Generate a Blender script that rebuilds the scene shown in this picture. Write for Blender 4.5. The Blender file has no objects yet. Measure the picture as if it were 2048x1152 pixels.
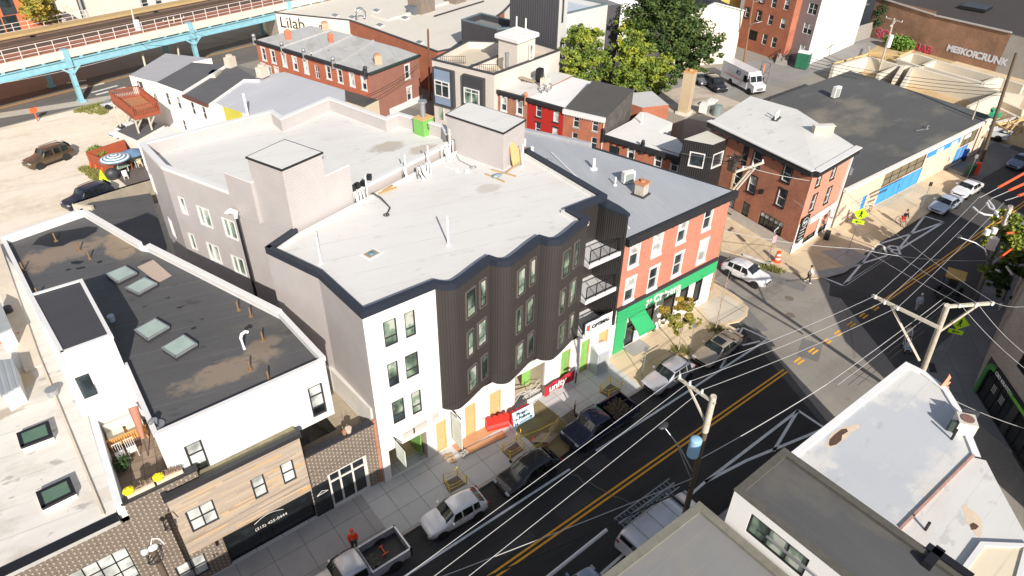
import bpy,bmesh,math,random
from mathutils import Vector,Matrix
R=math.radians
random.seed(7)
C=bpy.context.scene.collection
S=bpy.context.scene
# ------------------------------------------------------------------ camera, sky, sun, exposure
CAMH=35.0;FPX=1364.0;CX,CY=1024.0,576.0
_d=Vector((-39.,1904.,FPX));ZR=-_d.normalized()
_v=Vector((2113.,-934.,FPX));_v -= ZR*_v.dot(ZR);XR=_v.normalized()
YR=ZR.cross(XR)
cam=bpy.data.cameras.new('camera');co=bpy.data.objects.new('camera',cam);C.objects.link(co)
rt=Vector((XR[0],YR[0],ZR[0]));up=-Vector((XR[1],YR[1],ZR[1]));fw=Vector((XR[2],YR[2],ZR[2]))
M=Matrix((rt,up,-fw)).transposed().to_4x4();M.translation=Vector((0,0,CAMH));co.matrix_world=M
cam.sensor_width=36;cam.lens=FPX/2048*36;cam.clip_start=.5;cam.clip_end=1500
S.camera=co
S.view_settings.view_transform='Standard';S.view_settings.look='None'
S.view_settings.exposure=0.42;S.view_settings.gamma=1
SUN_AZ,SUN_EL=249.0,29.5
w=bpy.data.worlds.new('World');S.world=w;w.use_nodes=True
nt=w.node_tree;bg=nt.nodes['Background'];sk=nt.nodes.new('ShaderNodeTexSky');sk.sky_type='NISHITA'
sk.sun_disc=False;sk.sun_elevation=R(SUN_EL);sk.sun_rotation=R(90-SUN_AZ)
hs=nt.nodes.new('ShaderNodeHueSaturation');hs.inputs['Saturation'].default_value=.62;nt.links.new(sk.outputs[0],hs.inputs['Color']);nt.links.new(hs.outputs[0],bg.inputs[0]);bg.inputs[1].default_value=0.10
sl=bpy.data.lights.new('sun','SUN');sl.energy=5.0;sl.angle=R(.53);sl.color=(1,.93,.84)
so=bpy.data.objects.new('sun',sl);C.objects.link(so)
sd=Vector((math.cos(R(SUN_AZ))*math.cos(R(SUN_EL)),math.sin(R(SUN_AZ))*math.cos(R(SUN_EL)),math.sin(R(SUN_EL))))
so.rotation_euler=sd.to_track_quat('Z','Y').to_euler();so.location=sd*100
# ------------------------------------------------------------------ measuring helpers (photo point + real height -> world)
def ray(u,v):
    r=Vector((u-CX,v-CY,FPX));return Vector((r.dot(XR),r.dot(YR),r.dot(ZR)))
def P(u,v,z=0.0):
    r=ray(u,v);t=(z-CAMH)/r[2];return (r[0]*t,r[1]*t)
def P3(u,v,z=0.0): x,y=P(u,v,z);return Vector((x,y,z))
def V(u,v,A,B):
    """photo point on the vertical plane A-B -> (distance along from A, z)"""
    r=ray(u,v);d=Vector((B[0]-A[0],B[1]-A[1]));n=Vector((-d[1],d[0]))
    t=(A[0]*n[0]+A[1]*n[1])/(r[0]*n[0]+r[1]*n[1]);q=Vector((r[0]*t,r[1]*t))
    return (q-Vector(A[:2])).dot(d.normalized()),r[2]*t+CAMH
def c(r,cc,a,b,k=2.954): return ((0,500,1000,1500)[cc]+a/k,(0,380,762)[r]+b/k)
def q(x0,y0,a,b,s=4.8): return (x0+a/s,y0+b/s)
# ------------------------------------------------------------------ objects
def thing(name,label,cat,loc=(0,0,0),rz=0,group=None,kind=None):
    o=bpy.data.objects.new(name,None);C.objects.link(o);o.location=loc;o.rotation_euler=(0,0,rz)
    o.empty_display_size=.3
    if kind: o['kind']=kind
    else: o['label']=label;o['category']=cat
    if label: o['label']=label
    if group: o['group']=group
    return o
class MB:
    def __init__(s): s.v=[];s.f=[];s.uv=[];s.m=[];s.sm=[]
    def face(s,pts,m=0,uv=None,smooth=False):
        i=len(s.v);s.v+=[tuple(p) for p in pts];s.f.append(tuple(range(i,i+len(pts))))
        s.uv.append(uv or [(p[0]+p[1]*.01,p[2]) for p in pts]);s.m.append(m);s.sm.append(smooth)
    def grid(s,rows,m=0,closed=False,smooth=True,mf=None):
        i0=len(s.v);n=len(rows[0])
        for r in rows: s.v+=[tuple(p) for p in r]
        for a in range(len(rows)-1):
            for b in range(n if closed else n-1):
                b2=(b+1) % n
                s.f.append((i0+a*n+b,i0+a*n+b2,i0+(a+1)*n+b2,i0+(a+1)*n+b));s.uv.append([(0,0)]*4)
                s.m.append(mf(a,b) if mf else m);s.sm.append(smooth)
    def box(s,c0,size,rz=0,m=0,bottom=True):
        x,y,z=c0;a,b,h=size[0]/2,size[1]/2,size[2];cs,sn=math.cos(rz),math.sin(rz)
        def p(i,j,k): return (x+i*a*cs-j*b*sn,y+i*a*sn+j*b*cs,z+k*h)
        for q_ in (((-1,-1),(1,-1)),((1,-1),(1,1)),((1,1),(-1,1)),((-1,1),(-1,-1))):
            (i,j),(k,l)=q_;L=size[0] if j == l else size[1]
            s.face([p(i,j,0),p(k,l,0),p(k,l,1),p(i,j,1)],m,[(0,z),(L,z),(L,z+h),(0,z+h)])
        s.face([p(-1,-1,1),p(1,-1,1),p(1,1,1),p(-1,1,1)],m,[(0,0),(size[0],0),(size[0],size[1]),(0,size[1])])
        if bottom: s.face([p(-1,1,0),p(1,1,0),p(1,-1,0),p(-1,-1,0)],m)
    def prism(s,poly,z0,z1,m=0,mt=None):
        if area(poly) < 0: poly=poly[::-1]
        n=len(poly);L=0
        for i in range(n):
            a,b=poly[i],poly[(i+1) % n];d=math.dist(a[:2],b[:2])
            s.face([(a[0],a[1],z0),(b[0],b[1],z0),(b[0],b[1],z1),(a[0],a[1],z1)],m,[(L,z0),(L+d,z0),(L+d,z1),(L,z1)]);L+=d
        s.face([(p[0],p[1],z1) for p in poly],m if mt is None else mt,[(p[0],p[1]) for p in poly])
        s.face([(p[0],p[1],z0) for p in poly[::-1]],m,[(p[0],p[1]) for p in poly[::-1]])
    def tube(s,p0,p1,r0,r1=None,n=8,m=0,caps=True):
        r1=r0 if r1 is None else r1;p0,p1=Vector(p0),Vector(p1);d=(p1-p0).normalized()
        a=d.orthogonal().normalized();b=d.cross(a)
        R0=[p0+(a*math.cos(t)+b*math.sin(t))*r0 for t in [2*math.pi*i/n for i in range(n)]]
        R1=[p1+(a*math.cos(t)+b*math.sin(t))*r1 for t in [2*math.pi*i/n for i in range(n)]]
        s.grid([R0,R1],m,True)
        if caps: s.face(R1,m);s.face(R0[::-1],m)
    def path(s,pts,r,n=6,m=0):
        pts=[Vector(p) for p in pts];rows=[]
        for i,p in enumerate(pts):
            d=(pts[min(i+1,len(pts)-1)]-pts[max(i-1,0)]).normalized()
            a=d.cross(Vector((0,0,1)));a=(a if a.length > .01 else Vector((1,0,0))).normalized();b=d.cross(a)
            rr=r[i] if isinstance(r,(list,tuple)) else r
            rows.append([p+(a*math.cos(t)+b*math.sin(t))*rr for t in [2*math.pi*k/n for k in range(n)]])
        s.grid(rows,m,True);s.face(rows[-1],m);s.face(rows[0][::-1],m)
    def sphere(s,c0,r,n=10,m=0,sc=(1,1,1)):
        rows=[]
        for i in range(n//2+1):
            t=math.pi*i/(n//2)
            rows.append([(c0[0]+r*sc[0]*math.sin(t)*math.cos(2*math.pi*k/n),c0[1]+r*sc[1]*math.sin(t)*math.sin(2*math.pi*k/n),c0[2]+r*sc[2]*math.cos(t)) for k in range(n)])
        s.grid(rows,m,True)
    def bar(s,p0,p1,w,h,m=0):
        """rectangular bar between two points"""
        p0,p1=Vector(p0),Vector(p1);d=(p1-p0).normalized();a=d.cross(Vector((0,0,1)))
        a=(a if a.length > .01 else Vector((1,0,0))).normalized()*w/2;b=a.cross(d).normalized()*h/2
        r0=[p0-a-b,p0+a-b,p0+a+b,p0-a+b];r1=[x+(p1-p0) for x in r0]
        for i in range(4): s.face([r0[i],r0[(i+1) % 4],r1[(i+1) % 4],r1[i]][::-1],m)
        s.face(r0,m);s.face(r1[::-1],m)
def area(p): return .5*sum(p[i][0]*p[(i+1) % len(p)][1]-p[(i+1) % len(p)][0]*p[i][1] for i in range(len(p)))
def obj(name,mb,mats,parent=None,label=None,cat=None,group=None,kind=None,weld=False,bevel=0,sub=0,fixn=False):
    me=bpy.data.meshes.new(name);me.from_pydata(mb.v,[],mb.f)
    if not isinstance(mats,(list,tuple)): mats=[mats]
    for m in mats: me.materials.append(m)
    me.polygons.foreach_set('material_index',mb.m);me.polygons.foreach_set('use_smooth',mb.sm)
    ul=me.uv_layers.new(name='UVMap');flat=[x for f in mb.uv for p in f for x in p[:2]];ul.data.foreach_set('uv',flat)
    if weld or fixn:
        bm=bmesh.new();bm.from_mesh(me)
        if weld: bmesh.ops.remove_doubles(bm,verts=bm.verts,dist=.0005)
        if fixn: bmesh.ops.recalc_face_normals(bm,faces=bm.faces)
        bm.to_mesh(me);bm.free()
    me.update()
    o=bpy.data.objects.new(name,me);C.objects.link(o)
    if parent:
        o.parent=parent
        if not parent.get('local'): o.matrix_parent_inverse=base_mat(parent).inverted()
    if label: o['label']=label
    if cat: o['category']=cat
    if group: o['group']=group
    if kind: o['kind']=kind
    if bevel:
        b=o.modifiers.new('bevel','BEVEL');b.width=bevel;b.segments=2;b.limit_method='ANGLE'
    if sub:
        b=o.modifiers.new('sub','SUBSURF');b.levels=sub;b.render_levels=sub
    return o
def base_mat(p):
    m=Matrix.Translation(p.location) @ Matrix.Rotation(p.rotation_euler[2],4,'Z')
    if p.parent: m=base_mat(p.parent) @ (p.matrix_parent_inverse @ m)
    return m
def ctr(poly,z=0): return (sum(p[0] for p in poly)/len(poly),sum(p[1] for p in poly)/len(poly),z)
def copy_tree(o,parent=None):
    n=o.copy();C.objects.link(n)
    if parent: n.parent=parent
    for ch in o.children: copy_tree(ch,n)
    return n
def inset(poly,t):
    if area(poly) < 0: poly=poly[::-1]
    out=[];n=len(poly)
    for i in range(n):
        a,b,d=Vector(poly[i-1][:2]),Vector(poly[i][:2]),Vector(poly[(i+1) % n][:2])
        e1=(b-a).normalized();e2=(d-b).normalized();n1=Vector((-e1[1],e1[0]));n2=Vector((-e2[1],e2[0]))
        h=(n1+n2);h.normalize();k=max(h.dot(n1),.35);out.append(tuple(b+h*(t/k)))
    return out
# ------------------------------------------------------------------ materials
MC={}
class N:
    def __init__(s,name):
        s.mat=bpy.data.materials.new(name);s.mat.use_nodes=True;s.t=s.mat.node_tree;s.b=s.t.nodes['Principled BSDF']
    def n(s,ty,**kw):
        x=s.t.nodes.new(ty)
        for k_,v_ in kw.items():
            if k_.startswith('i_'): x.inputs[k_[2:].replace('_',' ')].default_value=v_
            else: setattr(x,k_,v_)
        return x
    def l(s,a,b): s.t.links.new(a,b)
    def noise(s,scale,detail=3,rough=.55,vec=None,dist=0):
        x=s.n('ShaderNodeTexNoise');x.inputs['Scale'].default_value=scale;x.inputs['Detail'].default_value=detail
        x.inputs['Roughness'].default_value=rough;x.inputs['Distortion'].default_value=dist
        if vec is not None: s.l(vec,x.inputs['Vector'])
        return x.outputs['Fac']
    def obj(s): return s.n('ShaderNodeTexCoord').outputs['Object']
    def uv(s): return s.n('ShaderNodeTexCoord').outputs['UV']
    def map(s,vec,sc=(1,1,1),rot=(0,0,0),loc=(0,0,0)):
        x=s.n('ShaderNodeMapping');x.inputs['Scale'].default_value=sc;x.inputs['Rotation'].default_value=rot;x.inputs['Location'].default_value=loc
        s.l(vec,x.inputs['Vector']);return x.outputs[0]
    def ramp(s,fac,stops):
        x=s.n('ShaderNodeValToRGB');e=x.color_ramp.elements
        e[0].position,e[0].color=stops[0][0],col(stops[0][1]);e[1].position,e[1].color=stops[-1][0],col(stops[-1][1])
        for p,cc in stops[1:-1]: y=e.new(p);y.color=col(cc)
        s.l(fac,x.inputs[0]);return x.outputs[0]
    def mix(s,fac,a,b,mode='MIX'):
        x=s.n('ShaderNodeMix',data_type='RGBA',blend_type=mode)
        for k_,v_ in ((0,fac),(6,a),(7,b)):
            if hasattr(v_,'is_output'): s.l(v_,x.inputs[k_])
            elif isinstance(v_,(int,float)): x.inputs[k_].default_value=v_
            else: x.inputs[k_].default_value=col(v_)
        return x.outputs[2]
    def m(s,op,a,b=0.0,cc=None):
        x=s.n('ShaderNodeMath',operation=op)
        for k_,v_ in ((0,a),(1,b),(2,cc)):
            if v_ is None: continue
            if hasattr(v_,'is_output'): s.l(v_,x.inputs[k_])
            else: x.inputs[k_].default_value=v_
        return x.outputs[0]
    def sep(s,vec): x=s.n('ShaderNodeSeparateXYZ');s.l(vec,x.inputs[0]);return x.outputs
    def bump(s,h,st=.3,dist=.02):
        x=s.n('ShaderNodeBump');x.inputs['Strength'].default_value=st;x.inputs['Distance'].default_value=dist
        s.l(h,x.inputs['Height']);s.l(x.outputs[0],s.b.inputs['Normal'])
    def base(s,v_):
        if hasattr(v_,'is_output'): s.l(v_,s.b.inputs['Base Color'])
        else: s.b.inputs['Base Color'].default_value=col(v_)
    def set(s,**kw):
        for k_,v_ in kw.items(): s.b.inputs[k_.replace('_',' ')].default_value=v_
        return s.mat
    def lines(s,u,pitch,wid):  # 1 on a line of relative width wid
        f=s.m('FRACT',s.m('DIVIDE',u,pitch));return s.m('LESS_THAN',f,wid)
def col(x): return (x,x,x,1) if isinstance(x,(int,float)) else (tuple(x)+(1,))[:4]
def sc3(cc,k_): return tuple(min(1,x*k_) for x in cc)
def plain(name,cc,rough=.65,var=.12,scale=1.5,metal=0,bump=0,fine=30,spec=.5):
    if name in MC: return MC[name]
    if isinstance(cc,(int,float)): cc=(cc,cc,cc)
    a=N(name);o=a.obj()
    f=a.m('ADD',a.m('MULTIPLY',a.noise(scale,4,.6,o),.6),a.m('MULTIPLY',a.noise(fine,2,.5,o),.4))
    a.base(a.ramp(f,[(.3,sc3(cc,1-var)),(.7,sc3(cc,1+var))]))
    if bump: a.bump(a.noise(fine,3,.6,o),bump)
    MC[name]=a.set(Roughness=rough,Metallic=metal);a.b.inputs['Specular IOR Level'].default_value=spec
    return MC[name]
def brick(name,c1,c2,mortar,pitch=(.21,.075),paint=0,var=.3):
    var=var*1.3
    if name in MC: return MC[name]
    a=N(name);uv=a.uv();x=a.n('ShaderNodeTexBrick');a.l(uv,x.inputs['Vector'])
    x.inputs['Color1'].default_value=col(c1);x.inputs['Color2'].default_value=col(c2);x.inputs['Mortar'].default_value=col(mortar)
    x.inputs['Scale'].default_value=1;x.inputs['Brick Width'].default_value=pitch[0];x.inputs['Row Height'].default_value=pitch[1]
    x.inputs['Mortar Size'].default_value=.011;x.inputs['Bias'].default_value=0;x.inputs['Mortar Smooth'].default_value=.2
    o=a.obj();n1=a.noise(.5,5,.65,o);n2=a.noise(5,3,.6,o)
    cc=a.mix(1,x.outputs['Color'],a.ramp(a.m('ADD',a.m('MULTIPLY',n1,.6),a.m('MULTIPLY',n2,.4)),[(.3,1-var),(.7,1+var*.5)]),'MULTIPLY')
    a.base(cc);a.bump(x.outputs['Fac'],-.4,.01);MC[name]=a.set(Roughness=.85);return MC[name]
def siding(name,cc,pitch=.15,vert=False,depth=.7,var=.05,line=.12,dark=.6,rough=.5,metal=0):
    if name in MC: return MC[name]
    if isinstance(cc,(int,float)): cc=(cc,cc,cc)
    a=N(name);s_=a.sep(a.uv());u=s_[0 if vert else 1];f=a.m('FRACT',a.m('DIVIDE',u,pitch))
    ln=a.m('LESS_THAN',f,line);nz=a.ramp(a.noise(.8,4,.6,a.obj()),[(.3,sc3(cc,1-var)),(.7,sc3(cc,1+var))])
    a.base(a.mix(ln,nz,sc3(cc,dark)));a.bump(a.m('PINGPONG',f,.5) if vert else f,depth,pitch*.25)
    MC[name]=a.set(Roughness=rough,Metallic=metal);return MC[name]
def flatroof(name,cc,stain=None,amt=.5,seam=1.0,rot=0,rough=.75,var=.1,seamc=.8,puddle=None,scale=.35,blobs=(),spots=0):
    """membrane roof: sheet seams, broad weathering, sharper stains"""
    if name in MC: return MC[name]
    if isinstance(cc,(int,float)): cc=(cc,cc,cc)
    a=N(name);o=a.obj();mo=a.map(o,rot=(0,0,rot));s_=a.sep(mo)
    big=a.noise(scale,5,.62,a.map(mo,sc=(.5,1.3,1)));fine=a.noise(9,4,.7,o);st=a.noise(1.6,6,.7,a.map(mo,sc=(.25,2.2,1)))
    k_=a.ramp(a.m('ADD',a.m('MULTIPLY',big,.5),a.m('ADD',a.m('MULTIPLY',fine,.2),a.m('MULTIPLY',st,.3))),[(.32,sc3(cc,1-var)),(.68,sc3(cc,1+var))])
    if stain is not None:
        k_=a.mix(a.ramp(a.noise(scale*.8,6,.6,a.map(mo,loc=(7,3,0),sc=(.7,1.2,1))),[(.60-amt*.15,0),(.74,amt*1.2)]),k_,stain)
    if puddle is not None:
        k_=a.mix(a.ramp(a.noise(.5,3,.4,a.map(mo,loc=(31,13,0))),[(.66,0),(.68,1)]),k_,puddle)
    for bx_,by_,rx_,ry_,bc_ in blobs:   # weathering marks at fixed places on the roof
        w_=a.sep(o);e_=a.m('ADD',a.m('POWER',a.m('DIVIDE',a.m('SUBTRACT',w_[0],bx_),rx_),2.0),a.m('POWER',a.m('DIVIDE',a.m('SUBTRACT',w_[1],by_),ry_),2.0))
        e_=a.m('ADD',e_,a.m('MULTIPLY',a.m('SUBTRACT',a.noise(.9,5,.65,o),.5),2.6));k_=a.mix(a.ramp(e_,[(.45,.85),(1.0,0)]),k_,bc_)
    if spots:
        k_=a.mix(a.ramp(a.noise(1.3,4,.55,a.map(mo,loc=(3,5,0),sc=(.5,1.1,1))),[(.63,0),(.68,spots)]),k_,sc3(cc,.45));k_=a.mix(a.ramp(a.noise(6,3,.6,a.map(o,loc=(5,1,0))),[(.70,0),(.73,spots)]),k_,sc3(cc,.35))
    ln=a.lines(s_[1],seam,.03)
    k_=a.mix(a.m('MULTIPLY',ln,a.ramp(a.noise(.7,3,.6,o),[(.35,.1),(.65,.9)])),k_,sc3(cc,seamc))
    a.base(k_);a.bump(a.m('ADD',fine,a.m('MULTIPLY',ln,.3)),.12,.02);MC[name]=a.set(Roughness=rough);return MC[name]
def glass(name='window_glass',cc=(.03,.04,.045),rough=.08):
    if name in MC: return MC[name]
    a=N(name);o=a.obj();a.base(a.ramp(a.noise(.9,2,.5,o),[(.4,sc3(cc,.6)),(.6,sc3(cc,1.5))]));a.bump(a.noise(1.3,2,.5,o),.05,.05)
    MC[name]=a.set(Roughness=rough,IOR=1.5);a.b.inputs['Specular IOR Level'].default_value=.8;return MC[name]
def painted_refl_glass(name,st,rough=.1,sc_=1.1):  # pale noise bands in the colour stand in for reflections and curtains
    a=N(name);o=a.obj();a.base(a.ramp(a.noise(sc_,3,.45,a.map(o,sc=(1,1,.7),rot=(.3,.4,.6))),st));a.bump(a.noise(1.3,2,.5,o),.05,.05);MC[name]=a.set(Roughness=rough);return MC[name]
GL=glass();GLG=painted_refl_glass('green_glass_painted_refl',[(.38,(.05,.07,.06)),(.46,(.14,.20,.15)),(.53,(.20,.27,.20)),(.58,(.42,.44,.38))]);GLB=glass('blind_behind_glass',(.42,.44,.42),.25)
GLD=glass('shop_glass',(.012,.015,.017),.05);CARGL=glass('car_glass',(.015,.02,.02),.04)
WHT=plain('white_paint',(.66,.65,.64),.5,.03);BLK=plain('black_metal',(.012,.012,.014),.4,.2)
DGR=plain('dark_grey_trim',(.035,.037,.042),.5,.15);GREYM=plain('galvanised_metal',(.38,.39,.40),.4,.15,metal=.6)
PVC=plain('white_plastic_pipe',(.75,.75,.74),.45,.04);WOOD=plain('bare_timber',(.45,.29,.14),.8,.2,3)
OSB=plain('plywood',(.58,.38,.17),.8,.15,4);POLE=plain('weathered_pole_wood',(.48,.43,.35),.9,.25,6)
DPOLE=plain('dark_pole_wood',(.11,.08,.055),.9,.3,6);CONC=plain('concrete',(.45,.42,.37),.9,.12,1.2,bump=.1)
TERRA=plain('terracotta',(.45,.20,.10),.8,.2);RUST=plain('rusty_iron',(.20,.12,.06),.8,.35,12)
TIRE=plain('tyre_rubber',(.015,.015,.016),.85,.2);RIM=plain('alloy_rim',(.35,.35,.36),.3,.2,metal=.7)
ORG=plain('safety_orange',(.95,.11,.03),.6,.08);REDP=plain('red_plastic',(.62,.03,.02),.5,.15);YEL=plain('caution_yellow',(.75,.55,.05),.6,.2)
LIME=plain('fluorescent_sign_yellow',(.55,.85,.02),.5,.05)
# ------------------------------------------------------------------ walls, windows, roofs
def wall_mesh(mb,A,B,z0,z1,holes=(),m=0,rev=.14,sgn=1,rm=None,u0=0):
    A,B=Vector(A[:2]),Vector(B[:2]);L=(B-A).length
    if L < .01: return
    d=(B-A)/L;n=Vector((d[1],-d[0]))*sgn
    hs=[(max(.02,s-w_/2),max(z0+.01,z),min(L-.02,s+w_/2),min(z1-.01,z+h)) for s,z,w_,h in holes]
    hs=[h for h in hs if h[2] > h[0]+.05 and h[3] > h[1]+.05]
    xs=sorted({0,L,*[h[0] for h in hs],*[h[2] for h in hs]});zs=sorted({z0,z1,*[h[1] for h in hs],*[h[3] for h in hs]})
    def p(s,z,o=0): v_=A+d*s-n*o;return (v_[0],v_[1],z)
    for i in range(len(xs)-1):
        for j in range(len(zs)-1):
            cx,cz=(xs[i]+xs[i+1])/2,(zs[j]+zs[j+1])/2
            if any(h[0] < cx < h[2] and h[1] < cz < h[3] for h in hs): continue
            f=[p(xs[i],zs[j]),p(xs[i+1],zs[j]),p(xs[i+1],zs[j+1]),p(xs[i],zs[j+1])]
            mb.face(f if sgn > 0 else f[::-1],m,[(u0+xs[i],zs[j]),(u0+xs[i+1],zs[j]),(u0+xs[i+1],zs[j+1]),(u0+xs[i],zs[j+1])][::1 if sgn > 0 else -1])
    for a,b,c_,e in hs:
        for f in ([p(a,b),p(a,b,rev),p(a,e,rev),p(a,e)],[p(c_,b,rev),p(c_,b),p(c_,e),p(c_,e,rev)],
                  [p(a,b,rev),p(a,b),p(c_,b),p(c_,b,rev)],[p(a,e),p(a,e,rev),p(c_,e,rev),p(c_,e)]):
            mb.face(f,m if rm is None else rm,[(x[0]+x[1],x[2]) for x in f])
STY={}
def win(parent,A,B,s,z,w_,h,st='sash',sgn=1,rev=.14):
    A,B=Vector(A[:2]),Vector(B[:2]);d=(B-A).normalized();n=Vector((d[1],-d[0]))*sgn
    def bx(mb,s0,s1,z0,z1,o0,o1,m=0):
        q_=[A+d*s0+n*o0,A+d*s1+n*o0,A+d*s1+n*o1,A+d*s0+n*o1]
        mb.prism([(p[0],p[1]) for p in q_],z0,z1,m)
    y=STY[st];fm=y.get('fm',WHT);t=y.get('t',.06);mb=MB();s0,s1,z1=s-w_/2,s+w_/2,z+h;o0,o1=-rev-.02,y.get('o',-.04)
    bx(mb,s0+.004,s0+t,z+.004,z1-.004,o0,o1);bx(mb,s1-t,s1-.004,z+.004,z1-.004,o0,o1);bx(mb,s0+t,s1-t,z+.004,z+t,o0,o1);bx(mb,s0+t,s1-t,z1-t,z1-.004,o0,o1)
    hz=y.get('hz',[.5]);vt=y.get('vt',[])
    for k_ in hz: bx(mb,s0+t,s1-t,z+h*k_-t*.4,z+h*k_+t*.4,o0,o1-.015)
    for k_ in vt: bx(mb,s0+w_*k_-t*.4,s0+w_*k_+t*.4,z+t,z1-t,o0,o1-.02)
    f=obj('window',mb,fm,parent)
    g=MB();go=-rev+.03;q_=[A+d*(s0+t*.6)+n*go,A+d*(s1-t*.6)+n*go]
    def gp(k0,k1,m):
        pts=[(q_[0][0],q_[0][1],z+h*k0),(q_[1][0],q_[1][1],z+h*k0),(q_[1][0],q_[1][1],z+h*k1),(q_[0][0],q_[0][1],z+h*k1)]
        g.face(pts if sgn > 0 else pts[::-1],m)
    gm=y.get('gm',[GL,GLB]);sp=hz[0] if hz else .5
    r_=random.random();bl=y.get('blind',.45)
    gp(.02,sp,1 if r_ < bl*.4 else 0);gp(sp,.98,1 if r_ < bl else 0)
    obj('pane',g,gm,f)
    if y.get('lintel'):
        lm,lh,ex=y['lintel'];mb=MB();bx(mb,s0-ex,s1+ex,z1-.01,z1+lh,-.02,.05);obj('lintel',mb,lm,f)
    if y.get('sill'):
        lm,lh,ex=y['sill'];mb=MB();bx(mb,s0-ex,s1+ex,z-lh,z+.01,-.05,.09);obj('sill',mb,lm,f)
    if y.get('jamb'):
        lm,ex=y['jamb'];mb=MB();bx(mb,s0-ex,s0+.005,z,z1,-.02,.03);bx(mb,s1-.005,s1+ex,z,z1,-.02,.03);obj('casing',mb,lm,f)
    return f
def bld(parent,poly,z0,z1,wm,rm,zr=None,pt=.25,cap=None,caph=.06,em=None,wins=None,capo=.04,skip=(),roofname='roof',rev=.14):
    """walls with real openings, roof sheet, parapet and cap. wins={edge:[(u,v,w,h,style)]} centres measured from the photo, or ('s',s,z,w,h,style)"""
    sg=1 if area(poly) > 0 else -1;n=len(poly);em=em or {};wins=wins or {}
    mats=[wm];mb=MB();zr=z1 if zr is None else zr;todo=[];u0=0
    for i in range(n):
        A,B=poly[i],poly[(i+1) % n];L=math.dist(A[:2],B[:2])
        hs=[]
        for w_ in wins.get(i,()):
            if w_[0] == 's': s,z,ww,hh,st=w_[1:6]
            else:
                s,zc=V(w_[0],w_[1],A,B);ww,hh,st=w_[2:5];z=zc-hh/2
            hs.append((s,z,ww,hh));todo.append((A,B,s,z,ww,hh,st))
        if i in skip: continue
        m_=em.get(i,wm)
        if m_ not in mats: mats.append(m_)
        wall_mesh(mb,A,B,z0,z1,hs,mats.index(m_),rev,sg,None,u0);u0+=L
    obj('wall',mb,mats,parent)
    for A,B,s,z,ww,hh,st in todo: win(parent,A,B,s,z,ww,hh,st,sg,rev)
    if zr < z1-.01:
        ip=inset(poly,pt);op=inset(poly,-capo) if capo else (poly if sg > 0 else poly[::-1]);mb=MB()
        op0=poly if sg > 0 else poly[::-1]
        for i in range(len(ip)):
            a,b=ip[i],ip[(i+1) % len(ip)]
            mb.face([(b[0],b[1],zr),(a[0],a[1],zr),(a[0],a[1],z1),(b[0],b[1],z1)],0,[(0,zr),(math.dist(a,b),zr),(math.dist(a,b),z1),(0,z1)])
        obj('parapet',mb,em.get('par',wm),parent)
        mb=MB();ii=inset(poly,pt+capo)
        for i in range(len(op)):
            j=(i+1) % len(op);a,b,e,f=op[i],op[j],ii[j],ii[i]
            mb.face([(a[0],a[1],z1+caph),(b[0],b[1],z1+caph),(e[0],e[1],z1+caph),(f[0],f[1],z1+caph)])
            mb.face([(a[0],a[1],z1-caph),(b[0],b[1],z1-caph),(b[0],b[1],z1+caph),(a[0],a[1],z1+caph)])
            mb.face([(e[0],e[1],z1-.02),(f[0],f[1],z1-.02),(f[0],f[1],z1+caph),(e[0],e[1],z1+caph)])
        obj('parapet_cap',mb,cap or WHT,parent)
        rp=ip
    else:
        rp=poly if sg > 0 else poly[::-1]
    mb=MB();mb.face([(p[0],p[1],zr) for p in rp],0,[(p[0],p[1]) for p in rp]);obj(roofname,mb,rm,parent)
def band(parent,name,A,B,z,h,d,m,s0=0,s1=None,o=-.02,ends=0):
    A,B=Vector(A[:2]),Vector(B[:2]);L=(B-A).length;dd=(B-A)/L;n=Vector((dd[1],-dd[0]));s1=L if s1 is None else s1
    mb=MB();q_=[A+dd*(s0-ends)+n*o,A+dd*(s1+ends)+n*o,A+dd*(s1+ends)+n*d,A+dd*(s0-ends)+n*d]
    mb.prism([(p[0],p[1]) for p in q_],z,z+h);return obj(name,mb,m,parent)
def text(name,txt,m,parent,org,ux,uz,size,ext=.03,label=None,cat=None,align='LEFT',bold=0):
    cu=bpy.data.curves.new(name,'FONT');cu.body=txt;cu.size=size;cu.extrude=ext;cu.align_x=align;cu.offset=bold
    t=bpy.data.objects.new(name,cu);C.objects.link(t);dg=bpy.context.evaluated_depsgraph_get();me=bpy.data.meshes.new_from_object(t.evaluated_get(dg))
    bpy.data.objects.remove(t);ux,uz=Vector(ux).normalized(),Vector(uz).normalized()
    Mx=Matrix((ux,uz,ux.cross(uz))).transposed().to_4x4();Mx.translation=Vector(org);me.transform(Mx)
    me.materials.clear();me.materials.append(m);o=bpy.data.objects.new(name,me);C.objects.link(o)
    if parent:
        o.parent=parent
        if not parent.get('local'): o.matrix_parent_inverse=base_mat(parent).inverted()
    if label: o['label']=label;o['category']=cat
    return o
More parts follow.
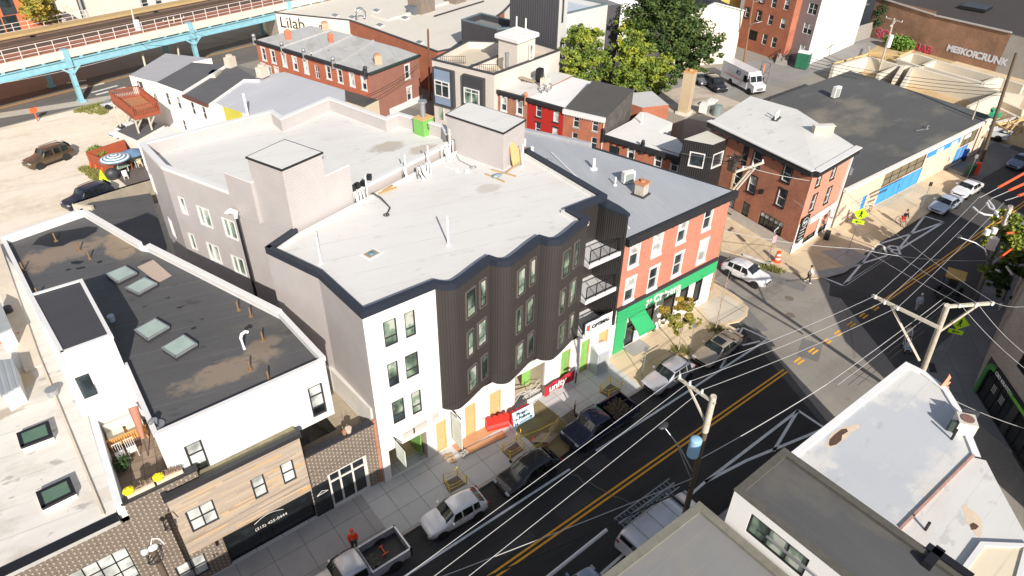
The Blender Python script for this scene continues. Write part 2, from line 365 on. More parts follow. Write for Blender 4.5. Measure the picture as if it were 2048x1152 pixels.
STY.update({
 'newpair': dict(fm=WHT,hz=[],vt=[.42],gm=[GLG,GLG],t=.07,o=.03),'newone': dict(fm=WHT,hz=[],gm=[GLG,GLG],t=.07,o=.03),
 'newfront': dict(fm=DGR,hz=[.33],gm=[GL,GLG],t=.06,o=-.02,blind=1.0),'newbrown': dict(fm=BLK,hz=[.33],gm=[painted_refl_glass('mid_green_painted_refl',[(.40,(.02,.03,.025)),(.5,(.08,.12,.09)),(.6,(.24,.28,.22))]),GLG],t=.07,o=.05,blind=.4),
 'sash': dict(fm=WHT,hz=[.5],t=.06),'sashb': dict(fm=WHT,hz=[.5],t=.07,blind=.25,lintel=(BLK,.1,.08),sill=(BLK,.1,.08),jamb=(BLK,.08)),
 'rowwhite': dict(fm=WHT,hz=[.5],t=.06,lintel=(WHT,.2,.14),sill=(WHT,.16,.14),jamb=(WHT,.1),blind=.6),
 'pair': dict(fm=WHT,hz=[.5],vt=[.5],t=.06),'pairb': dict(fm=DGR,hz=[.5],vt=[.5],t=.08,gm=[GLB,GLB]),
 'singleb': dict(fm=DGR,hz=[.5],t=.08,gm=[GLB,GLB]),
 'blacklin': dict(fm=WHT,hz=[.5],t=.06,lintel=(DGR,.14,.1),sill=(DGR,.14,.1),blind=.6),
 'stonesill': dict(fm=WHT,hz=[.5],t=.06,sill=(plain('grey_stone',(.3,.28,.26),.8),.14,.1),blind=.2),
 'door': dict(fm=BLK,hz=[.75],t=.1,blind=0),'shop': dict(fm=BLK,hz=[.8],vt=[.5],t=.07,gm=[GLD,GLD]),'shop1': dict(fm=BLK,hz=[.85],t=.07,gm=[GLD,GLD]),
 'shop5': dict(fm=BLK,hz=[.62],vt=[.2,.4,.6,.8],t=.07,gm=[GLD,GLB],blind=.8),'plain': dict(fm=DGR,hz=[],t=.05,blind=0),'plainw': dict(fm=WHT,hz=[],t=.12,blind=0,gm=[GLG,GLG]),
 'board': dict(fm=OSB,hz=[],t=.08,gm=[OSB,OSB]),'greenboard': dict(fm=WOOD,hz=[],t=.08,gm=[plain('green_sheathing',(.20,.42,.10),.7,.25,2)]*2),
 'grid': dict(fm=BLK,hz=[.25,.5,.75],vt=[.25,.5,.75],t=.05,gm=[GLG,GLB]),
 'white6': dict(fm=WHT,hz=[.5],vt=[.5],t=.06,blind=.3),
})
# ------------------------------------------------------------------ ground, roads, pavements
def asphalt(name,cc,var=.2,streak=.3):
    if name in MC: return MC[name]
    a=N(name);o=a.obj();cc=(cc,cc*.97,cc*.94) if not isinstance(cc,tuple) else cc
    f=a.m('ADD',a.m('MULTIPLY',a.noise(.18,5,.6,o),.5),a.m('ADD',a.m('MULTIPLY',a.noise(.35,4,.65,a.map(o,sc=(.12,2.2,1))),streak),a.m('MULTIPLY',a.noise(28,3,.7,o),.2)))
    k_=a.ramp(f,[(.33,sc3(cc,1-var)),(.67,sc3(cc,1+var))])
    k_=a.mix(a.ramp(a.noise(.22,5,.6,a.map(o,loc=(8,2,0),sc=(.25,1.1,1))),[(.56,0),(.72,.35)]),k_,sc3(cc,2.3 if cc[0] < .1 else 1.35));k_=a.mix(a.ramp(a.noise(.9,4,.6,a.map(o,loc=(1,7,0))),[(.66,0),(.72,.4)]),k_,sc3(cc,.5))
    tr=a.n('ShaderNodeTexVoronoi',feature='DISTANCE_TO_EDGE');tr.inputs['Scale'].default_value=.16;a.l(a.map(o,sc=(1,1.6,1)),tr.inputs['Vector'])
    k_=a.mix(a.m('MULTIPLY',a.m('LESS_THAN',tr.outputs[0],.004),.35),k_,sc3(cc,.45))
    a.base(k_);a.bump(a.noise(60,2,.6,o),.25,.02);MC[name]=a.set(Roughness=.88);return MC[name]
def pave(name,cc,jx=1.5,jy=1.5,rot=0,jc=.45,var=.12,wid=.02,stain=None):
    if name in MC: return MC[name]
    a=N(name);o=a.obj();mo=a.map(o,rot=(0,0,rot));s_=a.sep(mo)
    cell=a.n('ShaderNodeTexWhiteNoise',noise_dimensions='2D');cv=a.n('ShaderNodeCombineXYZ')
    a.l(a.m('FLOOR',a.m('DIVIDE',s_[0],jx)),cv.inputs[0]);a.l(a.m('FLOOR',a.m('DIVIDE',s_[1],jy)),cv.inputs[1]);a.l(cv.outputs[0],cell.inputs['Vector'])
    f=a.m('ADD',a.m('MULTIPLY',a.noise(.5,5,.65,o),.6),a.m('ADD',a.m('MULTIPLY',cell.outputs[0],.25),a.m('MULTIPLY',a.noise(14,3,.7,o),.15)))
    k_=a.ramp(f,[(.3,sc3(cc,1-var)),(.7,sc3(cc,1+var))])
    k_=a.mix(a.m('MULTIPLY',a.m('SUBTRACT',1.0,a.ramp(a.noise(.9,5,.7,a.map(o,loc=(9,4,0))),[(.30,0),(.44,1)])),.3),k_,sc3(cc,.55))
    ln=a.m('MAXIMUM',a.lines(s_[0],jx,wid),a.lines(s_[1],jy,wid))
    a.base(a.mix(ln,k_,sc3(cc,jc)));a.bump(a.m('ADD',a.m('MULTIPLY',ln,-1),a.noise(40,2,.6,o)),.2,.01)
    MC[name]=a.set(Roughness=.9);return MC[name]
def dirt(name,c1,c2,c3):
    if name in MC: return MC[name]
    a=N(name);o=a.obj();f=a.m('ADD',a.m('MULTIPLY',a.noise(.13,6,.65,a.map(o,sc=(.6,1.6,1))),.65),a.m('MULTIPLY',a.noise(1.1,5,.7,o),.35))
    k_=a.ramp(f,[(.36,c2),(.5,c1),(.66,c3)]);k_=a.mix(a.ramp(a.noise(.5,4,.6,a.map(o,sc=(.12,1.6,1),rot=(0,0,-.35))),[(.54,0),(.64,.4)]),k_,sc3(c2,.85));a.base(a.mix(a.m('MULTIPLY',a.noise(18,4,.75,o),.5),k_,sc3(c1,.7),'MIX'))
    a.bump(a.noise(6,5,.7,o),.5,.06);MC[name]=a.set(Roughness=.95);return MC[name]
def sheet(name,poly,z,m,parent=None,**kw):
    mb=MB();pl=poly if area(poly) > 0 else poly[::-1]
    mb.face([(p[0],p[1],z) for p in pl],0,[(p[0],p[1]) for p in pl]);return obj(name,mb,m,parent,kind=None if parent else 'structure',**kw)
def slab(name,poly,z0,z1,m,parent=None,**kw):
    mb=MB();mb.prism(poly,z0,z1,0);return obj(name,mb,m,parent,kind=None if parent else 'structure',**kw)
A_OLD=asphalt('old_asphalt',.19,.18);A_NEW_SHADE=asphalt('new_asphalt_and_shade',.034,.3);A_MID=asphalt('worn_asphalt',.085,.2);A_SIDE=asphalt('pale_worn_asphalt',(.235,.215,.19),.25)
CW=pave('new_concrete_pavement',(.50,.50,.49),1.55,1.5,0,.4,.08);CT=pave('tan_concrete_pavement',(.58,.46,.31),3.0,2.0,0,.55,.13,.012)
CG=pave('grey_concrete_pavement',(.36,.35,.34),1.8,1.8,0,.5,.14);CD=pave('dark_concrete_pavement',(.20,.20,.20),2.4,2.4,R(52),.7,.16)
KERB=plain('kerb_concrete',(.42,.39,.34),.85,.15,3)
sheet('ground',[(-500,-300),(900,-300),(900,900),(-500,900)],-.012,plain('city_ground',(.26,.24,.21),.95,.2,.15))
sheet('gravel_lot',[(-70,60),(12,40),(24,88),(34,110),(14,107),(-70,92)],0,dirt('pale_gravel',(.76,.67,.55),(.58,.48,.36),(.84,.77,.67)))
road=slab('main_street',[(-90,9),(260,9),(260,24.5),(-90,24.5)],-.01,.004,A_MID)
sheet('new_paving_shade_edge',[(-90,11.9),(37.6,11.9),(42.6,23.2),(-90,23.2)],.0085,A_NEW_SHADE,road)  # new dark asphalt; its end is cut along a cast shadow to deepen it
sheet('right_paving_shade_edge',[(46.6,11.9),(55.3,23.2),(72,24.4),(110,24.4),(110,11.9)],.0085,asphalt('recent_asphalt_and_shade',.06,.2),road)  # dark sheet edged along the corner shop's shadow, painting that shade darker
sheet('side_street',[(37.5,-30),(49,-30),(49,9.5),(47.5,12),(54.6,22.6),(51.9,27),(50.5,31),(53,70),(56,140),(47,140),(44,60),(43,30),(43.3,22.6),(38.2,12)],.0125,A_SIDE)  # pale old asphalt; crossing edges follow the cast shadows on both sides
sheet('rear_lane',[(43,44),(52,44),(50.5,62),(46,80),(33,112),(22,110),(36,82)],.015,asphalt('lane_asphalt',.17))
sheet('front_street',[(-80,87),(150,138),(150,152),(-80,96)],.018,asphalt('front_street_asphalt',.13))
sheet('back_street',[(50,60),(150,52),(200,60),(200,72),(150,62),(95,66),(70,80),(55,78)],.018,asphalt('back_street_asphalt',.25))
def arc(c0,r,a0,a1,n=6): return [(c0[0]+r*math.cos(R(a0+(a1-a0)*i/n)),c0[1]+r*math.sin(R(a0+(a1-a0)*i/n))) for i in range(n+1)]
sw=slab('far_pavement',[(-90,22.5),(30.4,22.5),(30.4,27.2),(-90,27.2)],-.01,.13,CW)
slab('kerb',[(-90,22.34),(41.9,22.34),(41.9,22.5),(-90,22.5)],-.01,.135,KERB,sw)
sheet('old_slabs',[(-90,22.5),(9.6,22.5),(9.6,26.4),(-90,26.4)],.134,CG,sw)
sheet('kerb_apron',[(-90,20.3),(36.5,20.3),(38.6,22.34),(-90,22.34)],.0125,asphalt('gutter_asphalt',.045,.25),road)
s2=slab('corner_pavement',[(30.4,22.5),(41.6,22.5)]+[P(1453,650),P(1478,645),P(1494,632),P(1497,618),P(1478,598),P(1430,562)]+[(45.5,33),(30.4,33)],-.01,.13,CT)
sheet('ramp_slab',[P(1400,612,.13),P(1447,588,.13),P(1492,615,.13),P(1484,636,.13),P(1425,650,.13)],.135,pave('pale_ramp_concrete',(.55,.49,.40),4,4),s2)
s3=slab('bar_corner_pavement',[P(1442,502),P(1480,512),P(1533,530),P(1590,548),P(1612,560),P(1650,556),P(1690,540),(60.2,22.2),(64,22.4),(86.3,22.4),(86.3,27.5),(62,27.5),(62,50),(55,50),(52.5,40)],-.01,.13,CT)
sheet('ramp_slab',[P(1612,545,.13),P(1690,533,.13),P(1640,502,.13),P(1700,495,.13),P(1735,512,.13),P(1690,545,.13),P(1650,556,.13)],.135,CG,s3)
sheet('loading_apron',[P(1898,335),P(1925,322),P(1990,285),P(2040,305),P(2012,330),P(1960,360)],.0165,asphalt('apron_asphalt',.14))
slab('far_right_pavement',[(110,24.6),(250,24.6),(250,45),(116,45)],-.01,.13,CT)
crabp=[(-60,12),(36.6,12),(36.6,9.2),(48,-6),(58,-6),(200,5),(200,16)]+[(x,y) for x,y in [P(2048,440),P(1985,520),P(1945,600),P(1910,665),P(1880,690),P(1860,712),P(1848,740)]]
slab('near_pavement',[(-60,12),(38.6,12),(36.6,8.6),(30,-20),(-60,-20)],-.01,.12,CG)
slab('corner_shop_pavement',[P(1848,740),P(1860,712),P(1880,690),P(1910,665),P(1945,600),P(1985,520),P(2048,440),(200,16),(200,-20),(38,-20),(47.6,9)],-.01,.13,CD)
sheet('cellar_hatch',[c(1,3,1050,1018),c(1,3,1095,1022),c(1,3,1107,1080),c(1,3,1062,1082)] and [P(*q(1780,600,340,552,4.43),.134),P(*q(1780,600,392,558,4.43),.134),P(*q(1780,600,418,645,4.43),.134),P(*q(1780,600,350,640,4.43),.134)],.134,plain('dark_hatch_plate',(.035,.02,.025),.7))
sheet('lot_pavement',[P(0,237),P(150,213),P(400,175),P(400,160),P(150,203),P(0,226)],.021,CONC)
for i,(p_,w_,h_,r_,m_) in enumerate([((1195,925),1.6,1.0,0,.06),((1150,1010),2.6,.8,0,.045),((1420,790),2.2,1.2,0,.045),((1620,700),2.4,1.6,.4,.15),((1500,640),3.2,1.4,1.2,.16),((1700,590),1.8,3.4,.5,.05),((1560,560),1.2,4.5,.3,.17),((1020,1100),3.5,.5,0,.05)]):
    mb=MB();x_,y_=P(*p_);mb.box((x_,y_,.0128),(w_,h_,.0012),r_);obj('utility_patch',mb,asphalt('patch_asphalt_%d' % i,m_,.25),road)
mb=MB();rn=random.Random(2)
for (a_,b_) in (((1144,950),(1290,1025)),((1530,640),(1440,735)),((1440,735),(1380,770)),((1620,650),(1560,600))):
    p0,p1=Vector(P(*a_)),Vector(P(*b_));q0=p0
    for k_ in range(1,13):
        q1=p0.lerp(p1,k_/12)+Vector((rn.uniform(-.15,.15),rn.uniform(-.15,.15)));d_=(q1-q0).normalized();n_=Vector((-d_[1],d_[0]))*.02;mb.face([(*(q0-n_),.0145),(*(q1-n_),.0145),(*(q1+n_),.0145),(*(q0+n_),.0145)]);q0=q1
obj('crack_sealant',mb,plain('pale_crack_dust',(.20,.19,.17),.9,.3,6),road)
# ---- road paint
WP=plain('white_road_paint',(.72,.74,.74),.6,.18,2.5);YP=plain('yellow_road_paint',(.85,.40,.02),.6,.15,2.5)
def strip(mb,a,b,w_,z=.0135,m=0):
    a,b=Vector(a[:2]),Vector(b[:2]);d=(b-a).normalized();n=Vector((-d[1],d[0]))*w_/2
    mb.face([(p[0],p[1],z) for p in (a-n,b-n,b+n,a+n)],m)
mb=MB()
for y in (17.02,17.32): strip(mb,(-90,y),(40.6,y),.13);strip(mb,(55.4,y),(200,y),.13)
obj('yellow_centre_line',mb,YP,road)
for i,(a,b) in enumerate([(740,698),(670,743),(597,795),(523,845),(447,895),(370,950),(287,1010)]):
    x,y=P(*c(1,3,a,b));mb=MB();strip(mb,(x-.42,17.02),(x+.42,17.02),.15,.0165);strip(mb,(x-.42,17.32),(x+.42,17.32),.15,.0165);obj('yellow_dash',mb,YP,road)
mb=MB();strip(mb,(-90,20.07),(21.2,20.12),.16);strip(mb,(23.6,20.2),(33.0,20.2),.16)
k7=lambda a,b: q(1220,520,a,b)
for a,b in [((1275,650),(1515,760)),((1275,650),(1235,720)),((1120,930),(1060,1040)),((1270,820),(1440,780))]: strip(mb,P(*k7(*a)),P(*k7(*b)),.16,.0165)
strip(mb,(33.0,20.2),P(*k7(1515,760)),.17,.0165)
a0,b0,g0=P(1596,821),P(1650,857),P(*q(1400,860,370,240,3.944))
strip(mb,a0,b0,.2);strip(mb,b0,g0,.2);strip(mb,g0,P(*q(1400,860,40,410,3.944)),.2);strip(mb,a0,P(*q(1400,860,40,410,3.944)),.2);strip(mb,a0,P(1547,902),.2)
strip(mb,P(*q(1400,860,40,410,3.944)),(14,13.4),.17)
obj('white_lane_line',mb,WP,road)
mb=MB();B_=lambda a,b: P(*c(1,3,a,b))
for pts in [[(432,517),(550,565)],[(550,565),(840,378),(1145,190)],[(1145,190),(1030,155)],[(1030,155),(950,260),(870,360),(565,560)],[(432,517),(660,435),(850,375)],[(660,435),(745,325),(950,260),(1145,190)],[(552,563),(660,435)]]:
    for a,b in zip(pts,pts[1:]): strip(mb,B_(*a),B_(*b),.2,.0175)
obj('bus_zone_lines',mb,WP,road)
x0,y0=B_(905,372);x1,y1=B_(745,350)
ux=Vector((x1-x0,y1-y0,0));text('bus_lettering','BUS',WP,road,(x0+.9,y0+.75,.018),ux,(-ux[1]*-1,-ux[0],0) if 0 else (ux[1]*-1*-1 if 0 else -ux[1],ux[0],0),2.3,.001,bold=.005)
mb=MB()
for i,t in enumerate([(185,168),(190,172),(205,182)]): pass
for a,b in [((640,800),(830,770)),((780,850),(1000,800)),((880,890),(1130,822)),((920,912),(1205,838))]: strip(mb,P(*q(0,0,*a)),P(*q(0,0,*b)),.5,.0225)
obj('zebra_bars',mb,WP,bpy.data.objects['front_street'])
mb=MB();strip(mb,(-60,97.5),(39.2,121.1),.12,.0225);strip(mb,(-60,97.9),(39.1,121.5),.12,.0225);strip(mb,(39.2,121.1),(120,141),.12,.0225);obj('yellow_centre_line',mb,YP,bpy.data.objects['front_street'])
for (a,b) in [(155+0,950),(870,1110)]:
    x,y=P(*q(1400,400,*((855,945) if a == 155 else (868,1108))));mb=MB();mb.tube((x,y,.013),(x,y,.02),.38,n=20);m_=obj('manhole_cover',mb,plain('cast_iron_cover',(.16,.13,.10),.7,.3,8),None,'round iron manhole cover in the side street, %s' % ('upper one beside the patch seam' if a == 155 else 'lower one nearer the centre dashes'),'manhole cover','manhole covers in the side street')
# ---- elevated railway
EL=thing('elevated_railway','pale blue steel elevated railway with concrete edge beam and white railings','viaduct',(10.1,108.6,0))
ea=Vector((10.1,108.6));ed=Vector((math.cos(R(13.9)),math.sin(R(13.9))));en=Vector((-ed[1],ed[0]))
def EP(s,t,z=0): v_=ea+ed*s+en*t;return (v_[0],v_[1],z)
def ebox(mb,s0,s1,t0,t1,z0,z1,m=0): mb.prism([EP(s0,t0)[:2],EP(s1,t0)[:2],EP(s1,t1)[:2],EP(s0,t1)[:2]],z0,z1,m)
BLU=plain('pale_blue_steel',(.22,.43,.50),.55,.18,1.5);NAVY=plain('shaded_steel',(.03,.05,.12),.6)
FAS=plain('cream_edge_beam',(.62,.56,.47),.8,.1,.6);BAL=plain('brown_track_bed',(.22,.13,.08),.9,.3,2);BRK=plain('rust_red_walk',(.33,.14,.09),.9,.2,2)
mb=MB();ebox(mb,-90,160,0,12.5,6.55,6.95);obj('deck',mb,FAS,EL)
mb=MB();ebox(mb,-90,160,-.35,0,6.05,7.05);obj('edge_beam',mb,FAS,EL)
mb=MB();ebox(mb,-90,160,-.1,.1,4.85,5.75);ebox(mb,-90,160,-.35,.3,5.7,5.8);ebox(mb,-90,160,-.32,.3,4.8,4.9);obj('girder',mb,BLU,EL)
mb=MB()
for i in range(90): ebox(mb,-80+i*2.4,-79.6+i*2.4,-.33,11.5,5.8,6.05)
obj('cross_beams',mb,BLU,EL)
mb=MB();ebox(mb,-90,160,11.3,11.6,4.85,5.8);obj('far_girder',mb,BLU,EL)
mb=MB();ebox(mb,-90,160,.3,3.4,6.96,7.02);obj('walkway',mb,BRK,EL)
mb=MB();ebox(mb,-90,160,3.4,11.5,6.96,7.15);obj('track_bed',mb,BAL,EL)
mb=MB()
for t in (4.0,5.45,8.0,9.45): ebox(mb,-90,160,t-.05,t+.05,7.15,7.3)
ebox(mb,-90,160,3.35,3.55,7.05,7.75);ebox(mb,-90,160,6.6,6.9,7.15,7.6);obj('rails',mb,plain('dark_rail_steel',(.07,.05,.04),.6),EL)
mb=MB();ebox(mb,-90,160,10.2,12.2,7.15,7.45);obj('far_walkway',mb,plain('ochre_walkway',(.42,.30,.14),.9,.15,2),EL)
for t,nm in ((0,'railing'),(12.3,'far_railing')):
    mb=MB()
    for z in (7.45,7.95,8.5): mb.bar(EP(-90,t,z),EP(160,t,z),.06,.06)
    for i in range(122): mb.bar(EP(-85+i*2.0,t,6.9),EP(-85+i*2.0,t,8.55),.08,.08)
    obj(nm,mb,plain('pale_railing_paint',(.62,.55,.52),.6),EL)
for i in range(-4,9):
    s=i*17.9 if i < 2 else (17.9 if i == 1 else i*17.9)
    mb=MB();bx_=EP(s,0)
    for dt in (0,9.2):
        mb.prism([EP(s-.28,dt-.3)[:2],EP(s+.28,dt-.3)[:2],EP(s+.28,dt+.3)[:2],EP(s-.28,dt+.3)[:2]],0,5.0)
        mb.prism([EP(s-.45,dt-.5)[:2],EP(s+.45,dt-.5)[:2],EP(s+.45,dt+.5)[:2],EP(s-.45,dt+.5)[:2]],0,.3)
        mb.prism([EP(s-.36,dt-.48)[:2],EP(s+.36,dt-.48)[:2],EP(s+.36,dt+.45)[:2],EP(s-.36,dt+.45)[:2]],4.8,7.15)
    ebox(mb,s-.3,s+.3,0,9.2,4.7,5.6)
    for sg in (-1,1): mb.bar(EP(s,-.3,3.9),EP(s+sg*1.3,-.3,5.0),.25,.25)
    obj('column',mb,BLU,EL)
# ------------------------------------------------------------------ main four-storey building
SDG=siding('taupe_lap_siding',(.47,.435,.425),.16,line=.16,dark=.74,depth=.5);CORR=siding('dark_bronze_ribbed_metal',(.045,.039,.037),.17,True,.35,line=.25,dark=.65,rough=.5)
STUC=plain('white_stucco',(.70,.68,.66),.8,.045,.5);CAPB=plain('navy_black_coping',(.022,.027,.04),.45,.1)
WROOF=flatroof('white_membrane',(.63,.62,.60),(.54,.49,.42),.25,1.9,R(14),.65,.06,.74,None,.35,((22.5,43.5,1.6,1.0,(.42,.36,.30)),(24.5,41.5,1.5,.8,(.45,.39,.33)),(15.5,41,.8,2.2,(.50,.48,.46)),(9.5,43,1.0,2.5,(.50,.48,.46)),(25,34,1.0,.7,(.5,.46,.42))),.22)
mbld=thing('apartment_block','four storey block with wavy dark ribbed metal front, white stucco bay and taupe side walls','building',(20,32,0))
FY=26.2
T_,M_,F0,F1=(9.7,35.1),(11.0,30.9),(11.2,FY),(15.62,FY)
TF,TB,TW=(11.9,36.2),(11.0,38.8),(7.6,47.5)
# front stucco + left walls up to z 13.3, with ground floor
left_w=[T_,M_,F0]
def zz(a,b): return (700+a/3.2,600+b/3.2)
def z5(a,b): return (850+a/3.84,560+b/3.84)
mb=MB();fr=[];A,B=F0,F1
ws=[(zz(260,210),.8,1.75),(zz(386,155),.66,1.75),(zz(278,475),.66,1.75),(zz(398,418),.85,1.75),(zz(312,710),.8,1.8),(zz(427,655),.66,1.8)]
hs=[];todo=[]
for (u,v),w_,h in ws:
    s,z=V(u,v,A,B);todo.append((s,z-h/2,w_,h,'newfront'));hs.append(todo[-1][:4])
wall_mesh(mb,A,B,2.95,13.3,hs,0);wall_mesh(mb,F1,(F1[0],FY+.6),2.95,4.0,(),0)
GY=26.25;GA,GB=(11.2,GY),(30.9,GY)
gf=[]
def gfw(u0,v0,u1,v1,st):
    s0,z1=V(u0,v0,GA,GB);s1,z0=V(u1,v1,GA,GB);gf.append(((s0+s1)/2,max(.16,z0),abs(s1-s0),z1-max(.16,z0),st))
gf+=[(1.85,.16,2.7,2.55,'open'),(4.28,.16,.78,2.75,'board'),(6.55,.16,.85,2.8,'board'),(8.6,.16,.95,2.8,'board'),(11.6,.3,2.7,3.0,'open2')]
gfw(*z5(1050,560),*z5(1100,770),'greenboard');gfw(*z5(1205,480),*z5(1245,690),'greenboard');gfw(*z5(1338,410),*z5(1400,480),'board')
mb2=MB();wall_mesh(mb2,GA,GB,0,3.95,[g[:4] for g in gf],0)
for s in mb2.v: mb.v.append(s)
off=len(mb.v)-len(mb2.v)
mb.f+=[tuple(i+off for i in f) for f in mb2.f];mb.uv+=mb2.uv;mb.m+=mb2.m;mb.sm+=mb2.sm
obj('stucco_wall',mb,STUC,mbld)
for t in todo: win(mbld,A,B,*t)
for g in gf:
    if g[4] == 'open': continue
    if g[4] == 'open2': continue
    win(mbld,GA,GB,*g)
# the two open shop bays: interiors with bare stud walls
mb=MB();INTR=plain('bare_interior',(.50,.42,.32),.9,.15,2)
for s0,s1,d in ((.5,3.2,3.2),(10.25,12.95,3.0)):
    x0,x1=GA[0]+s0,GA[0]+s1;y0,y1=GY+.14,GY+d
    mb.face([(x0,y0,.1),(x1,y0,.1),(x1,y1,.1),(x0,y1,.1)]);mb.face([(x0,y1,.1),(x1,y1,.1),(x1,y1,3.2),(x0,y1,3.2)])
    mb.face([(x0,y0,.1),(x0,y1,.1),(x0,y1,3.2),(x0,y0,3.2)]);mb.face([(x1,y1,.1),(x1,y0,.1),(x1,y0,3.2),(x1,y1,3.2)]);obj('shop_interior',mb,INTR,mbld);mb=MB()
if 1: pass
mb=MB();GSH=plain('green_sheathing',(.20,.42,.10),.7,.25,2)
mb.box((GA[0]+2.95,GY+1.2,.1),(.06,1.6,2.4));obj('green_sheathing_panel',mb,GSH,mbld);mb=MB();mb.box((GA[0]+12.6,GY+1.6,.15),(.8,.06,2.7));obj('green_sheathing_panel',mb,GSH,mbld)
mb=MB();mb.box((GA[0]+2.3,GY+2.4,.1),(.9,.08,2.3));obj('plywood_panel',mb,OSB,mbld)
# left side walls
mb=MB();wall_mesh(mb,T_,M_,0,13.3);wall_mesh(mb,M_,F0,0,13.3,u0=4.3)
wall_mesh(mb,TF,T_,0,13.3)
z4=lambda a,b: (280+a/4.115,380+b/4.115)
LW=[(z4(355,130),.62,1.35,'newone'),(z4(533,222),1.25,1.5,'newpair'),(z4(742,322),1.25,1.5,'newpair'),(z4(435,425),.62,1.35,'newone'),(z4(612,520),1.25,1.5,'newpair'),(z4(815,625),1.25,1.5,'newpair')]
hs=[];todo=[];LA,LB=TW,TF
for (u,v),w_,h,st in LW:
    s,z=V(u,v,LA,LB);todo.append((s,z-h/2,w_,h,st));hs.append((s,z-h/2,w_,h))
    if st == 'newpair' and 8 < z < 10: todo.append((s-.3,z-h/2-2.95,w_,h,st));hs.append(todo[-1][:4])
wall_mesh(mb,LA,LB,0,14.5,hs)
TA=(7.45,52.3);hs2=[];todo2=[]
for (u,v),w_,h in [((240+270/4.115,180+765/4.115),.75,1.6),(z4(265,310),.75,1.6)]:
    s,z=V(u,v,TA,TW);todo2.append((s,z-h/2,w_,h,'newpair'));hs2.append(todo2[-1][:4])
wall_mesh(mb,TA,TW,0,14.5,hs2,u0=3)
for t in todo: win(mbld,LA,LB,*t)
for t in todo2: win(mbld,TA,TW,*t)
BK=[TA,(17.6,53.0),(17.6,51.2),(22.5,53.1),(24.1,46.4),(25.4,46.8),(27.0,42.3),(26.4,40.7)]
for a,b in zip(BK[1:],BK): wall_mesh(mb,a,b,0,14.5)
wall_mesh(mb,(31,40),(27,42.3),0,13.3)
DA,DB=(11.9,36.2),(26.2,40.4)
mb3=MB();wall_mesh(mb,DA,DB,13.1,14.0,u0=1)
obj('side_wall',mb,SDG,mbld)
# rear roof with parapet
RP=[TF,DB,(27.0,42.3),(25.4,46.8),(24.1,46.4),(22.5,53.1),(17.6,51.2),(17.6,53.0),TA,TW]
ip=inset(RP,.28);mb=MB()
hh=[14.0]+[14.5]*9
for i in range(len(ip)):
    a,b=ip[i],ip[(i+1) % len(ip)];h=14.02 if i == 0 else 14.5
    mb.face([(b[0],b[1],13.5),(a[0],a[1],13.5),(a[0],a[1],h),(b[0],b[1],h)],0,[(0,13.5),(math.dist(a,b),13.5),(math.dist(a,b),h),(0,h)])
obj('parapet',mb,SDG,mbld)
op=inset(RP,-.05);ii=inset(RP,.34);mb=MB()
for i in range(len(op)):
    j=(i+1) % len(op);h=14.05 if i == 0 else 14.55
    a,b,e,f=op[i],op[j],ii[j],ii[i]
    mb.face([(a[0],a[1],h),(b[0],b[1],h),(e[0],e[1],h),(f[0],f[1],h)])
    mb.face([(a[0],a[1],h-.22),(b[0],b[1],h-.22),(b[0],b[1],h),(a[0],a[1],h)]);mb.face([(e[0],e[1],h-.1),(f[0],f[1],h-.1),(f[0],f[1],h),(e[0],e[1],h)])
obj('parapet_cap',mb,WHT,mbld)
mb=MB();mb.face([(p[0],p[1],13.5) for p in ip]);obj('rear_roof',mb,WROOF,mbld)
# roof of the front part (wavy outline)
cus=[15.62,19.45,23.25,27.2]
def scallop(x0,x1,n=20):
    out=[]
    for i in range(n+1):
        t=i/n;x=x0+(x1-x0)*t
        b=.72*math.sin(min(t/.24,1)*math.pi/2)**.8 if t < .24 else .72*(.5+.5*math.cos((t-.24)/.76*math.pi))*.35+.72*.65*(1-(t-.24)/.76)
        out.append((x,FY-b+.18*t))
    return out
wave=[]
for a,b in zip(cus,cus[1:]):
    s_=scallop(a,b);wave+=s_ if not wave else s_[1:]
front=[F0,F1]+wave[1:]+[(27.2,28.0),(29.7,28.0),(30.3,28.0),(30.9,36.6),(30.4,40),(27,42.3),DB]
roofp=[F0]+wave+[(27.2,27.95),(30.35,27.95),(30.75,36.9),(27.6,41.0),DB,DA,T_,M_]
mb=MB();ir=inset(roofp,.3)
mb.face([(p[0],p[1],13.2) for p in ir]);obj('front_roof',mb,WROOF,mbld)
cp=[T_,M_,F0]+wave+[(27.2,27.95),(30.35,27.95),(30.75,36.9)]
def stripring(mb,pl,w_,z0,z1,out=.05):
    zi=z0-.01
    def off(i,dd):
        a=Vector(pl[max(i-1,0)]);b=Vector(pl[min(i+1,len(pl)-1)]);p=Vector(pl[i])
        e1=(p-a).normalized() if i > 0 else (b-p).normalized();e2=(b-p).normalized() if i < len(pl)-1 else e1
        n1,n2=Vector((-e1[1],e1[0])),Vector((-e2[1],e2[0]));h=(n1+n2).normalized();return p+h*dd/max(h.dot(n1),.5)
    for i in range(len(pl)-1):
        a,b,e,f=off(i,-out),off(i+1,-out),off(i+1,w_),off(i,w_)
        for z,fl in ((z1,0),):
            mb.face([(a[0],a[1],z),(b[0],b[1],z),(e[0],e[1],z),(f[0],f[1],z)])
        mb.face([(a[0],a[1],z0),(b[0],b[1],z0),(b[0],b[1],z1),(a[0],a[1],z1)]);mb.face([(e[0],e[1],zi),(f[0],f[1],zi),(f[0],f[1],z1),(e[0],e[1],z1)])
    return off
mb=MB();stripring(mb,cp,.3,13.2,13.62)
a,b=Vector(TF),Vector(T_);d_=(b-a).normalized();n_=Vector((-d_[1],d_[0]))
mb.prism([tuple(a-n_*.05),tuple(b-n_*.05),tuple(b+n_*.3),tuple(a+n_*.3)],13.2,13.62);obj('coping',mb,CAPB,mbld)
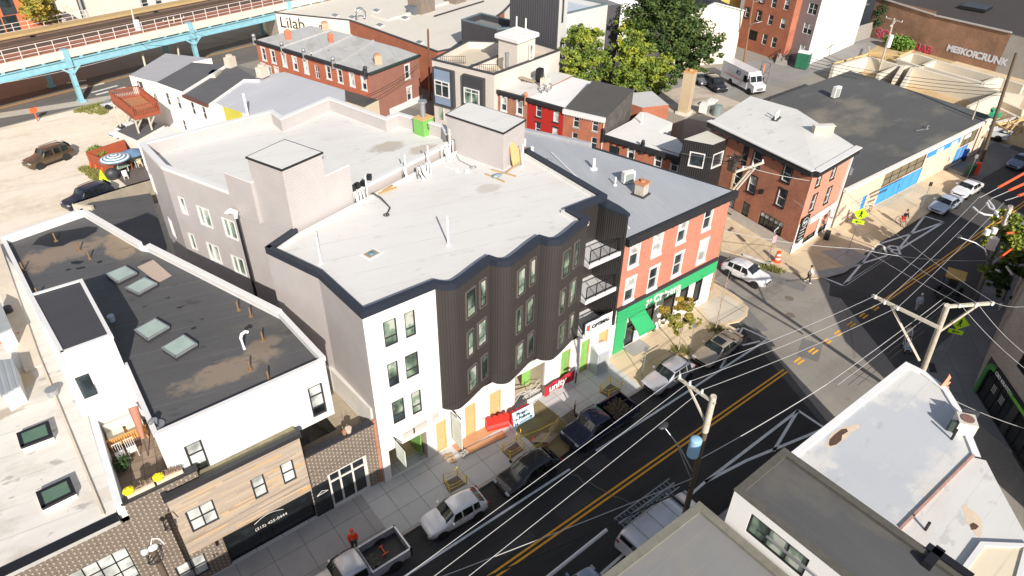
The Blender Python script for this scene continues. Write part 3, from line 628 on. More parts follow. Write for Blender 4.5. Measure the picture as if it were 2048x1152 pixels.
mb=MB();stripring(mb,[(p[0],p[1]) for p in inset(roofp,.36)][::1],.12,13.2,13.4,0);obj('roof_upstand',mb,WROOF,mbld)
# wavy ribbed wall with windows set proud
L=0
for k_ in range(3):
    mb=MB();w_=wave[k_*20:k_*20+21]
    for a,b in zip(w_,w_[1:]):
        d=math.dist(a,b);mb.face([(a[0],a[1],4.0),(b[0],b[1],4.0),(b[0],b[1],13.25),(a[0],a[1],13.25)],0,[(L,4),(L+d,4),(L+d,13.25),(L,13.25)],True);L+=d
    obj('ribbed_metal_bay',mb,CORR,mbld,weld=True)
mb=MB()
a=wave[-1];mb.face([(a[0],a[1],4),(27.2,28,4),(27.2,28,13.25),(a[0],a[1],13.25)],0,[(0,4),(1.7,4),(1.7,13),(0,13)])
mb.face([(p[0],p[1],4.0) for p in [(15.62,26.3)]+wave+[(27.2,26.4)]][::-1])
obj('bay_soffit',mb,CORR,mbld)
def wavey(x):
    for a,b in zip(wave,wave[1:]):
        if a[0] <= x <= b[0]: t=(x-a[0])/(b[0]-a[0]);return a[1]+(b[1]-a[1])*t,(Vector(b)-Vector(a)).normalized()
    return FY,Vector((1,0))
bw=[]
for a,b,w_ in [(z5(347,185)+(0,),0,0)][:0]: pass
for u,v,w_ in [(*z5(347,185),.72),(*z5(441,115),.45),(*z5(344,498),.45),(*z5(433,425),.72),(*z5(362,770),.72),(*z5(452,690),.45),
                 (*c(1,2,388,420),.62),(*c(1,2,447,372),.42),(*c(1,2,365,650),.42),(*c(1,2,425,603),.62),(*c(1,2,360,855),.62),(*c(1,2,417,805),.42),
                 (*c(1,2,122,540),.66),(*c(1,2,189,488),.45),(*c(1,2,109,775),.45),(*c(1,2,172,723),.66),(*c(1,2,112,980),.66),(*c(1,2,176,925),.45)]:
    yy=25.8
    for _ in range(4):
        s,z=V(u,v,(0,yy),(1,yy));yy=wavey(s)[0]
    bw.append((s,z,w_))
zl={0: 11.55,1: 8.65,2: 5.72}
for s,z,w_ in bw:
    yy,d=wavey(s);z=min(zl.values(),key=lambda t: abs(t-z));A=(s-d[0],yy-d[1]);B=(s+d[0],yy+d[1]);nn=Vector((d[1],-d[0]))
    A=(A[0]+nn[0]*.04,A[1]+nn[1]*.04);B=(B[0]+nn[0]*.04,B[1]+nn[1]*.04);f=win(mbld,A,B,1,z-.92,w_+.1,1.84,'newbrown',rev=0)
    mb=MB();t=.04;dv=Vector((d[0],d[1]));o=Vector((s,yy))
    for s0,s1,z0,z1 in ((-w_/2-.1,w_/2+.1,z-1.0,z-.93),(-w_/2-.1,w_/2+.1,z+.92,z+.97),(-w_/2-.1,-w_/2-.05,z-.93,z+.92),(w_/2+.05,w_/2+.1,z-.93,z+.92)):
        mb.prism([tuple(o+dv*s0-nn*.02),tuple(o+dv*s1-nn*.02),tuple(o+dv*s1+nn*.09),tuple(o+dv*s0+nn*.09)],z0,z1)
    obj('casing',mb,plain('bronze_trim',(.13,.11,.10),.4),f)
# recess, fin, balconies
DKW=siding('dark_ribbed_recess',(.03,.027,.027),.17,True,1,line=.25,dark=.4)
mb=MB();RA,RB=(27.2,28.0),(29.75,28.0);hs=[(.62,zf+.12,.85,2.2) for zf in (4.3,7.35,10.3)]
wall_mesh(mb,RA,RB,3.95,13.25,hs);obj('recess_wall',mb,DKW,mbld)
for h in hs: win(mbld,RA,RB,*h,'plainw')
finp=[(29.75,28.0),(29.75,27.3),(29.85,26.7),(30.0,26.15),(30.12,25.75)];fino=[(30.3,25.75),(30.42,26.3),(30.5,26.9),(30.5,28.0)]
mb=MB();mb.prism(finp+fino,3.95,13.0);obj('fin_wall',mb,DKW,mbld)
mb=MB();mb.prism(inset(finp+fino,-.06),13.0,13.2);obj('fin_cap',mb,CAPB,mbld)
RAIL=BLK
for zf in (4.3,7.35,10.3):
    mb=MB();mb.prism([(27.2,25.9),(30.1,25.85),(29.8,28),(27.2,28)],zf-.32,zf);b_=obj('balcony_floor',mb,WHT,mbld)
    mb=MB()
    for z in (zf+.12,zf+1.05): mb.bar((27.25,25.95,z),(30.0,25.9,z),.05,.05)
    for i in range(4): x=27.25+i*.91;mb.bar((x,25.93,zf-.2),(x,25.93,zf+1.05),.05,.05)
    for i in range(26): x=27.3+i*.104;mb.bar((x,25.93,zf+.12),(x,25.93,zf+1.03),.018,.018)
    obj('balcony_rail',mb,RAIL,mbld)
mb=MB();mb.tube((28.6,27.93,12.0),(28.6,27.9,12.0),.3,n=16);obj('round_wall_light',mb,WHT,mbld)
mb=MB();mb.prism([(30.5,26.3),(31.05,26.3),(31.05,40),(30.8,40),(30.5,28)],0,4.2);obj('party_pier',mb,STUC,mbld)
# stair head (left) and lift head (right), lower box
def head(pl,z0,z1,nm,mtop=WROOF,edge=BLK,em=SDG):
    pl=inset(pl,-.12)
    mb=MB();n=len(pl);L=0
    for i in range(n): wall_mesh(mb,pl[i],pl[(i+1) % n],z0,z1,u0=L);L+=2.13
    o=obj(nm,mb,em,mbld)
    mb=MB();mb.prism(inset(pl,-.08),z1-.02,z1+.08);obj('roof_edge',mb,edge,o)
    mb=MB();mb.prism(inset(pl,.02),z1+.08,z1+.1);obj('head_roof',mb,mtop,o);return o
head([(11.9,36.2),(14.5,36.95),(13.55,39.75),(11.0,38.75)],13.1,17.5,'stair_head')
for lb in ([(14.53,36.97),(16.45,37.5),(15.6,40.3),(13.6,39.75)],[(10.0,40.9),(10.72,38.8),(13.5,39.8),(13.0,41.8)]):
    lb=inset(lb,-.1)
    mb=MB();[wall_mesh(mb,lb[i],lb[(i+1) % 4],13.1,15.95) for i in range(4)];o=obj('lower_stair_head',mb,SDG,mbld)
    mb=MB();mb.prism(lb,15.95,16.02);obj('head_roof',mb,WROOF,o)
head([(27.6,35.8),(30.1,36.7),(28.85,41.7),(26.35,40.75)],13.1,16.0,'lift_head')
# ---- things standing on that roof
ROOFZ=13.2
def vent(u,v,z,h,r,m=PVC,label='',cat='vent pipe',group=None,name='vent_pipe',base=None):
    x,y=P(u,v,z);t=MB();t.tube((x,y,z),(x,y,z+h),r,n=10)
    if base: t.tube((x,y,z),(x,y,z+.06),r*2.6,n=12)
    return obj(name,t,m,None,label,cat,group)
k3=lambda a,b: q(780,180,a,b,4.115);k2=lambda a,b: q(480,260,a,b,4.115)
G1='thin white vent pipes on the white roof'
vent(896.8,490,13.2,2.0,.055,label='slim white vent pipe standing alone mid way across the big white roof',group=G1,base=1)
vent(642,527,13.2,2.1,.055,label='slim white vent pipe close to the dark left coping of the white roof',group=G1,base=1)
vent(*k3(135,740),13.2,1.9,.05,label='white vent pipe along the roof divider, left of the tangle of hoses',group=G1)
vent(*k3(320,670),13.2,2.0,.05,label='white vent pipe rising out of the tangle of hoses by the divider',group=G1)
vent(*k3(497,540),13.2,2.1,.05,label='white vent pipe against the left corner of the lift head',group=G1)
vent(*k2(1055,590),13.2,1.9,.05,label='white vent pipe at the divider beside the black curved hose',group=G1)
vent(*k3(1090,625),13.2,1.7,.05,label='white vent pipe at the right coping by the leaning plywood sheet',group=G1)
def hose(pts,r,m,label,cat='hose',z=13.2): return obj('roof_hose' if cat == 'hose' else cat,(lambda t: (t.path(pts,r,6),t)[1])(MB()),m,None,label,cat)
for i,(a,b,lb_) in enumerate([((430,590),(560,665),'white conduit loop trailing from the divider, nearest the lift head corner to its left'),((520,530),(640,670),'thin white hose with a grey coil end, middle one before the lift head'),((540,520),(685,637),'thin white hose ending in a small dark coil, closest to the lift head wall')]):
    p0,p1=P3(*k3(*a),13.25),P3(*k3(*b),13.24);m_=(p0+p1)/2+Vector((-.3,.2,.0))
    t=MB();t.path([p0+Vector((0,.3,1.0)),p0+Vector((0,0,1.1)),p0,m_,p1],.03,6)
    t.path([p1+Vector((.22*math.cos(x_),.22*math.sin(x_),.02)) for x_ in [k_*.6 for k_ in range(12)]],.03,5);obj('roof_hose',t,PVC if i < 2 else GREYM,None,lb_,'hose','hoses on the white roof')
p0=P3(*k2(1090,515),13.9);p1=P3(*k2(1235,640),13.25);p2=P3(*k2(1205,700),13.24)
t=MB();t.path([p0,(p0*.6+p1*.4)+Vector((.1,0,.05)),p1+Vector((0,.5,.1)),p1,p2],.05,7);t.path([p2+Vector((.17*math.cos(x_),.17*math.sin(x_),.02)) for x_ in [k_*.6 for k_ in range(12)]],.04,5)
obj('roof_hose',t,DGR,None,'thick black curved hose looping from the divider down onto the white roof','hose','hoses on the white roof')
# white hose hoods
for (a,b),lb_,n in [((975,600),'bunch of white goosenecks and hoses on the roof beside the black curved hose',5),((280,700),'large tangle of white hoses and goosenecks half way along the roof divider',9),((120,720),'small white gooseneck pair at the left of the big hose tangle',2),((455,560),'row of white goosenecks on the divider next to the lift head',4)]:
    kk=k2 if a == 975 else k3;p=P3(*kk(a,b),13.2);t=MB()
    for i in range(n):
        o=p+Vector((random.uniform(-.1,.1)+.16*(i-n/2),.05*(i-n/2)+random.uniform(-.12,.12),0))
        t.path([o,o+Vector((0,0,.75)),o+Vector((0,-.08,.9)),o+Vector((.03,-.25,.88)),o+Vector((.05,-.3,.55)),o+Vector((random.uniform(-.2,.3),-.6,.04))],.05,6)
    obj('pipe_cluster',t,PVC,None,lb_,'pipes','white pipe clusters by the divider')
# green wrapped curb with steel flue
p=P3(*k3(305,370),13.5);t=thing('roof_curb','green wrapped box curb with plywood top and steel flue on the rear white roof','roof curb',p)
mb=MB();mb.box((p[0],p[1]+.4,13.5),(1.15,1.05,1.3),.25);obj('green_wrap',mb,plain('bright_green_wrap',(.16,.40,.09),.6,.08),t)
mb=MB();mb.box((p[0],p[1]+.4,14.8),(1.25,1.15,.06),.25);obj('plywood_top',mb,OSB,t)
mb=MB();mb.tube((p[0],p[1]+.4,14.86),(p[0],p[1]+.4,16.0),.2,n=14);mb.tube((p[0],p[1]+.4,16.0),(p[0],p[1]+.4,16.15),.34,n=16);obj('flue',mb,GREYM,t)
text('lettering','ZIP',BLK,t,(p[0]-.05,p[1]-.20,14.5),(0,0,-1),(1,.25,0),.42,.004)
# roof drain box, plywood, planks
p=P3(743,508,13.2);t=thing('roof_drain','square cut opening with a blue grey drain in the white roof','roof drain',p)
mb=MB();mb.box((p[0],p[1],13.2),(1.1,.9,.02),.2);obj('liner',mb,plain('white_liner',.7,.6),t);mb=MB();mb.box((p[0],p[1],13.22),(.75,.6,.015),.2);obj('board',mb,plain('stained_board',(.32,.25,.17),.8,.3,5),t)
mb=MB();mb.sphere((p[0],p[1],13.24),.22,12,0,(1,1,.45));obj('strainer',mb,plain('blue_grey_cast',(.10,.20,.25),.5,.4,14),t)
p=P3(*k3(1000,640),13.2);mb=MB();pl=[(0,0),(1.35,0),(1.45,.9),(.9,1.5),(.55,1.75),(.1,1.5),(-.05,.6)]
ba,bb=Vector((p[0]-.1,p[1]+.35,13.22)),Vector((.24,-.97,0));ux_=Vector((.93,.36,0));
mb.grid([[ba+ux_*(x_*.85)+Vector((0,0,y_))-Vector((-.36,.93,0))*(.5-.25*y_) for x_,y_ in pl+[pl[0]]],[ba+ux_*(x_*.85)+Vector((0,0,y_))-Vector((-.36,.93,0))*(.54-.25*y_) for x_,y_ in pl+[pl[0]]]],smooth=False)
mb.face([ba+ux_*(x_*.85)+Vector((0,0,y_))-Vector((-.36,.93,0))*(.54-.25*y_) for x_,y_ in pl]);obj('plywood_sheet',mb,OSB,None,'ragged cut sheet of plywood leaning on the lift head wall','plywood')
def plank(a,b,z,w_,h,m,label,name='timber_plank',group=None):
    mb=MB();pa,pb=P3(*a,z),P3(*b,z);mb.bar(pa+Vector((0,0,h/2+.005)),pb+Vector((0,0,h/2+.005)),w_,h);return obj(name,mb,m,None,label,'plank',group)
GP='timber offcuts on the white roof'
plank(k3(835,660),k3(1035,715),13.2,.12,.08,WOOD,'long timber plank on the white roof before the lift head',group=GP)
plank(k3(785,695),k3(945,762),13.2,.1,.08,WOOD,'short timber strip below the grey bucket head on the white roof',group=GP)
plank(k3(960,680),k3(1075,600),13.28,.1,.08,WOOD,'timber plank running from the tool pile to the right coping',group=GP)
for i,(a,b) in enumerate([((1110,520),(1240,465)),((1140,530),(1290,475)),((1180,505),(1255,460))]): plank(k2(*a),k2(*b),13.2+.09*i,.16,.08,WOOD,['lowest board of the timber pile by the roof divider','wide board in the middle of the pile by the roof divider','top board of the pile by the roof divider'][i],group='timber pile by the roof divider')
p=P3(*k3(880,720),13.2);mb=MB();mb.sphere((p[0],p[1],13.35),.3,12,0,(1.3,.8,.5));mb.tube((p[0]+.2,p[1],13.3),tuple(P3(*k3(1070,610),13.3)),.03);obj('roofing_tool',mb,plain('grey_blue_tool',(.20,.27,.30),.5,.3,9),None,'grey motor head with a long handle lying on planks on the roof','tool')
# black bags and dark sticks on rear roof edge
for i,(a,b) in enumerate([(930,497),(968,475),(1018,455),(1066,405)]):
    p=P3(*k2(a,b),14.08);mb=MB();mb.box((p[0],p[1],14.06),(.32,.3,.36),.3*i);obj('black_bundle',mb,BLK,None,['black bundle on the divider, next to the lower stair head','second black bundle from the stair head on the divider','third black bundle from the stair head on the divider','black folded bundle farthest along the divider'][i],'bundle','black bundles on the divider',bevel=.05)
# porch light pole at left of block
bx_,by_=6.9,40.5
# ------------------------------------------------------------------ black-roofed mixed building at lower left
BROOF=flatroof('black_membrane',(.082,.081,.083),(.20,.17,.13),.4,1.5,R(14),.65,.2,1.7,None,.2,((5.0,29.6,3.0,1.0,(.24,.19,.14)),(7.2,30.5,1.2,.7,(.20,.16,.12)),(.5,47.2,3.0,1.3,(.25,.19,.14)),(3.4,46,.9,2.2,(.28,.21,.14)),(-1.2,47,.8,1.6,(.24,.18,.13))),.5)
WSID=siding('white_lap_siding',(.70,.69,.68),.2,line=.14,dark=.8,depth=.4)
GLZ=N('glazed_pattern_brick');a=GLZ
x=a.n('ShaderNodeTexBrick');a.l(a.uv(),x.inputs['Vector'])
for k_,v_ in (('Color1',(.13,.10,.08,1)),('Color2',(.17,.13,.10,1)),('Mortar',(.22,.19,.155,1))): x.inputs[k_].default_value=v_
x.inputs['Scale'].default_value=1;x.inputs['Brick Width'].default_value=.42;x.inputs['Row Height'].default_value=.15;x.inputs['Mortar Size'].default_value=.022
s_=a.sep(a.uv());row=a.m('FLOOR',a.m('DIVIDE',s_[1],.15));fx=a.m('FRACT',a.m('ADD',a.m('DIVIDE',s_[0],.42),a.m('MULTIPLY',a.m('MODULO',row,2.0),.5)))
dot=a.m('MULTIPLY',a.m('LESS_THAN',fx,.16),a.m('GREATER_THAN',a.m('FRACT',a.m('DIVIDE',s_[1],.15)),.35))
a.base(a.mix(dot,x.outputs['Color'],(.42,.38,.32)));a.bump(x.outputs['Fac'],-.5,.02);GLZ=a.set(Roughness=.6)
WDP=N('weathered_mixed_boards');a=WDP;s_=a.sep(a.uv());rowi=a.m('FLOOR',a.m('DIVIDE',s_[1],.14));wn=a.n('ShaderNodeTexWhiteNoise',noise_dimensions='2D');cv=a.n('ShaderNodeCombineXYZ')
a.l(a.m('FLOOR',a.m('DIVIDE',a.m('ADD',s_[0],a.m('MULTIPLY',rowi,1.37)),1.7)),cv.inputs[0]);a.l(rowi,cv.inputs[1]);a.l(cv.outputs[0],wn.inputs['Vector'])
f=a.m('ADD',a.m('MULTIPLY',wn.outputs[0],.7),a.m('MULTIPLY',a.noise(3,5,.7,a.map(a.obj(),sc=(.4,1,6))),.3))
kk_=a.ramp(f,[(.1,(.30,.24,.19)),(.35,(.42,.34,.26)),(.55,(.36,.30,.25)),(.76,(.48,.39,.29)),(.86,(.58,.33,.12)),(.92,(.46,.40,.34))])
a.base(a.mix(a.m('LESS_THAN',a.m('FRACT',a.m('DIVIDE',s_[1],.14)),.07),kk_,(.12,.09,.07)));WDP=a.set(Roughness=.8)
bb=thing('mixed_use_building','black roofed building with white upper storey over patterned brick and weathered boards','building',(4,36,0))
ZB,ZQ=10.9,10.62
U0,U1,U2,U3,U4,U5,U6=(.62,26.9),(9.15,27.05),(8.92,32.1),(4.93,43.9),(4.55,44.4),(2.53,51.5),(-2.5,50.5)
pol=[U0,U1,U2,U3,U4,U5,U6,(-1.95,38.9),(-1.55,32.75),(.72,32.75)]
STY['tallb']=dict(fm=DGR,hz=[.28,.66],t=.09,gm=[GLD,GLB],blind=1)
bld(bb,pol,6.9,ZB,WSID,BROOF,ZQ,.16,WHT,.05,wins={0: [(*c(2,0,1170,458),.82,2.2,'tallb'),(*c(2,1,400,115),.82,2.2,'tallb')]},em={0: WHT})
mb=MB();lp_=[(-1.55,27.9),(6.75,27.9),(6.75,30.5),(8.9,32.1),U3,U4,U5,U6,(-1.95,38.9)];mb.prism(lp_,0,6.95);obj('lower_body',mb,WSID,bb)
mb=MB();mb.face([(x_,y_,6.9) for x_,y_ in (U0,(6.75,26.95),(6.75,30.5),(.7,30.5))]);mb.face([(x_,y_,6.9) for x_,y_ in ((6.75,26.95),U1,U2,(6.75,30.5))]);obj('soffit',mb,DGR,bb)
mb=MB();band(bb,'corner_trim',U0,U1,ZB-.3,.34,.03,WHT)
for sgm in ((U1,U2),(U2,U3),(U4,U5),(U5,U6)):   # the raised white coping on the right and back
    mb=MB();A,B=Vector(sgm[0]),Vector(sgm[1]);d=(B-A).normalized();n=Vector((d[1],-d[0]))
    sh=.0 if sgm[0] != U1 else 0
    mb.prism([tuple(A+n*.08),tuple(B+n*.08),tuple(B-n*.2),tuple(A-n*.2)],ZB-.1,ZB+.3 if sgm[0] != U1 else ZB+.2);obj('raised_coping',mb,WHT,bb)
# stair head
hb=[(-1.5,32.65),(.75,32.7),(.6,38.8),(-1.9,38.85)]
mb=MB();[wall_mesh(mb,hb[i],hb[(i+1) % 4],ZQ-.05,12.95) for i in range(4)];o=obj('stair_head',mb,WSID,bb)
mb=MB();mb.prism(inset(hb,.15),12.94,13.0);obj('head_roof',mb,flatroof('black_head_roof',(.05,.05,.055),None,0,1.6,0,.7,.12,1.3),o)
mb=MB();stripring(mb,hb+[hb[0]],.14,12.8,13.06,.04);obj('head_coping',mb,WHT,o)
mb=MB();p=P3(*c(1,0,500,1132),0);win(bb,(-1.55,32.62),(.75,32.62),*(lambda r_: (r_[0],r_[1]-.7))(V(*c(1,0,510,1160),(-1.55,32.62),(.75,32.62))),.62,1.4,'plain',rev=-.03)
# street level blocks
fa,fb=(-6,26.5),(11.1,26.5)
mb=MB();mb.prism([(-2.2,26.5),(1.6,26.5),(1.6,28.1),(-2.2,28.1)],0,6.98) if 0 else None
wall_mesh(mb,(-1.62,26.5),(1.7,26.5),0,8.1,[(1.5,.6,1.5,1.6)],0);wall_mesh(mb,(1.7,26.5),(6.75,26.5),2.8,7.3,(),0);wall_mesh(mb,(-9,26.5),(-1.62,26.5),0,7.3,[(5.4,2.2,2.6,3.2)],0)
wall_mesh(mb,(1.7,26.75),(-1.62,26.75),6.9,8.1);wall_mesh(mb,(1.7,26.5),(1.7,26.9),7,8.1)
wall_mesh(mb,(6.75,26.5),(11.05,26.5),0,5.3,[(2.35,.1,2.5,3.0)],0);wall_mesh(mb,(11.05,26.8),(6.75,26.8),4.6,5.3)
obj('patterned_brick_wall',mb,GLZ,bb)
win(bb,(-1.62,26.5),(1.7,26.5),1.5,.6,1.5,1.6,'pairb');win(bb,(-9,26.5),(-1.62,26.5),5.4,2.2,2.6,3.2,'grid')
mb=MB();mb.prism([(-1.7,26.42),(1.78,26.42),(1.78,26.82),(-1.7,26.82)],8.1,8.2);obj('brick_coping',mb,plain('black_coping',(.03,.03,.035),.5),bb);mb=MB();mb.prism([(6.72,26.42),(11.1,26.42),(11.1,26.9),(6.72,26.9)],5.3,5.42);obj('brick_coping',mb,plain('black_coping',(.03,.03,.035),.5),bb)
mb=MB();wall_mesh(mb,(1.7,26.62),(6.9,26.62),0,2.85,[(2.55,.12,5.0,2.5)]);obj('shop_surround',mb,BLK,bb);win(bb,(1.7,26.62),(6.9,26.62),2.55,.12,5.0,2.5,'shop')
STY['whitedoor']=dict(fm=plain('warm_white_frame',(.62,.60,.56),.5),hz=[.74],vt=[.30,.62,.94],t=.14,gm=[GLD,GLD],blind=0)
win(bb,(6.75,26.5),(11.05,26.5),2.35,.1,2.5,3.0,'whitedoor')
mb=MB();mb.prism([(6.8,26.46),(7.85,26.46),(7.85,26.6),(6.8,26.6)],.12,2.75);obj('dark_shop_panel',mb,GLD,bb)
WB=[(0,26.12),(6.72,26.12),(6.72,26.48),(0,26.48)]
wd=MB();hs=[(1.2,4.45,1.35,1.65),(4.15,4.5,.72,1.6),(5.75,4.5,.72,1.6)];wall_mesh(wd,WB[0],WB[1],3.05,7.45,hs);wall_mesh(wd,WB[1],WB[2],3.05,7.45);wall_mesh(wd,WB[3],WB[0],3.05,7.45);wd.face([(p[0],p[1],3.05) for p in WB[::-1]])
bx=obj('board_clad_box',wd,WDP,bb)
for h,st in zip(hs,('pairb','singleb','singleb')): win(bb,WB[0],WB[1],*h,st)
mb=MB();mb.prism([(-.1,26.0),(6.82,26.0),(6.82,26.3),(-.1,26.3)],7.45,7.75);mb.prism([(-.1,26.3),(.15,26.3),(.15,27.0),(-.1,27.0)],7.45,7.75);obj('box_coping',mb,plain('black_coping',(.03,.03,.035),.5),bb)
sheet('ledge_roof',[(.15,26.3),(6.75,26.3),(6.75,27.0),(1.7,26.95),(1.7,26.8),(.15,26.8)],7.5,plain('mossy_ledge_roof',(.23,.21,.13),.9,.3,2),bb)
DKT=pave('wood_deck_tiles',(.24,.18,.13),.6,.6,R(10),.5,.3,.05)
sheet('terrace_floor',[(-1.6,26.75),(1.7,26.75),(1.7,27.2),(.62,27.2),(.72,32.8),(-1.6,32.8)],7.0,DKT,bb)
sheet('side_terrace_floor',[(6.75,26.8),(11.05,26.8),(11.2,31),(9.25,33.0),(9.4,28.0),(6.75,27.95)],4.62,pave('tan_terrace_paver',(.36,.30,.22),1.2,1.2,0,.6),bb)
mb=MB();wall_mesh(mb,(6.75,26.8),(6.75,28),4.6,6.9);wall_mesh(mb,(6.72,26.5),(6.72,27.9),2.8,7.45);obj('dark_return_wall',mb,BLK,bb)
mb=MB();mb.prism([(11.12,26.9),(11.5,26.3),(11.5,30.9),(11.15,33)][:0] or [(11.06,26.62),(11.19,26.62),(11.0,31.0),(9.75,35.0),(9.45,35.0),(10.75,31)],0,6.4);obj('party_wall',mb,plain('pale_render',(.60,.57,.52),.9,.12,2),bb)
mb=MB();mb.prism([(11.05,26.42),(11.2,26.42),(11.2,26.6),(11.05,26.6)],0,5.6);obj('red_brick_toothing',mb,brick('raw_red_brick',(.5,.16,.07),(.42,.13,.06),(.4,.3,.22)),bb)
mb=MB();[wall_mesh(mb,a_,b_,0,z_) for a_,b_,z_ in (((6.75,27.95),(6.75,26.5),4.6),)];obj('inner_wall',mb,BLK,bb)
PN=plain('shop_phone_lettering',(.65,.63,.6),.6);text('shop_lettering','(215) 425-0444',PN,bb,(3.35,26.66,1.5),(1,0,0),(0,0,1),.30,.004)
mb=MB();[mb.bar((3.4+.14*i,26.64,2.1+.28*math.sin(i*.262)),(3.4+.14*(i+1),26.64,2.1+.28*math.sin((i+1)*.262)),.02,.03) for i in range(12)];obj('arc_emblem',mb,PN,bb)
mb=MB();[mb.bar(p0,p1,.02,.03) for p0,p1 in (((7.0,26.44,1.9),(7.35,26.44,2.15)),((7.35,26.44,2.15),(7.72,26.44,1.95)),((7.0,26.44,1.9),(7.72,26.44,1.95)))];obj('door_emblem',mb,PN,bb)
text('house_number','22',BLK,bb,(.95,26.49,1.5),(1,0,0),(0,0,1),.3,.01)
mb=MB();mb.box((1.35,26.44,2.3),(.12,.12,.35));obj('wall_lantern',mb,BLK,bb)
# puddle, gravel patch
WETM=plain('wet_black_membrane',(.012,.013,.018),.7,.2)
sheet('wet_patch',[P(*c(1,0,a_,b_),ZQ+.005) for a_,b_ in [(190,325),(230,280),(300,250),(420,235),(520,215),(580,220),(570,245),(500,285),(430,300),(370,330),(300,338),(240,325)]],ZQ+.007,WETM,bb)
for pts in ([(415,425),(450,418),(500,420),(470,438),(425,437)],[(1035,695),(1100,680),(1060,700)],[(445,462),(500,450),(505,460),(455,470)],[(570,425),(600,415),(605,428),(580,434)],[(385,470),(420,463),(420,470),(395,478)],[(840,690),(880,680),(845,695)],[(970,640),(1005,630),(1000,640)],[(1175,765),(1205,755),(1200,765)],[(1128,815),(1160,805),(1155,820),(1132,825)],[(760,1005),(775,1000),(775,1010)]):
    sheet('wet_spot',[P(*c(1,0,a_,b_),ZQ+.005) for a_,b_ in pts],ZQ+.007,WETM,bb)
sheet('gravel_patch',[P(*c(1,0,a_,b_),ZQ+.01) for a_,b_ in [(810,455),(905,412),(1015,507),(935,550)]],ZQ+.015,plain('pink_gravel',(.42,.33,.27),.95,.35,14,fine=60),bb)
for i,pts in enumerate([[(622,495),(740,447),(808,487),(693,543)],[(738,575),(855,514),(928,550),(815,612)],[(792,825),(918,757),(1000,805),(870,882)],[(952,930),(1085,853),(1165,907),(1035,985)]]):
    pp=[P(*c(1,0,a_,b_),ZQ+.3) for a_,b_ in pts];t=thing('roof_skylight',['farthest of the four glazed skylights on the black roof, beside the stair head shadow','glazed skylight on the black roof touching the pinkish gravel patch','glazed skylight near the middle of the black roof, above the frontmost one','frontmost and largest looking glazed skylight on the black roof'][i],'skylight',ctr(pp,ZQ),group='skylights on the black roof')
    mb=MB();mb.prism(pp,ZQ,ZQ+.25);obj('curb',mb,DGR,t);mb=MB();mb.prism(inset(pp,.06),ZQ+.25,ZQ+.29);obj('glazing',mb,plain('pale_green_skylight_glass',(.34,.42,.38),.15,.15,1.2),t)
    mb=MB();pi=inset(pp,.09);pl=pp if area(pp) > 0 else pp[::-1];stripring(mb,pl+[pl[0]],.07,ZQ+.2,ZQ+.31,.01);obj('rim',mb,GREYM,t)
BPG='rusty vent pipes on the black roof'
for (a_,b_,lb) in [((333,303),0,'rusty vent pipe standing in the dark puddle'),((470,358),0,'left of two rusty vent pipes just below the puddle'),((532,407),0,'right of two rusty vent pipes just below the puddle'),((142,478),0,'rusty vent pipe by the left edge of the black roof'),((232,632),0,'rusty vent pipe at the back left corner of the stair head'),
                   ((1410,710),0,'darker vent pipe beside an orange pipe near the right coping'),((1483,747),0,'bright orange vent pipe near the right coping'),((1480,1062),0,'rusty vent pipe at the right, in front of the white gooseneck'),((1555,890),0,'rusty vent pipe closest to the kink in the right coping'),((1590,1125),0,'rusty vent pipe nearest the front right corner of the black roof')]:
    vent(*c(1,0,*a_),ZQ,.65,.05,RUST,lb,group=BPG,base=1)
p=P3(*c(1,0,1442,940),ZQ);mb=MB();mb.path([p,p+Vector((0,0,.8)),p+Vector((.08,0,1.0)),p+Vector((.3,.05,1.05)),p+Vector((.42,.05,.95))],.09,8);obj('gooseneck_vent',mb,PVC,None,'white gooseneck vent with black mouth on the black roof','vent')
p=P3(*c(2,0,930,265),ZQ);mb=MB();mb.tube(p,p+Vector((0,0,.1)),.35,n=14);mb.path([p,p+Vector((0,0,.45)),p+Vector((-.1,-.1,.55)),p+Vector((-.3,-.2,.5))],.12,8);obj('gooseneck_vent',mb,GREYM,None,'squat grey metal vent at the front left corner of the black roof','vent')
p=P3(*c(1,0,665,775),ZQ);mb=MB();mb.tube(p,p+Vector((0,0,.4)),.15,.19,12);mb.path([p+Vector((-.19,0,.38)),p+Vector((0,-.1,.2)),p+Vector((.19,0,.38))],.01,4);obj('bucket',mb,plain('pale_blue_bucket',(.40,.47,.55),.5),None,'pale blue plastic bucket in the shadow on the black roof','bucket')
# terrace things
YF=plain('yellow_flowers',(.80,.66,.02),.8,.25,20);LF=plain('dry_plant',(.28,.20,.14),.9,.4,20);CREAM=plain('cream_planter',(.68,.55,.42),.7)
for i,(xx,lab) in enumerate([(-.75,'long cream planter with a yellow mum at its left end, nearer the white roof'),(.55,'long cream planter with a yellow mum, nearer the tall black framed window')]):
    t=thing('planter_box',lab,'planter',(xx,26.95,8.2),group='planters on the brick parapet')
    mb=MB();mb.box((xx,26.72,8.2),(1.2,.26,.22));obj('trough',mb,CREAM,t)
    mb=MB();mb.sphere((xx-.45,26.74,8.5),.24,14,0,(1,.9,.75));
    for k_ in range(70): an,el=random.uniform(0,6.28),random.uniform(0,1.5);v_=Vector((math.cos(an)*math.cos(el)*.25,math.sin(an)*math.cos(el)*.23,math.sin(el)*.19));mb.box((xx-.45+v_[0],26.74+v_[1],8.47+v_[2]),(.05,.05,.04),an)
    obj('yellow_mum',mb,YF,t)
    mb=MB()
    for k_ in range(60): x0=xx-.15+random.uniform(0,.7);mb.bar((x0,26.72,8.4),(x0+random.uniform(-.15,.15),26.72+random.uniform(-.15,.15),8.4+random.uniform(.1,.35)),.02,.03)
    obj('dry_stems',mb,LF,t)
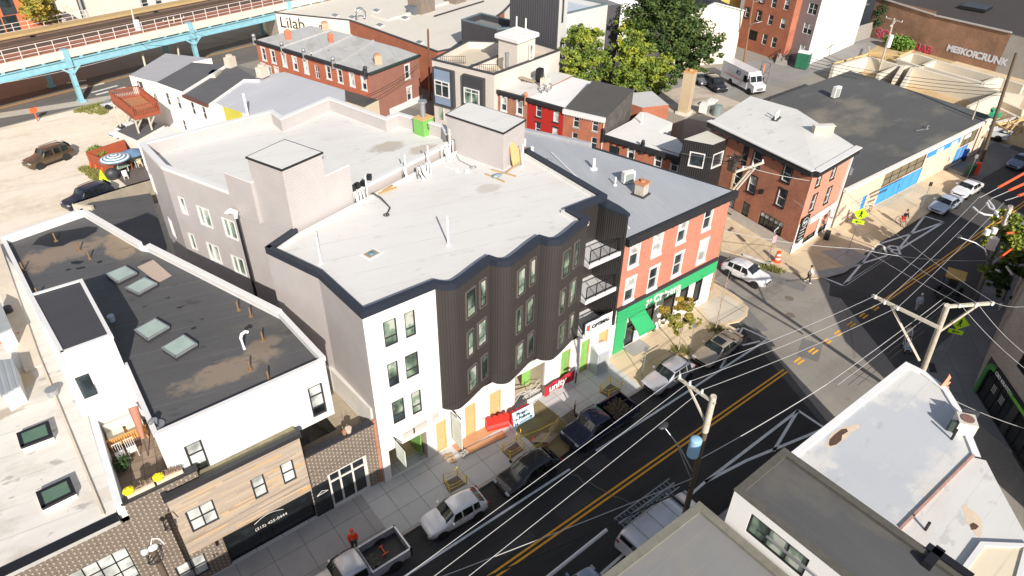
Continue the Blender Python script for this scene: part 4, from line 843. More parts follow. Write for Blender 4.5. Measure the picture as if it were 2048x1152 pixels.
sf=thing('slatted_bench','orange slatted timber sofa with cream cushions at the back of the roof terrace','bench',(-.4,32,7))
mb=MB()
for i in range(16): mb.box((-1.25+i*.115,31.3,7.35),(.085,.05,.5));
mb.box((-.4,31.3,7.85),(1.9,.08,.06));mb.box((-.4,31.9,7.3),(1.85,1.1,.06));[mb.box((x_,y_,7),(.07,.07,.4)) for x_ in (-1.25,.45) for y_ in (31.35,32.4)];obj('timber_frame',mb,plain('oiled_timber',(.55,.27,.08),.7,.2,4),sf)
mb=MB();mb.box((-.85,32.1,7.38),(.8,.7,.16));mb.box((.1,32.15,7.38),(.8,.7,.16));mb.box((-.4,32.5,7.45),(1.7,.16,.5));obj('cushions',mb,plain('cream_cushion',(.68,.64,.52),.9),sf,bevel=.03)
for i,x_ in enumerate((-1.0,-.45)):
    t=thing('terrace_chair','white metal terrace chair facing the slatted sofa, %s' % ('in the shade by the white wall' if i == 0 else 'at the edge of the sunlit deck'),'chair',(x_,30.6,7),group='white chairs on the roof terrace')
    mb=MB();mb.box((x_,30.5,7.42),(.45,.45,.04));obj('seat',mb,WHT,t);mb=MB();[mb.bar((x_-.2+k_*.1,30.72,7.45),(x_-.2+k_*.1,30.8,7.95),.02,.02) for k_ in range(5)];mb.bar((x_-.22,30.8,7.95),(x_+.22,30.8,7.95),.03,.03);obj('backrest',mb,WHT,t)
    for dx in (-.2,.2):
        for dy in (-.2,.2): mb=MB();mb.bar((x_+dx,30.5+dy,7),(x_+dx,30.5+dy,7.42),.03,.03);obj('leg',mb,WHT,t)
t=thing('patio_umbrella','closed dark parasol with dusty pink fabric leaning across the roof terrace','umbrella',(.35,31.2,7))
mb=MB();mb.tube((.1,30.0,7.0),(.35,31.6,9.0),.03);obj('pole',mb,BLK,t);mb=MB();mb.tube((.2,30.6,7.7),(.35,31.6,9.1),.1,.25,8);obj('folded_canopy',mb,plain('dusty_pink_fabric',(.35,.16,.11),.9),t)
def leafball(mb,c0,r,n,s,m=0,sc=(1,1,1),rnd=random):
    for _ in range(n):
        d=Vector((rnd.gauss(0,1),rnd.gauss(0,1),rnd.gauss(0,1))).normalized();rr=r*rnd.random()**.4;p=Vector(c0)+Vector((d[0]*rr*sc[0],d[1]*rr*sc[1],d[2]*rr*sc[2]))
        a_=Vector((rnd.gauss(0,1),rnd.gauss(0,1),rnd.gauss(0,.6))).normalized()*s;b_=a_.cross(Vector((rnd.gauss(0,1),rnd.gauss(0,1),rnd.gauss(0,1)))).normalized()*s*.6
        mb.face([p-a_,p-b_,p+a_,p+b_],m)
GRN=plain('dark_leaf',(.035,.07,.02),.8,.4,9);GR2=plain('mid_leaf',(.09,.15,.03),.8,.4,9)
mb=MB();leafball(mb,(-1.15,29.8,7.5),.45,260,.09);mb.tube((-1.15,29.8,7),(-1.15,29.8,7.4),.03);obj('potted_shrub',mb,GRN,None,'dark leafy shrub in the shaded left side of the roof terrace','shrub')
t=thing('bicycle','bicycle parked against the white wall at the front of the roof terrace','bicycle',(1.1,27.6,7))
for nm,dx in (('wheel',0),('wheel',.95)):
    mb=MB();mb.path([(0.55+dx+.33*math.cos(a_),27.55,7.35+.33*math.sin(a_)) for a_ in [i*.4 for i in range(17)]],.025,5);obj(nm,mb,BLK,t)
mb=MB();F_=[(.55,27.55,7.35),(.95,27.55,7.85),(1.4,27.55,7.9),(1.05,27.55,7.35),(.95,27.55,7.85)];[mb.bar(F_[i],F_[i+1],.035,.035) for i in range(4)];mb.bar(F_[0],F_[3],.03,.03);mb.bar((1.5,27.55,7.35),(1.4,27.55,8.0),.03,.03);mb.bar((1.4,27.3,8.0),(1.4,27.8,8.0),.03,.03);obj('frame',mb,plain('grey_blue_frame',(.2,.25,.3),.4),t)
for i,(x_,r_) in enumerate([(9.35,.13),(9.62,.2)]):
    t=thing('plant_pot',['smaller orange pot on the black coping above the double doors','larger white pot with a twig on the black coping above the double doors'][i],'pot',(x_,26.66,5.42),group='pots above the double doors')
    mb=MB();mb.tube((x_,26.66,5.42),(x_,26.66,5.42+r_*1.6),r_*.7,r_,12);obj('pot',mb,TERRA if i == 0 else plain('pale_pot',(.6,.5,.42),.6),t);mb=MB();mb.bar((x_,26.66,5.6),(x_-.05,26.66,6.1),.02,.02);obj('twig',mb,WOOD,t)
# ---- low white-roofed building at far left
sb=thing('skylit_building','low building with dirty white roof, skylights and cream gutters at the far left','building',(-5,40,0))
SROOF=flatroof('dirty_white_roof',(.64,.61,.56),(.34,.27,.20),.5,1.8,R(8),.8,.12,.7,None,.6,((-4.9,40.5,1.2,.8,(.50,.38,.24)),(-3.9,39.4,.5,1.2,(.52,.40,.26)),(-5.5,37,1.5,.5,(.40,.33,.25))),.7)
bld(sb,[(-14,26.62),(-2.0,26.62),(-1.72,34.2),(-2.62,52.4),(-3.6,60),(-14,60)],0,7.65,WHT,SROOF,skip=(2,))
band(sb,'front_cornice',(-14,26.62),(-2.0,26.62),7.35,.28,.45,plain('grey_cornice',(.42,.41,.39),.7));band(sb,'cornice_edge',(-14,26.62),(-2.0,26.62),7.63,.06,.5,BLK)
mb=MB()
for (a_,b_) in (((-1.95,26.5),(-1.62,34.2)),((-1.95,34.2),(-2.62,52.4))):
    A,B=Vector(a_),Vector(b_);mb.prism([a_,(A[0]+.33,A[1]),(B[0]+.33 if B[1] < 40 else B[0]+.05,B[1]),b_],7.0,8.25)
obj('party_coping',mb,plain('cool_white_coping',(.66,.68,.70),.6),sb)
mb=MB();mb.bar((-2.5,26.8,7.72),(-3.3,52,7.72),.1,.1);mb.bar((-3.35,40,7.7),(-3.5,58,7.7),.9,.16);obj('cream_gutter',mb,plain('cream_gutter',(.60,.52,.42),.8),sb)
for i,pts in enumerate([[(100,312),(285,238),(312,325),(125,395)],[(215,660),(410,570),(447,660),(250,757)]]):
    pp=[P(*c(2,0,a_,b_),7.98) for a_,b_ in pts];t=thing('roof_skylight',['upper green glazed skylight on the dirty white roof','lower green glazed skylight on the dirty white roof, nearer the street'][i],'skylight',ctr(pp,7.65),group='skylights on the dirty white roof')
    mb=MB();mb.prism(pp,7.65,7.96);obj('curb',mb,WHT,t);mb=MB();mb.prism(inset(pp,.14),7.99,8.01);obj('glazing',mb,plain('green_skylight_glass',(.10,.17,.12),.12,.15,1.2),t);mb=MB();pl=pp if area(pp) > 0 else pp[::-1];stripring(mb,pl+[pl[0]],.16,7.9,8.03,.02);mb.v=[(p[0],p[1],max(p[2],7.9)) for p in mb.v];obj('rim',mb,BLK,t)
t=thing('rooftop_unit','grey topped rooftop unit at the upper left of the dirty white roof','roof unit',(-4.6,46.5,7.65))
mb=MB();mb.prism([P(*c(1,0,a_,b_),9.0) for a_,b_ in [(-60,640),(0,672),(62,815),(-20,850)]],7.65,8.9);obj('cabinet',mb,WHT,t);mb=MB();mb.prism(inset([P(*c(1,0,a_,b_),9.0) for a_,b_ in [(-60,640),(0,672),(62,815),(-20,850)]],-.05),8.9,9.0);obj('lid',mb,plain('grey_lid',(.30,.32,.33),.6),t)
for (a_,b_,lb) in [((58,728),0,'dark round vent cap in the shadow beside the grey topped unit')]: vent(*c(1,0,*a_),7.65,.5,.25,DGR,lb,name='roof_vent')
p=P3(*c(2,0,318,80),7.65);mb=MB();mb.tube(p,p+Vector((0,0,.35)),.3,.28,14);mb.tube(p+Vector((0,0,.35)),p+Vector((0,0,.42)),.33,n=14);obj('roof_vent',mb,GREYM,None,'round grey vent cap beside the brown stain on the dirty white roof','vent')
for i,(a_,b_,s_) in enumerate([(15,900,.35),(92,868,.2)]):
    p=P3(*c(1,0,a_,b_),7.65);mb=MB();mb.box(p,(s_,s_*.7,s_*.6),.4);mb.box(p+Vector((.2,.1,0)),(s_*.5,s_*.5,s_*.8),.9);obj('roof_debris',mb,[TERRA,REDP][i],None,['rusty brown heap by the corner of the rooftop unit','small dark red block beside the rooftop unit'][i],'debris')
t=thing('shed_skylight','corrugated grey rooftop shed at the left edge below the unit','roof shed',(-5.2,40,7.65));mb=MB()
pp=[P(*c(1,0,a_,b_),8.9) for a_,b_ in [(-40,1010),(70,1000),(112,1152),(10,1210)]];mb.prism(pp,7.65,8.8);obj('box',mb,WHT,t);mb=MB();mb.prism(inset(pp,-.05),8.8,8.9);obj('ribbed_top',mb,siding('grey_ribbed_top',(.30,.32,.34),.3,True,.8),t)
# ---- things behind: lower black roof, walled yard, garden
lb_=thing('low_outbuilding','low black roofed outbuilding behind the big black roof','building',(6,64,0))
LR=[(3.2,56.0),(5.6,45.9),(9.3,46.0) if 0 else (7.5,52.5),(8.6,63.5),(9.5,72),(8.5,75.5),(2.4,76.8),(1.8,60)]
LR=[P(*c(1,0,a_,b_),2.2) for a_,b_ in [(430,90),(890,18),(985,330),(980,380),(760,430),(500,140)]]
bld(lb_,LR,0,2.2,plain('stained_render',(.50,.43,.34),.9,.2,1.5),BROOF)
mb=MB();pp=[P(*c(1,0,a_,b_),3.9) for a_,b_ in [(430,80),(515,50),(880,-40),(740,-10)]]
t=thing('yard_wall','stained concrete wall between the gravel lot and the low black roof','wall',(5,70,0))
mb=MB();A0,A1,A2=P(*c(1,0,430,80),2.6),P(*c(1,0,740,-20),2.6),P(*c(0,0,890,1060),2.6);A3=P(*c(1,0,550,112),2.3)
for a_,b_ in ((A0,A1),(A1,A2),(A0,A3)): mb.bar((*a_,1.3),(*b_,1.3),.3,2.6);obj('wall_face',mb,plain('streaked_concrete',(.50,.44,.35),.9,.25,.8),t)
def post(name,x,y,z0,z1,r,m,label,cat,group=None):
    mb=MB();mb.tube((x,y,z0),(x,y,z1),r,r*.8,8);return obj(name,mb,m,None,label,cat,group)
lp=thing('lamp_post','tall black lamp post with white head in front of the taupe side wall','lamp post',(9.95,40.5,0))
x_,y_=P(472,430,13.3);mb=MB();mb.tube((x_,y_,0),(x_,y_,13.2),.11,.09);obj('pole',mb,BLK,lp);mb=MB();mb.path([(x_,y_,13.1),(x_,y_,13.5),(x_-.25,y_+.1,13.65),(x_-.55,y_+.25,13.5)],[.14,.2,.2,.08],8);obj('lamp_head',mb,WHT,lp)
# ------------------------------------------------------------------ green-fronted brick bank building
PBR=brick('coral_brick',(.56,.17,.10),(.48,.13,.08),(.52,.30,.22),var=.18);RBR=brick('orange_red_brick',(.45,.12,.05),(.36,.09,.04),(.40,.22,.15),var=.25)
BRN=brick('brown_red_brick',(.44,.135,.07),(.36,.105,.055),(.42,.26,.18),var=.25);CBR=brick('coral_front_brick',(.62,.27,.17),(.56,.22,.14),(.5,.32,.24),var=.12)
GRN_F=plain('green_shop_fascia',(.035,.38,.14),.5,.06,.8);SLV=flatroof('silver_grey_roof',(.36,.375,.40),(.30,.27,.24),.25,1.2,R(106),.5,.12,1.2,None,.3)
CORN=plain('black_cornice',(.022,.022,.025),.55,.2)
bk=thing('bank_building','three storey coral brick corner building with green fascia and silver grey roof','building',(37,33,0))
BA,BB=(31.1,26.42),(42.8,26.45)
bank=[BA,BB,(39.4,38.8),(36.0,46.5),(31.2,46.0)]
ws=[(c(1,2,793,380),.92,2.0),(c(1,2,930,315),.92,2.0),(c(1,2,1077,240),.92,2.0),(c(1,2,1228,165),.92,2.0),(c(1,2,765,590),.95,2.0),(c(1,2,903,522),.95,2.0),(c(1,2,1048,440),.95,2.0),(c(1,2,1195,362),.95,2.0)]
WI=[(*p_,w_,h_,'rowwhite') for p_,w_,h_ in ws]
bld(bk,bank,4.45,10.7,PBR,SLV,wins={0: WI,1: [('s',2.5,7.9,.9,1.9,'sashb'),('s',5.5,7.9,.9,1.9,'sashb'),('s',3.8,5.0,.9,1.9,'sashb')]})
gw=[(1.95,.15,1.05,2.45,'door'),(3.9,.75,1.3,2.35,'shop1'),(6.3,.8,1.5,2.3,'shop1'),(8.1,.8,1.1,2.3,'shop1'),(9.9,.8,1.0,2.3,'shop1')]
mb=MB();wall_mesh(mb,BA,BB,0,4.45,[g[:4] for g in gw]);wall_mesh(mb,BB,(41.6,32),0,4.45);wall_mesh(mb,(41.6,32),(39.6,38.8),0,4.45);obj('ground_floor_wall',mb,STUC,bk)
for g in gw: win(bk,BA,BB,*g)
band(bk,'fascia',BA,BB,3.25,1.2,.16,GRN_F,.05,11.7);band(bk,'green_pilaster',BA,BB,.13,3.12,.12,GRN_F,.15,1.25)
band(bk,'fascia_ledge',BA,BB,4.45,.2,.24,DGR)
mb=MB();band(bk,'front_cornice',BA,BB,10.1,.6,.35,CORN,0,12.1);band(bk,'side_eave',BB,(39.6,38.8),10.45,.22,.25,CORN)
for i in range(14): band(bk,'cornice_bracket',BA,BB,9.95,.5,.22,CORN,.35+i*.87,.5+i*.87)
text('shop_sign','Citizens',WHT,bk,(35.0,26.2,3.5),(1,0,0),(0,0,1),.98,.05,bold=.02)
mb=MB()
for a_ in range(4):   # star-like emblem of four petals
    t_=a_*math.pi/2+.2;o=Vector((34.5,26.2,3.78));d1,d2=Vector((math.cos(t_),0,math.sin(t_))),Vector((math.cos(t_+.8),0,math.sin(t_+.8)))
    mb.face([o+d1*.06,o+d1*.38,o+d2*.42,o+d2*.1]);mb.face([(o+d2*.1)+Vector((0,.05,0)),(o+d2*.42)+Vector((0,.05,0)),(o+d1*.38)+Vector((0,.05,0)),(o+d1*.06)+Vector((0,.05,0))])
obj('emblem',mb,WHT,bk)
mb=MB();z1_,x0,x1=3.2,32.5,34.25;F0_=[(x0,26.25,3.2),(x1,26.25,3.2),(x1,25.1,2.35),(x0,25.1,2.35)]
mb.face(F0_[::-1]);mb.face([(p_[0],p_[1],p_[2]-.03) for p_ in F0_]);mb.face([(x0,25.1,2.35),(x1,25.1,2.35),(x1,25.08,2.1),(x0,25.08,2.1)]);obj('green_awning',mb,GRN_F,bk)
mb=MB();[mb.bar((x_,26.25,2.2),(x_,25.1,2.3),.03,.03) for x_ in (x0,x1)];obj('awning_frame',mb,GREYM,bk)
sheet('door_step',[(32.4,25.2),(34.3,25.2),(34.3,26.4),(32.4,26.4)],.14,CG,bk)
# side entrance details and party roof step
mb=MB();mb.prism([(36.15,46.3),(39.55,39.1),(39.9,39.2),(36.5,46.6)],10.4,10.95)
A_,B_2=P(*c(0,2,130,780),10.9),P(*q(1180,220,20,350),10.9);obj('rear_upstand',mb,SLV,bk)
mb=MB();mb.bar((32.2,27.2,10.74),(36.0,40.0,10.76),.12,.06);obj('roof_seam_ridge',mb,plain('pale_sealant',(.62,.63,.65),.6),bk)
p=P3(*q(1180,220,488,810),10.7);t=thing('brick_chimney','short brick chimney with terracotta top on the silver grey roof','chimney',p);mb=MB();mb.box(p,(.75,.75,.95),.2);obj('stack',mb,plain('weathered_stack',(.42,.38,.33),.9,.25,5),t);mb=MB();mb.box(p+Vector((0,0,.95)),(.9,.9,.14),.2);mb.tube(p+Vector((0,0,1.0)),p+Vector((0,0,1.25)),.2,n=10);obj('cap',mb,TERRA,t);mb=MB();mb.box(p,(1.1,1.1,.08),.2);obj('flashing',mb,DGR,t)
def hvac(u,v,z,s,label,group=None,ang=0,two=False):
    p=P3(u,v,z);t=thing('air_conditioner',label,'air conditioner',p,0,group);mb=MB();mb.box(p+Vector((0,0,.1)),s,ang);obj('casing',mb,plain('white_enamel',(.72,.71,.68),.4,.05),t,bevel=.02)
    mb=MB();d=Vector((math.sin(ang),-math.cos(ang),0));o=p+d*(s[1]/2+.012);r_=Vector((math.cos(ang),math.sin(ang),0))
    for i in range(9): mb.bar(o+Vector((0,0,.2+i*s[2]*.09))-r_*s[0]*.38,o+Vector((0,0,.2+i*s[2]*.09))+r_*s[0]*.38,.02,s[2]*.05)
    obj('grille',mb,plain('dark_green_grille',(.06,.10,.09),.6),t)
    mb=MB();mb.box(p,(s[0]*.9,.08,.1),ang);obj('foot',mb,DGR,t)
hvac(*q(1180,220,360,700),10.7,(1.0,.45,.9),'white split unit with dark green grille on the silver grey roof',ang=-.25)
vent(*q(960,140,1245,1085,5.486),10.7,.9,.13,PVC,'thick white vent pipe on the silver grey roof, left of the split unit',group='white vents on the silver grey roof',base=1)
vent(*q(1180,220,240,722),10.7,.7,.06,PVC,'thin white pipe beside the split unit on the silver grey roof',group='white vents on the silver grey roof',base=1)
vent(*q(960,140,570,940,5.486),10.7,.8,.14,PVC,'white capped vent behind the dark coping, near the leaning plywood',group='white vents on the silver grey roof')
vent(*q(960,140,487,850,5.486),10.7,.8,.14,PVC,'white capped vent farthest back, beside the brown box',group='white vents on the silver grey roof')
p=P3(*q(960,140,505,900,5.486),10.7);mb=MB();mb.box(p,(.6,.6,.35),.4);obj('roof_box',mb,plain('brown_box',(.30,.24,.16),.8),None,'low brown vent box between two white capped vents','vent box')
p=P3(*q(960,140,750,1005,5.486),10.7);mb=MB();mb.sphere(p+Vector((0,0,.12)),.35,12,0,(1.2,.7,.4));mb.tube(p,p+Vector((.1,0,.3)),.08);obj('roof_vent',mb,GREYM,None,'low grey cowl on the silver grey roof near the dark coping','vent')
# ------------------------------------------------------------------ corner bar
br=thing('corner_bar_building','three storey brick corner bar with black cornice and pale roof','building',(59,33,0))
R0,R1,R2,R3,R4=(55.2,26.55),(62.9,27.1),(66.9,36.0),(66.2,41.3),(56.9,39.2)
PALE=flatroof('pale_grey_roof',(.62,.61,.58),(.45,.42,.37),.3,2,0,.6,.07,.85,None,.4,(),.35)
k3b=lambda a,b: q(1400,200,a,b);k4b=lambda a,b: q(1400,400,a,b)
fw=[(*k3b(1145,755),.72,1.55,'sashb'),(*k3b(1285,685),.72,1.55,'sashb'),(*k3b(1085,985),.8,1.7,'sashb'),(*k3b(1225,915),.8,1.7,'sashb')]
lw=[(*k3b(835,710),.95,1.6,'sashb'),(*k3b(545,570),.95,1.6,'sashb'),(*k3b(430,540),.75,2.2,'plain'),(*k3b(780,940),.95,1.75,'sashb'),(*k3b(500,810),.95,1.75,'sashb'),(*k3b(360,740),.9,1.7,'sashb'),
      (*k4b(425,135),.95,2.6,'plain'),(*k4b(675,225),2.9,1.5,'shop5'),(*k4b(285,50),.9,1.6,'sashb')]
bld(br,[R0,R1,R2,R3,R4],1.0,8.9,BRN,PALE,em={0: CBR},wins={0: fw,4: lw})
mb=MB();hs=[(3.3,.35,2.5,2.3),(5.9,.35,1.7,2.3),(.95,.9,.9,1.4)];mb=MB();wall_mesh(mb,R0,R1,0,3.3,hs);mb.v=[(x_-.0,y_-.05,z_) for x_,y_,z_ in mb.v];obj('shopfront',mb,STUC,br)
r0,r1=(R0[0],R0[1]-.05),(R1[0],R1[1]-.05);win(br,r0,r1,*hs[0],'shop');win(br,r0,r1,*hs[1],'shop');win(br,r0,r1,*hs[2],'shop1')
mb=MB();wall_mesh(mb,R4,R0,0,1.25);mb.v=[(x_-.05,y_,z_) for x_,y_,z_ in mb.v];obj('grey_plinth',mb,plain('pale_plinth',(.52,.49,.45),.8),br)
for (A,B) in ((R0,R1),(R4,R0)):
    band(br,'cornice',A,B,8.35,.55,.5,CORN,ends=.1);band(br,'gutter',A,B,8.9,.1,.6,WHT,ends=.12)
for i in range(7): band(br,'cornice_bracket',R0,R1,8.1,.4,.3,CORN,.4+i*1.1,.6+i*1.1)
for i in range(11): band(br,'cornice_bracket',R4,R0,8.1,.4,.3,CORN,.5+i*1.12,.7+i*1.12)
mb=MB();apx=P3(*q(1400,200,1000,300),9.12);a1,a2,a3=Vector((*R0,8.93)),Vector((*R1,8.93)),Vector((*P(*q(1400,200,970,135),8.95),8.95));a4=Vector((*R4,8.93))
mb.face([a1+Vector((.1,.1,0)),a2+Vector((-.1,.1,0)),apx]);mb.face([a2+Vector((-.1,.1,0)),a3,apx]);mb.face([a3,(a4+a3)/2,apx]);mb.face([(a4+a3)/2,a4,a1+Vector((.1,.1,0)),apx]);obj('hipped_roof',mb,PALE,br)
mb=MB();d_=Vector((R1[0]-R0[0],R1[1]-R0[1],0)).normalized();nn=Vector((d_[1],-d_[0],0));o=Vector((*R0,0))
mb.prism([tuple((o+d_*.25+nn*.06)[:2]),tuple((o+d_*1.75+nn*.06)[:2]),tuple((o+d_*1.75+nn*.16)[:2]),tuple((o+d_*.25+nn*.16)[:2])],1.25,3.9);obj('menu_board',mb,BLK,br)
mb=MB();cc_=o+d_*1.0+nn*.18+Vector((0,0,3.3));[mb.bar(cc_+d_*.48*math.cos(a_)+Vector((0,0,.48*math.sin(a_))),cc_+d_*.48*math.cos(a_+.4)+Vector((0,0,.48*math.sin(a_+.4))),.03,.04) for a_ in [i*.4 for i in range(16)]];obj('ring_emblem',mb,WHT,br)
text('bar_sign','BAR',WHT,br,cc_-d_*.33-Vector((0,0,.13)),d_,(0,0,1),.36,.01,bold=.01)
for i in range(4):
    mb=MB();z_=2.6-i*.36;mb.bar(o+d_*.45+nn*.18+Vector((0,0,z_)),o+d_*(1.45-.15*(i % 2))+nn*.18+Vector((0,0,z_)),.02,.07);obj('menu_line',mb,WHT,br)
mb=MB();mb.prism([tuple((o+d_*1.9+nn*.1)[:2]),tuple((o+d_*7.0+nn*.1)[:2]),tuple((o+d_*7.0+nn*.3)[:2]),tuple((o+d_*1.9+nn*.3)[:2])],2.75,3.35);obj('white_fascia',mb,WHT,br)
mb=MB();mb.prism([tuple((o+d_*7.35+nn*.02)[:2]),tuple((o+d_*7.6+nn*.02)[:2]),tuple((o+d_*7.6+nn*.2)[:2]),tuple((o+d_*7.35+nn*.2)[:2])],0,8.5);obj('white_downpipe',mb,WHT,br)
for a_,b_ in ((600,875),):
    s_,z_=V(*k3b(a_,b_),R4,R0);dd=(Vector(R0)-Vector(R4)).normalized();x_=Vector(R4)+dd*s_;mb=MB();mb.box((x_[0]-.15,x_[1],z_-.2),(.25,.5,.4),1.4);obj('wall_lamp',mb,BLK,br)
p=P3(*k3b(730,185),8.95);t=thing('vent_group','pair of white vents in a grey pan on the pale bar roof','vents',p);mb=MB();mb.box(p,(1.5,.6,.1),.3);obj('pan',mb,DGR,t)
for dx in (-.35,.3): mb=MB();mb.tube(p+Vector((dx,dx*.3,.1)),p+Vector((dx,dx*.3,.9)),.1,n=8);obj('vent_pipe',mb,PVC,t)
p=P3(*k3b(1170,320),9.0);mb=MB();mb.box(p,(2.0,.55,.8),-.55);t=thing('stone_chimney','long pale stone chimney on the right edge of the bar roof','chimney',p);obj('stack',mb,plain('pale_stone_stack',(.45,.41,.33),.9,.2,3),t);mb=MB();mb.box(p+Vector((0,0,.8)),(2.1,.65,.07),-.55);obj('cap',mb,plain('cap_stone',(.6,.57,.5),.9),t)
for (a_,b_,lb) in [(1435,715,'grey vent stub on the dark warehouse roof beside the bar'),]: vent(*k3b(a_,b_),4.6,.7,.2,GREYM,lb)
# ------------------------------------------------------------------ warehouse with blue doors
PEACH=plain('peach_stucco',(.66,.52,.40),.85,.07,.8);BLUE=plain('bright_blue_door',(.05,.30,.68),.5,.1,1);WRF=flatroof('streaked_dark_roof',(.085,.085,.085),(.30,.26,.19),.85,2.2,R(0),.8,.2,1.3,None,.12)
wh=thing('warehouse','long low peach warehouse with blue doors and streaked dark roof','building',(78,35,0))
W0,W1,W2,W3,W4=(62.9,26.75),(95.6,26.3),(97.4,46.1),(78.2,45.9),(67.2,36.2)
k5=lambda a,b: q(1600,280,a,b);k6=lambda a,b: q(1780,200,a,b,5.731)
STY['blue']=dict(fm=BLUE,hz=[],vt=[.2,.4,.6,.8],t=.05,gm=[BLUE,BLUE],o=-.06);STY['blue1']=dict(fm=BLUE,hz=[],t=.05,gm=[BLUE,BLUE]);GBK=plain('grimy_glass_block',(.20,.17,.11),.5,.25,1.2)
STY['block']=dict(fm=DGR,hz=[.5],vt=[.2,.4,.6,.8],t=.05,gm=[GBK,GBK]);STY['block3']=dict(fm=DGR,hz=[],vt=[.33,.66],t=.05,gm=[GBK,GBK])
def wspan(p0,p1,z0,z1,st): s0,s1=V(*p0,W0,W1)[0],V(*p1,W0,W1)[0];return ('s',(s0+s1)/2,z0,abs(s1-s0),z1-z0,st)
bld(wh,[W0,W1,W2,W3,W4],0,4.62,PEACH,WRF,wins={0: [wspan(k5(705,645),k5(1120,420),.15,2.2,'blue'),wspan(k5(760,500),k5(1180,240),2.3,3.9,'block'),wspan(k5(540,740),k5(580,720),.15,2.3,'blue1'),
      wspan(k6(690,760),k6(790,690),.15,2.2,'blue1'),wspan(k6(790,640),k6(880,560),.15,2.2,'blue1'),wspan(k6(770,600),k6(960,470),2.3,3.9,'block3')]})
band(wh,'eave_fascia',W0,W1,4.3,.38,.3,plain('cream_fascia',(.72,.68,.60),.7),ends=.2)
mb=MB();s0,s1=V(*k6(410,680),W0,W1)[0],V(*k6(790,470),W0,W1)[0];band(wh,'blue_sign_board',W0,W1,3.3,.6,.1,BLUE,s0,s1)
for i in range(3): band(wh,'sign_patch',W0,W1,3.36,.46,.13,WHT,s0+2+i*3.4,s0+3.6+i*3.4)
hvac(*q(1640,0,110,735,3.765),4.65,(1.1,.5,1.35),'tall white condenser on the streaked dark warehouse roof',ang=-.1)
p=P3(*k6(420,340),4.65);mb=MB();mb.bar(p+Vector((-1.6,.5,.1)),p+Vector((.3,-.1,.1)),.06,.06);mb.path([p,p+Vector((.2,.1,.35)),p+Vector((.55,.1,.3))],.06,6);obj('roof_pipe',mb,GREYM,None,'thin conduit with a bent end lying on the warehouse roof','pipe')
# ------------------------------------------------------------------ rear terrace facing the side street
row=thing
def rowhouse(name,label,A,B,depth,z,wm,rm,wins,zb=None,group='row houses behind the bank',corn=CORN,slope=0,extra=None,back=None):
    t=thing(name,label,'house',((A[0]+B[0])/2,(A[1]+B[1])/2,0),0,group)
    d=(Vector(B)-Vector(A)).normalized();n=Vector((-d[1],d[0]));bk_=back or [tuple(Vector(B)+n*depth),tuple(Vector(A)+n*depth)]
    poly=[A,B]+list(bk_)
    bld(t,poly,0,z,wm,rm,wins={0: wins},em=extra or {})
    if corn: band(t,'cornice',A,B,z-.35,.42,.32,corn);[band(t,'cornice_bracket',A,B,z-.6,.3,.2,corn,.2+i*.75,.34+i*.75) for i in range(int((Vector(B)-Vector(A)).length/.75))]
    return t
H0,H1,H2,H3,H4=(47.7,64.0),(49.15,59.15),(50.45,54.3),(52.35,49.55),(54.75,40.3)
k1=lambda a,b: q(960,140,a,b,5.486);kk2=lambda a,b: q(1180,220,a,b)
rh1=rowhouse('brick_row_house','worn brown brick row house with white roof and two white shaped windows',H0,H1,10,7.0,brick('worn_brown_brick',(.40,.15,.09),(.33,.12,.07),(.4,.25,.17)),flatroof('worn_white_roof',(.60,.59,.56),(.38,.34,.27),.4,1.5,R(15),.8,.1),[(*k1(262,375),.75,1.6,'rowwhite'),(*k1(435,415),.75,1.6,'rowwhite'),('s',1.3,2.0,.8,1.5,'rowwhite'),('s',3.6,2.0,.8,1.5,'rowwhite')])
rh2=rowhouse('red_row_house','bright red painted row house with black cornice and white roof',H1,H2,9.5,7.0,plain('glossy_red_paint',(.42,.025,.02),.5,.08,2),flatroof('white_row_roof',(.72,.71,.70),None,0,2,R(15),.7,.05),[(*k1(645,445),.75,1.55,'blacklin'),(*k1(835,500),.75,1.55,'blacklin'),(*k1(635,645),.75,1.5,'blacklin'),(*k1(822,700),.75,1.5,'blacklin')])
TARB=flatroof('tar_black_roof',(.075,.072,.068),None,0,1.2,R(15),.8,.12,.8)
rh3=thing('orange_brick_house','orange brick house with white cornice, tarred gable wall and black sloping roof','house',(51.4,52,0),0,'row houses behind the bank')
Bk3,Bk2=P(*c(0,2,790,530),7.9),P(*c(0,2,550,475),7.9)
mb=MB();hs=[];td=[]
for p_,w_,h_ in ((k1(1057,560),.72,1.5),(k1(1265,605),.72,1.5),(k1(1040,750),.72,1.4),(k1(1250,805),.72,1.4)):
    s,z=V(*p_,H2,H3);hs.append((s,z-h_/2,w_,h_));td.append(hs[-1])
wall_mesh(mb,H2,H3,0,6.9,hs);obj('wall',mb,RBR,rh3);[win(rh3,H2,H3,*h,'stonesill') for h in td]
mb=MB();mb.face([(*H3,0),(*Bk3,0),(*Bk3,7.9),(*H3,6.9)]);mb.face([(*Bk2,0),(*H2,0),(*H2,6.9),(*Bk2,7.9)]);mb.face([(*Bk3,0),(*Bk2,0),(*Bk2,7.9),(*Bk3,7.9)]);obj('tarred_gable_wall',mb,plain('tarred_render',(.085,.075,.07),.8,.5,1.2),rh3)
mb=MB();mb.face([(*H2,6.93),(*H3,6.93),(*Bk3,7.93),(*Bk2,7.93)]);obj('sloping_roof',mb,TARB,rh3)
band(rh3,'white_cornice',H2,H3,6.45,.5,.35,WHT);[band(rh3,'cornice_dentil',H2,H3,6.3,.2,.22,WHT,.15+i*.3,.28+i*.3) for i in range(16)]
mb=MB();x_,y_=H3;mb.tube((x_-.12,y_+.1,.1),(x_-.12,y_+.1,6.4),.06);obj('downpipe',mb,WHT,rh3)
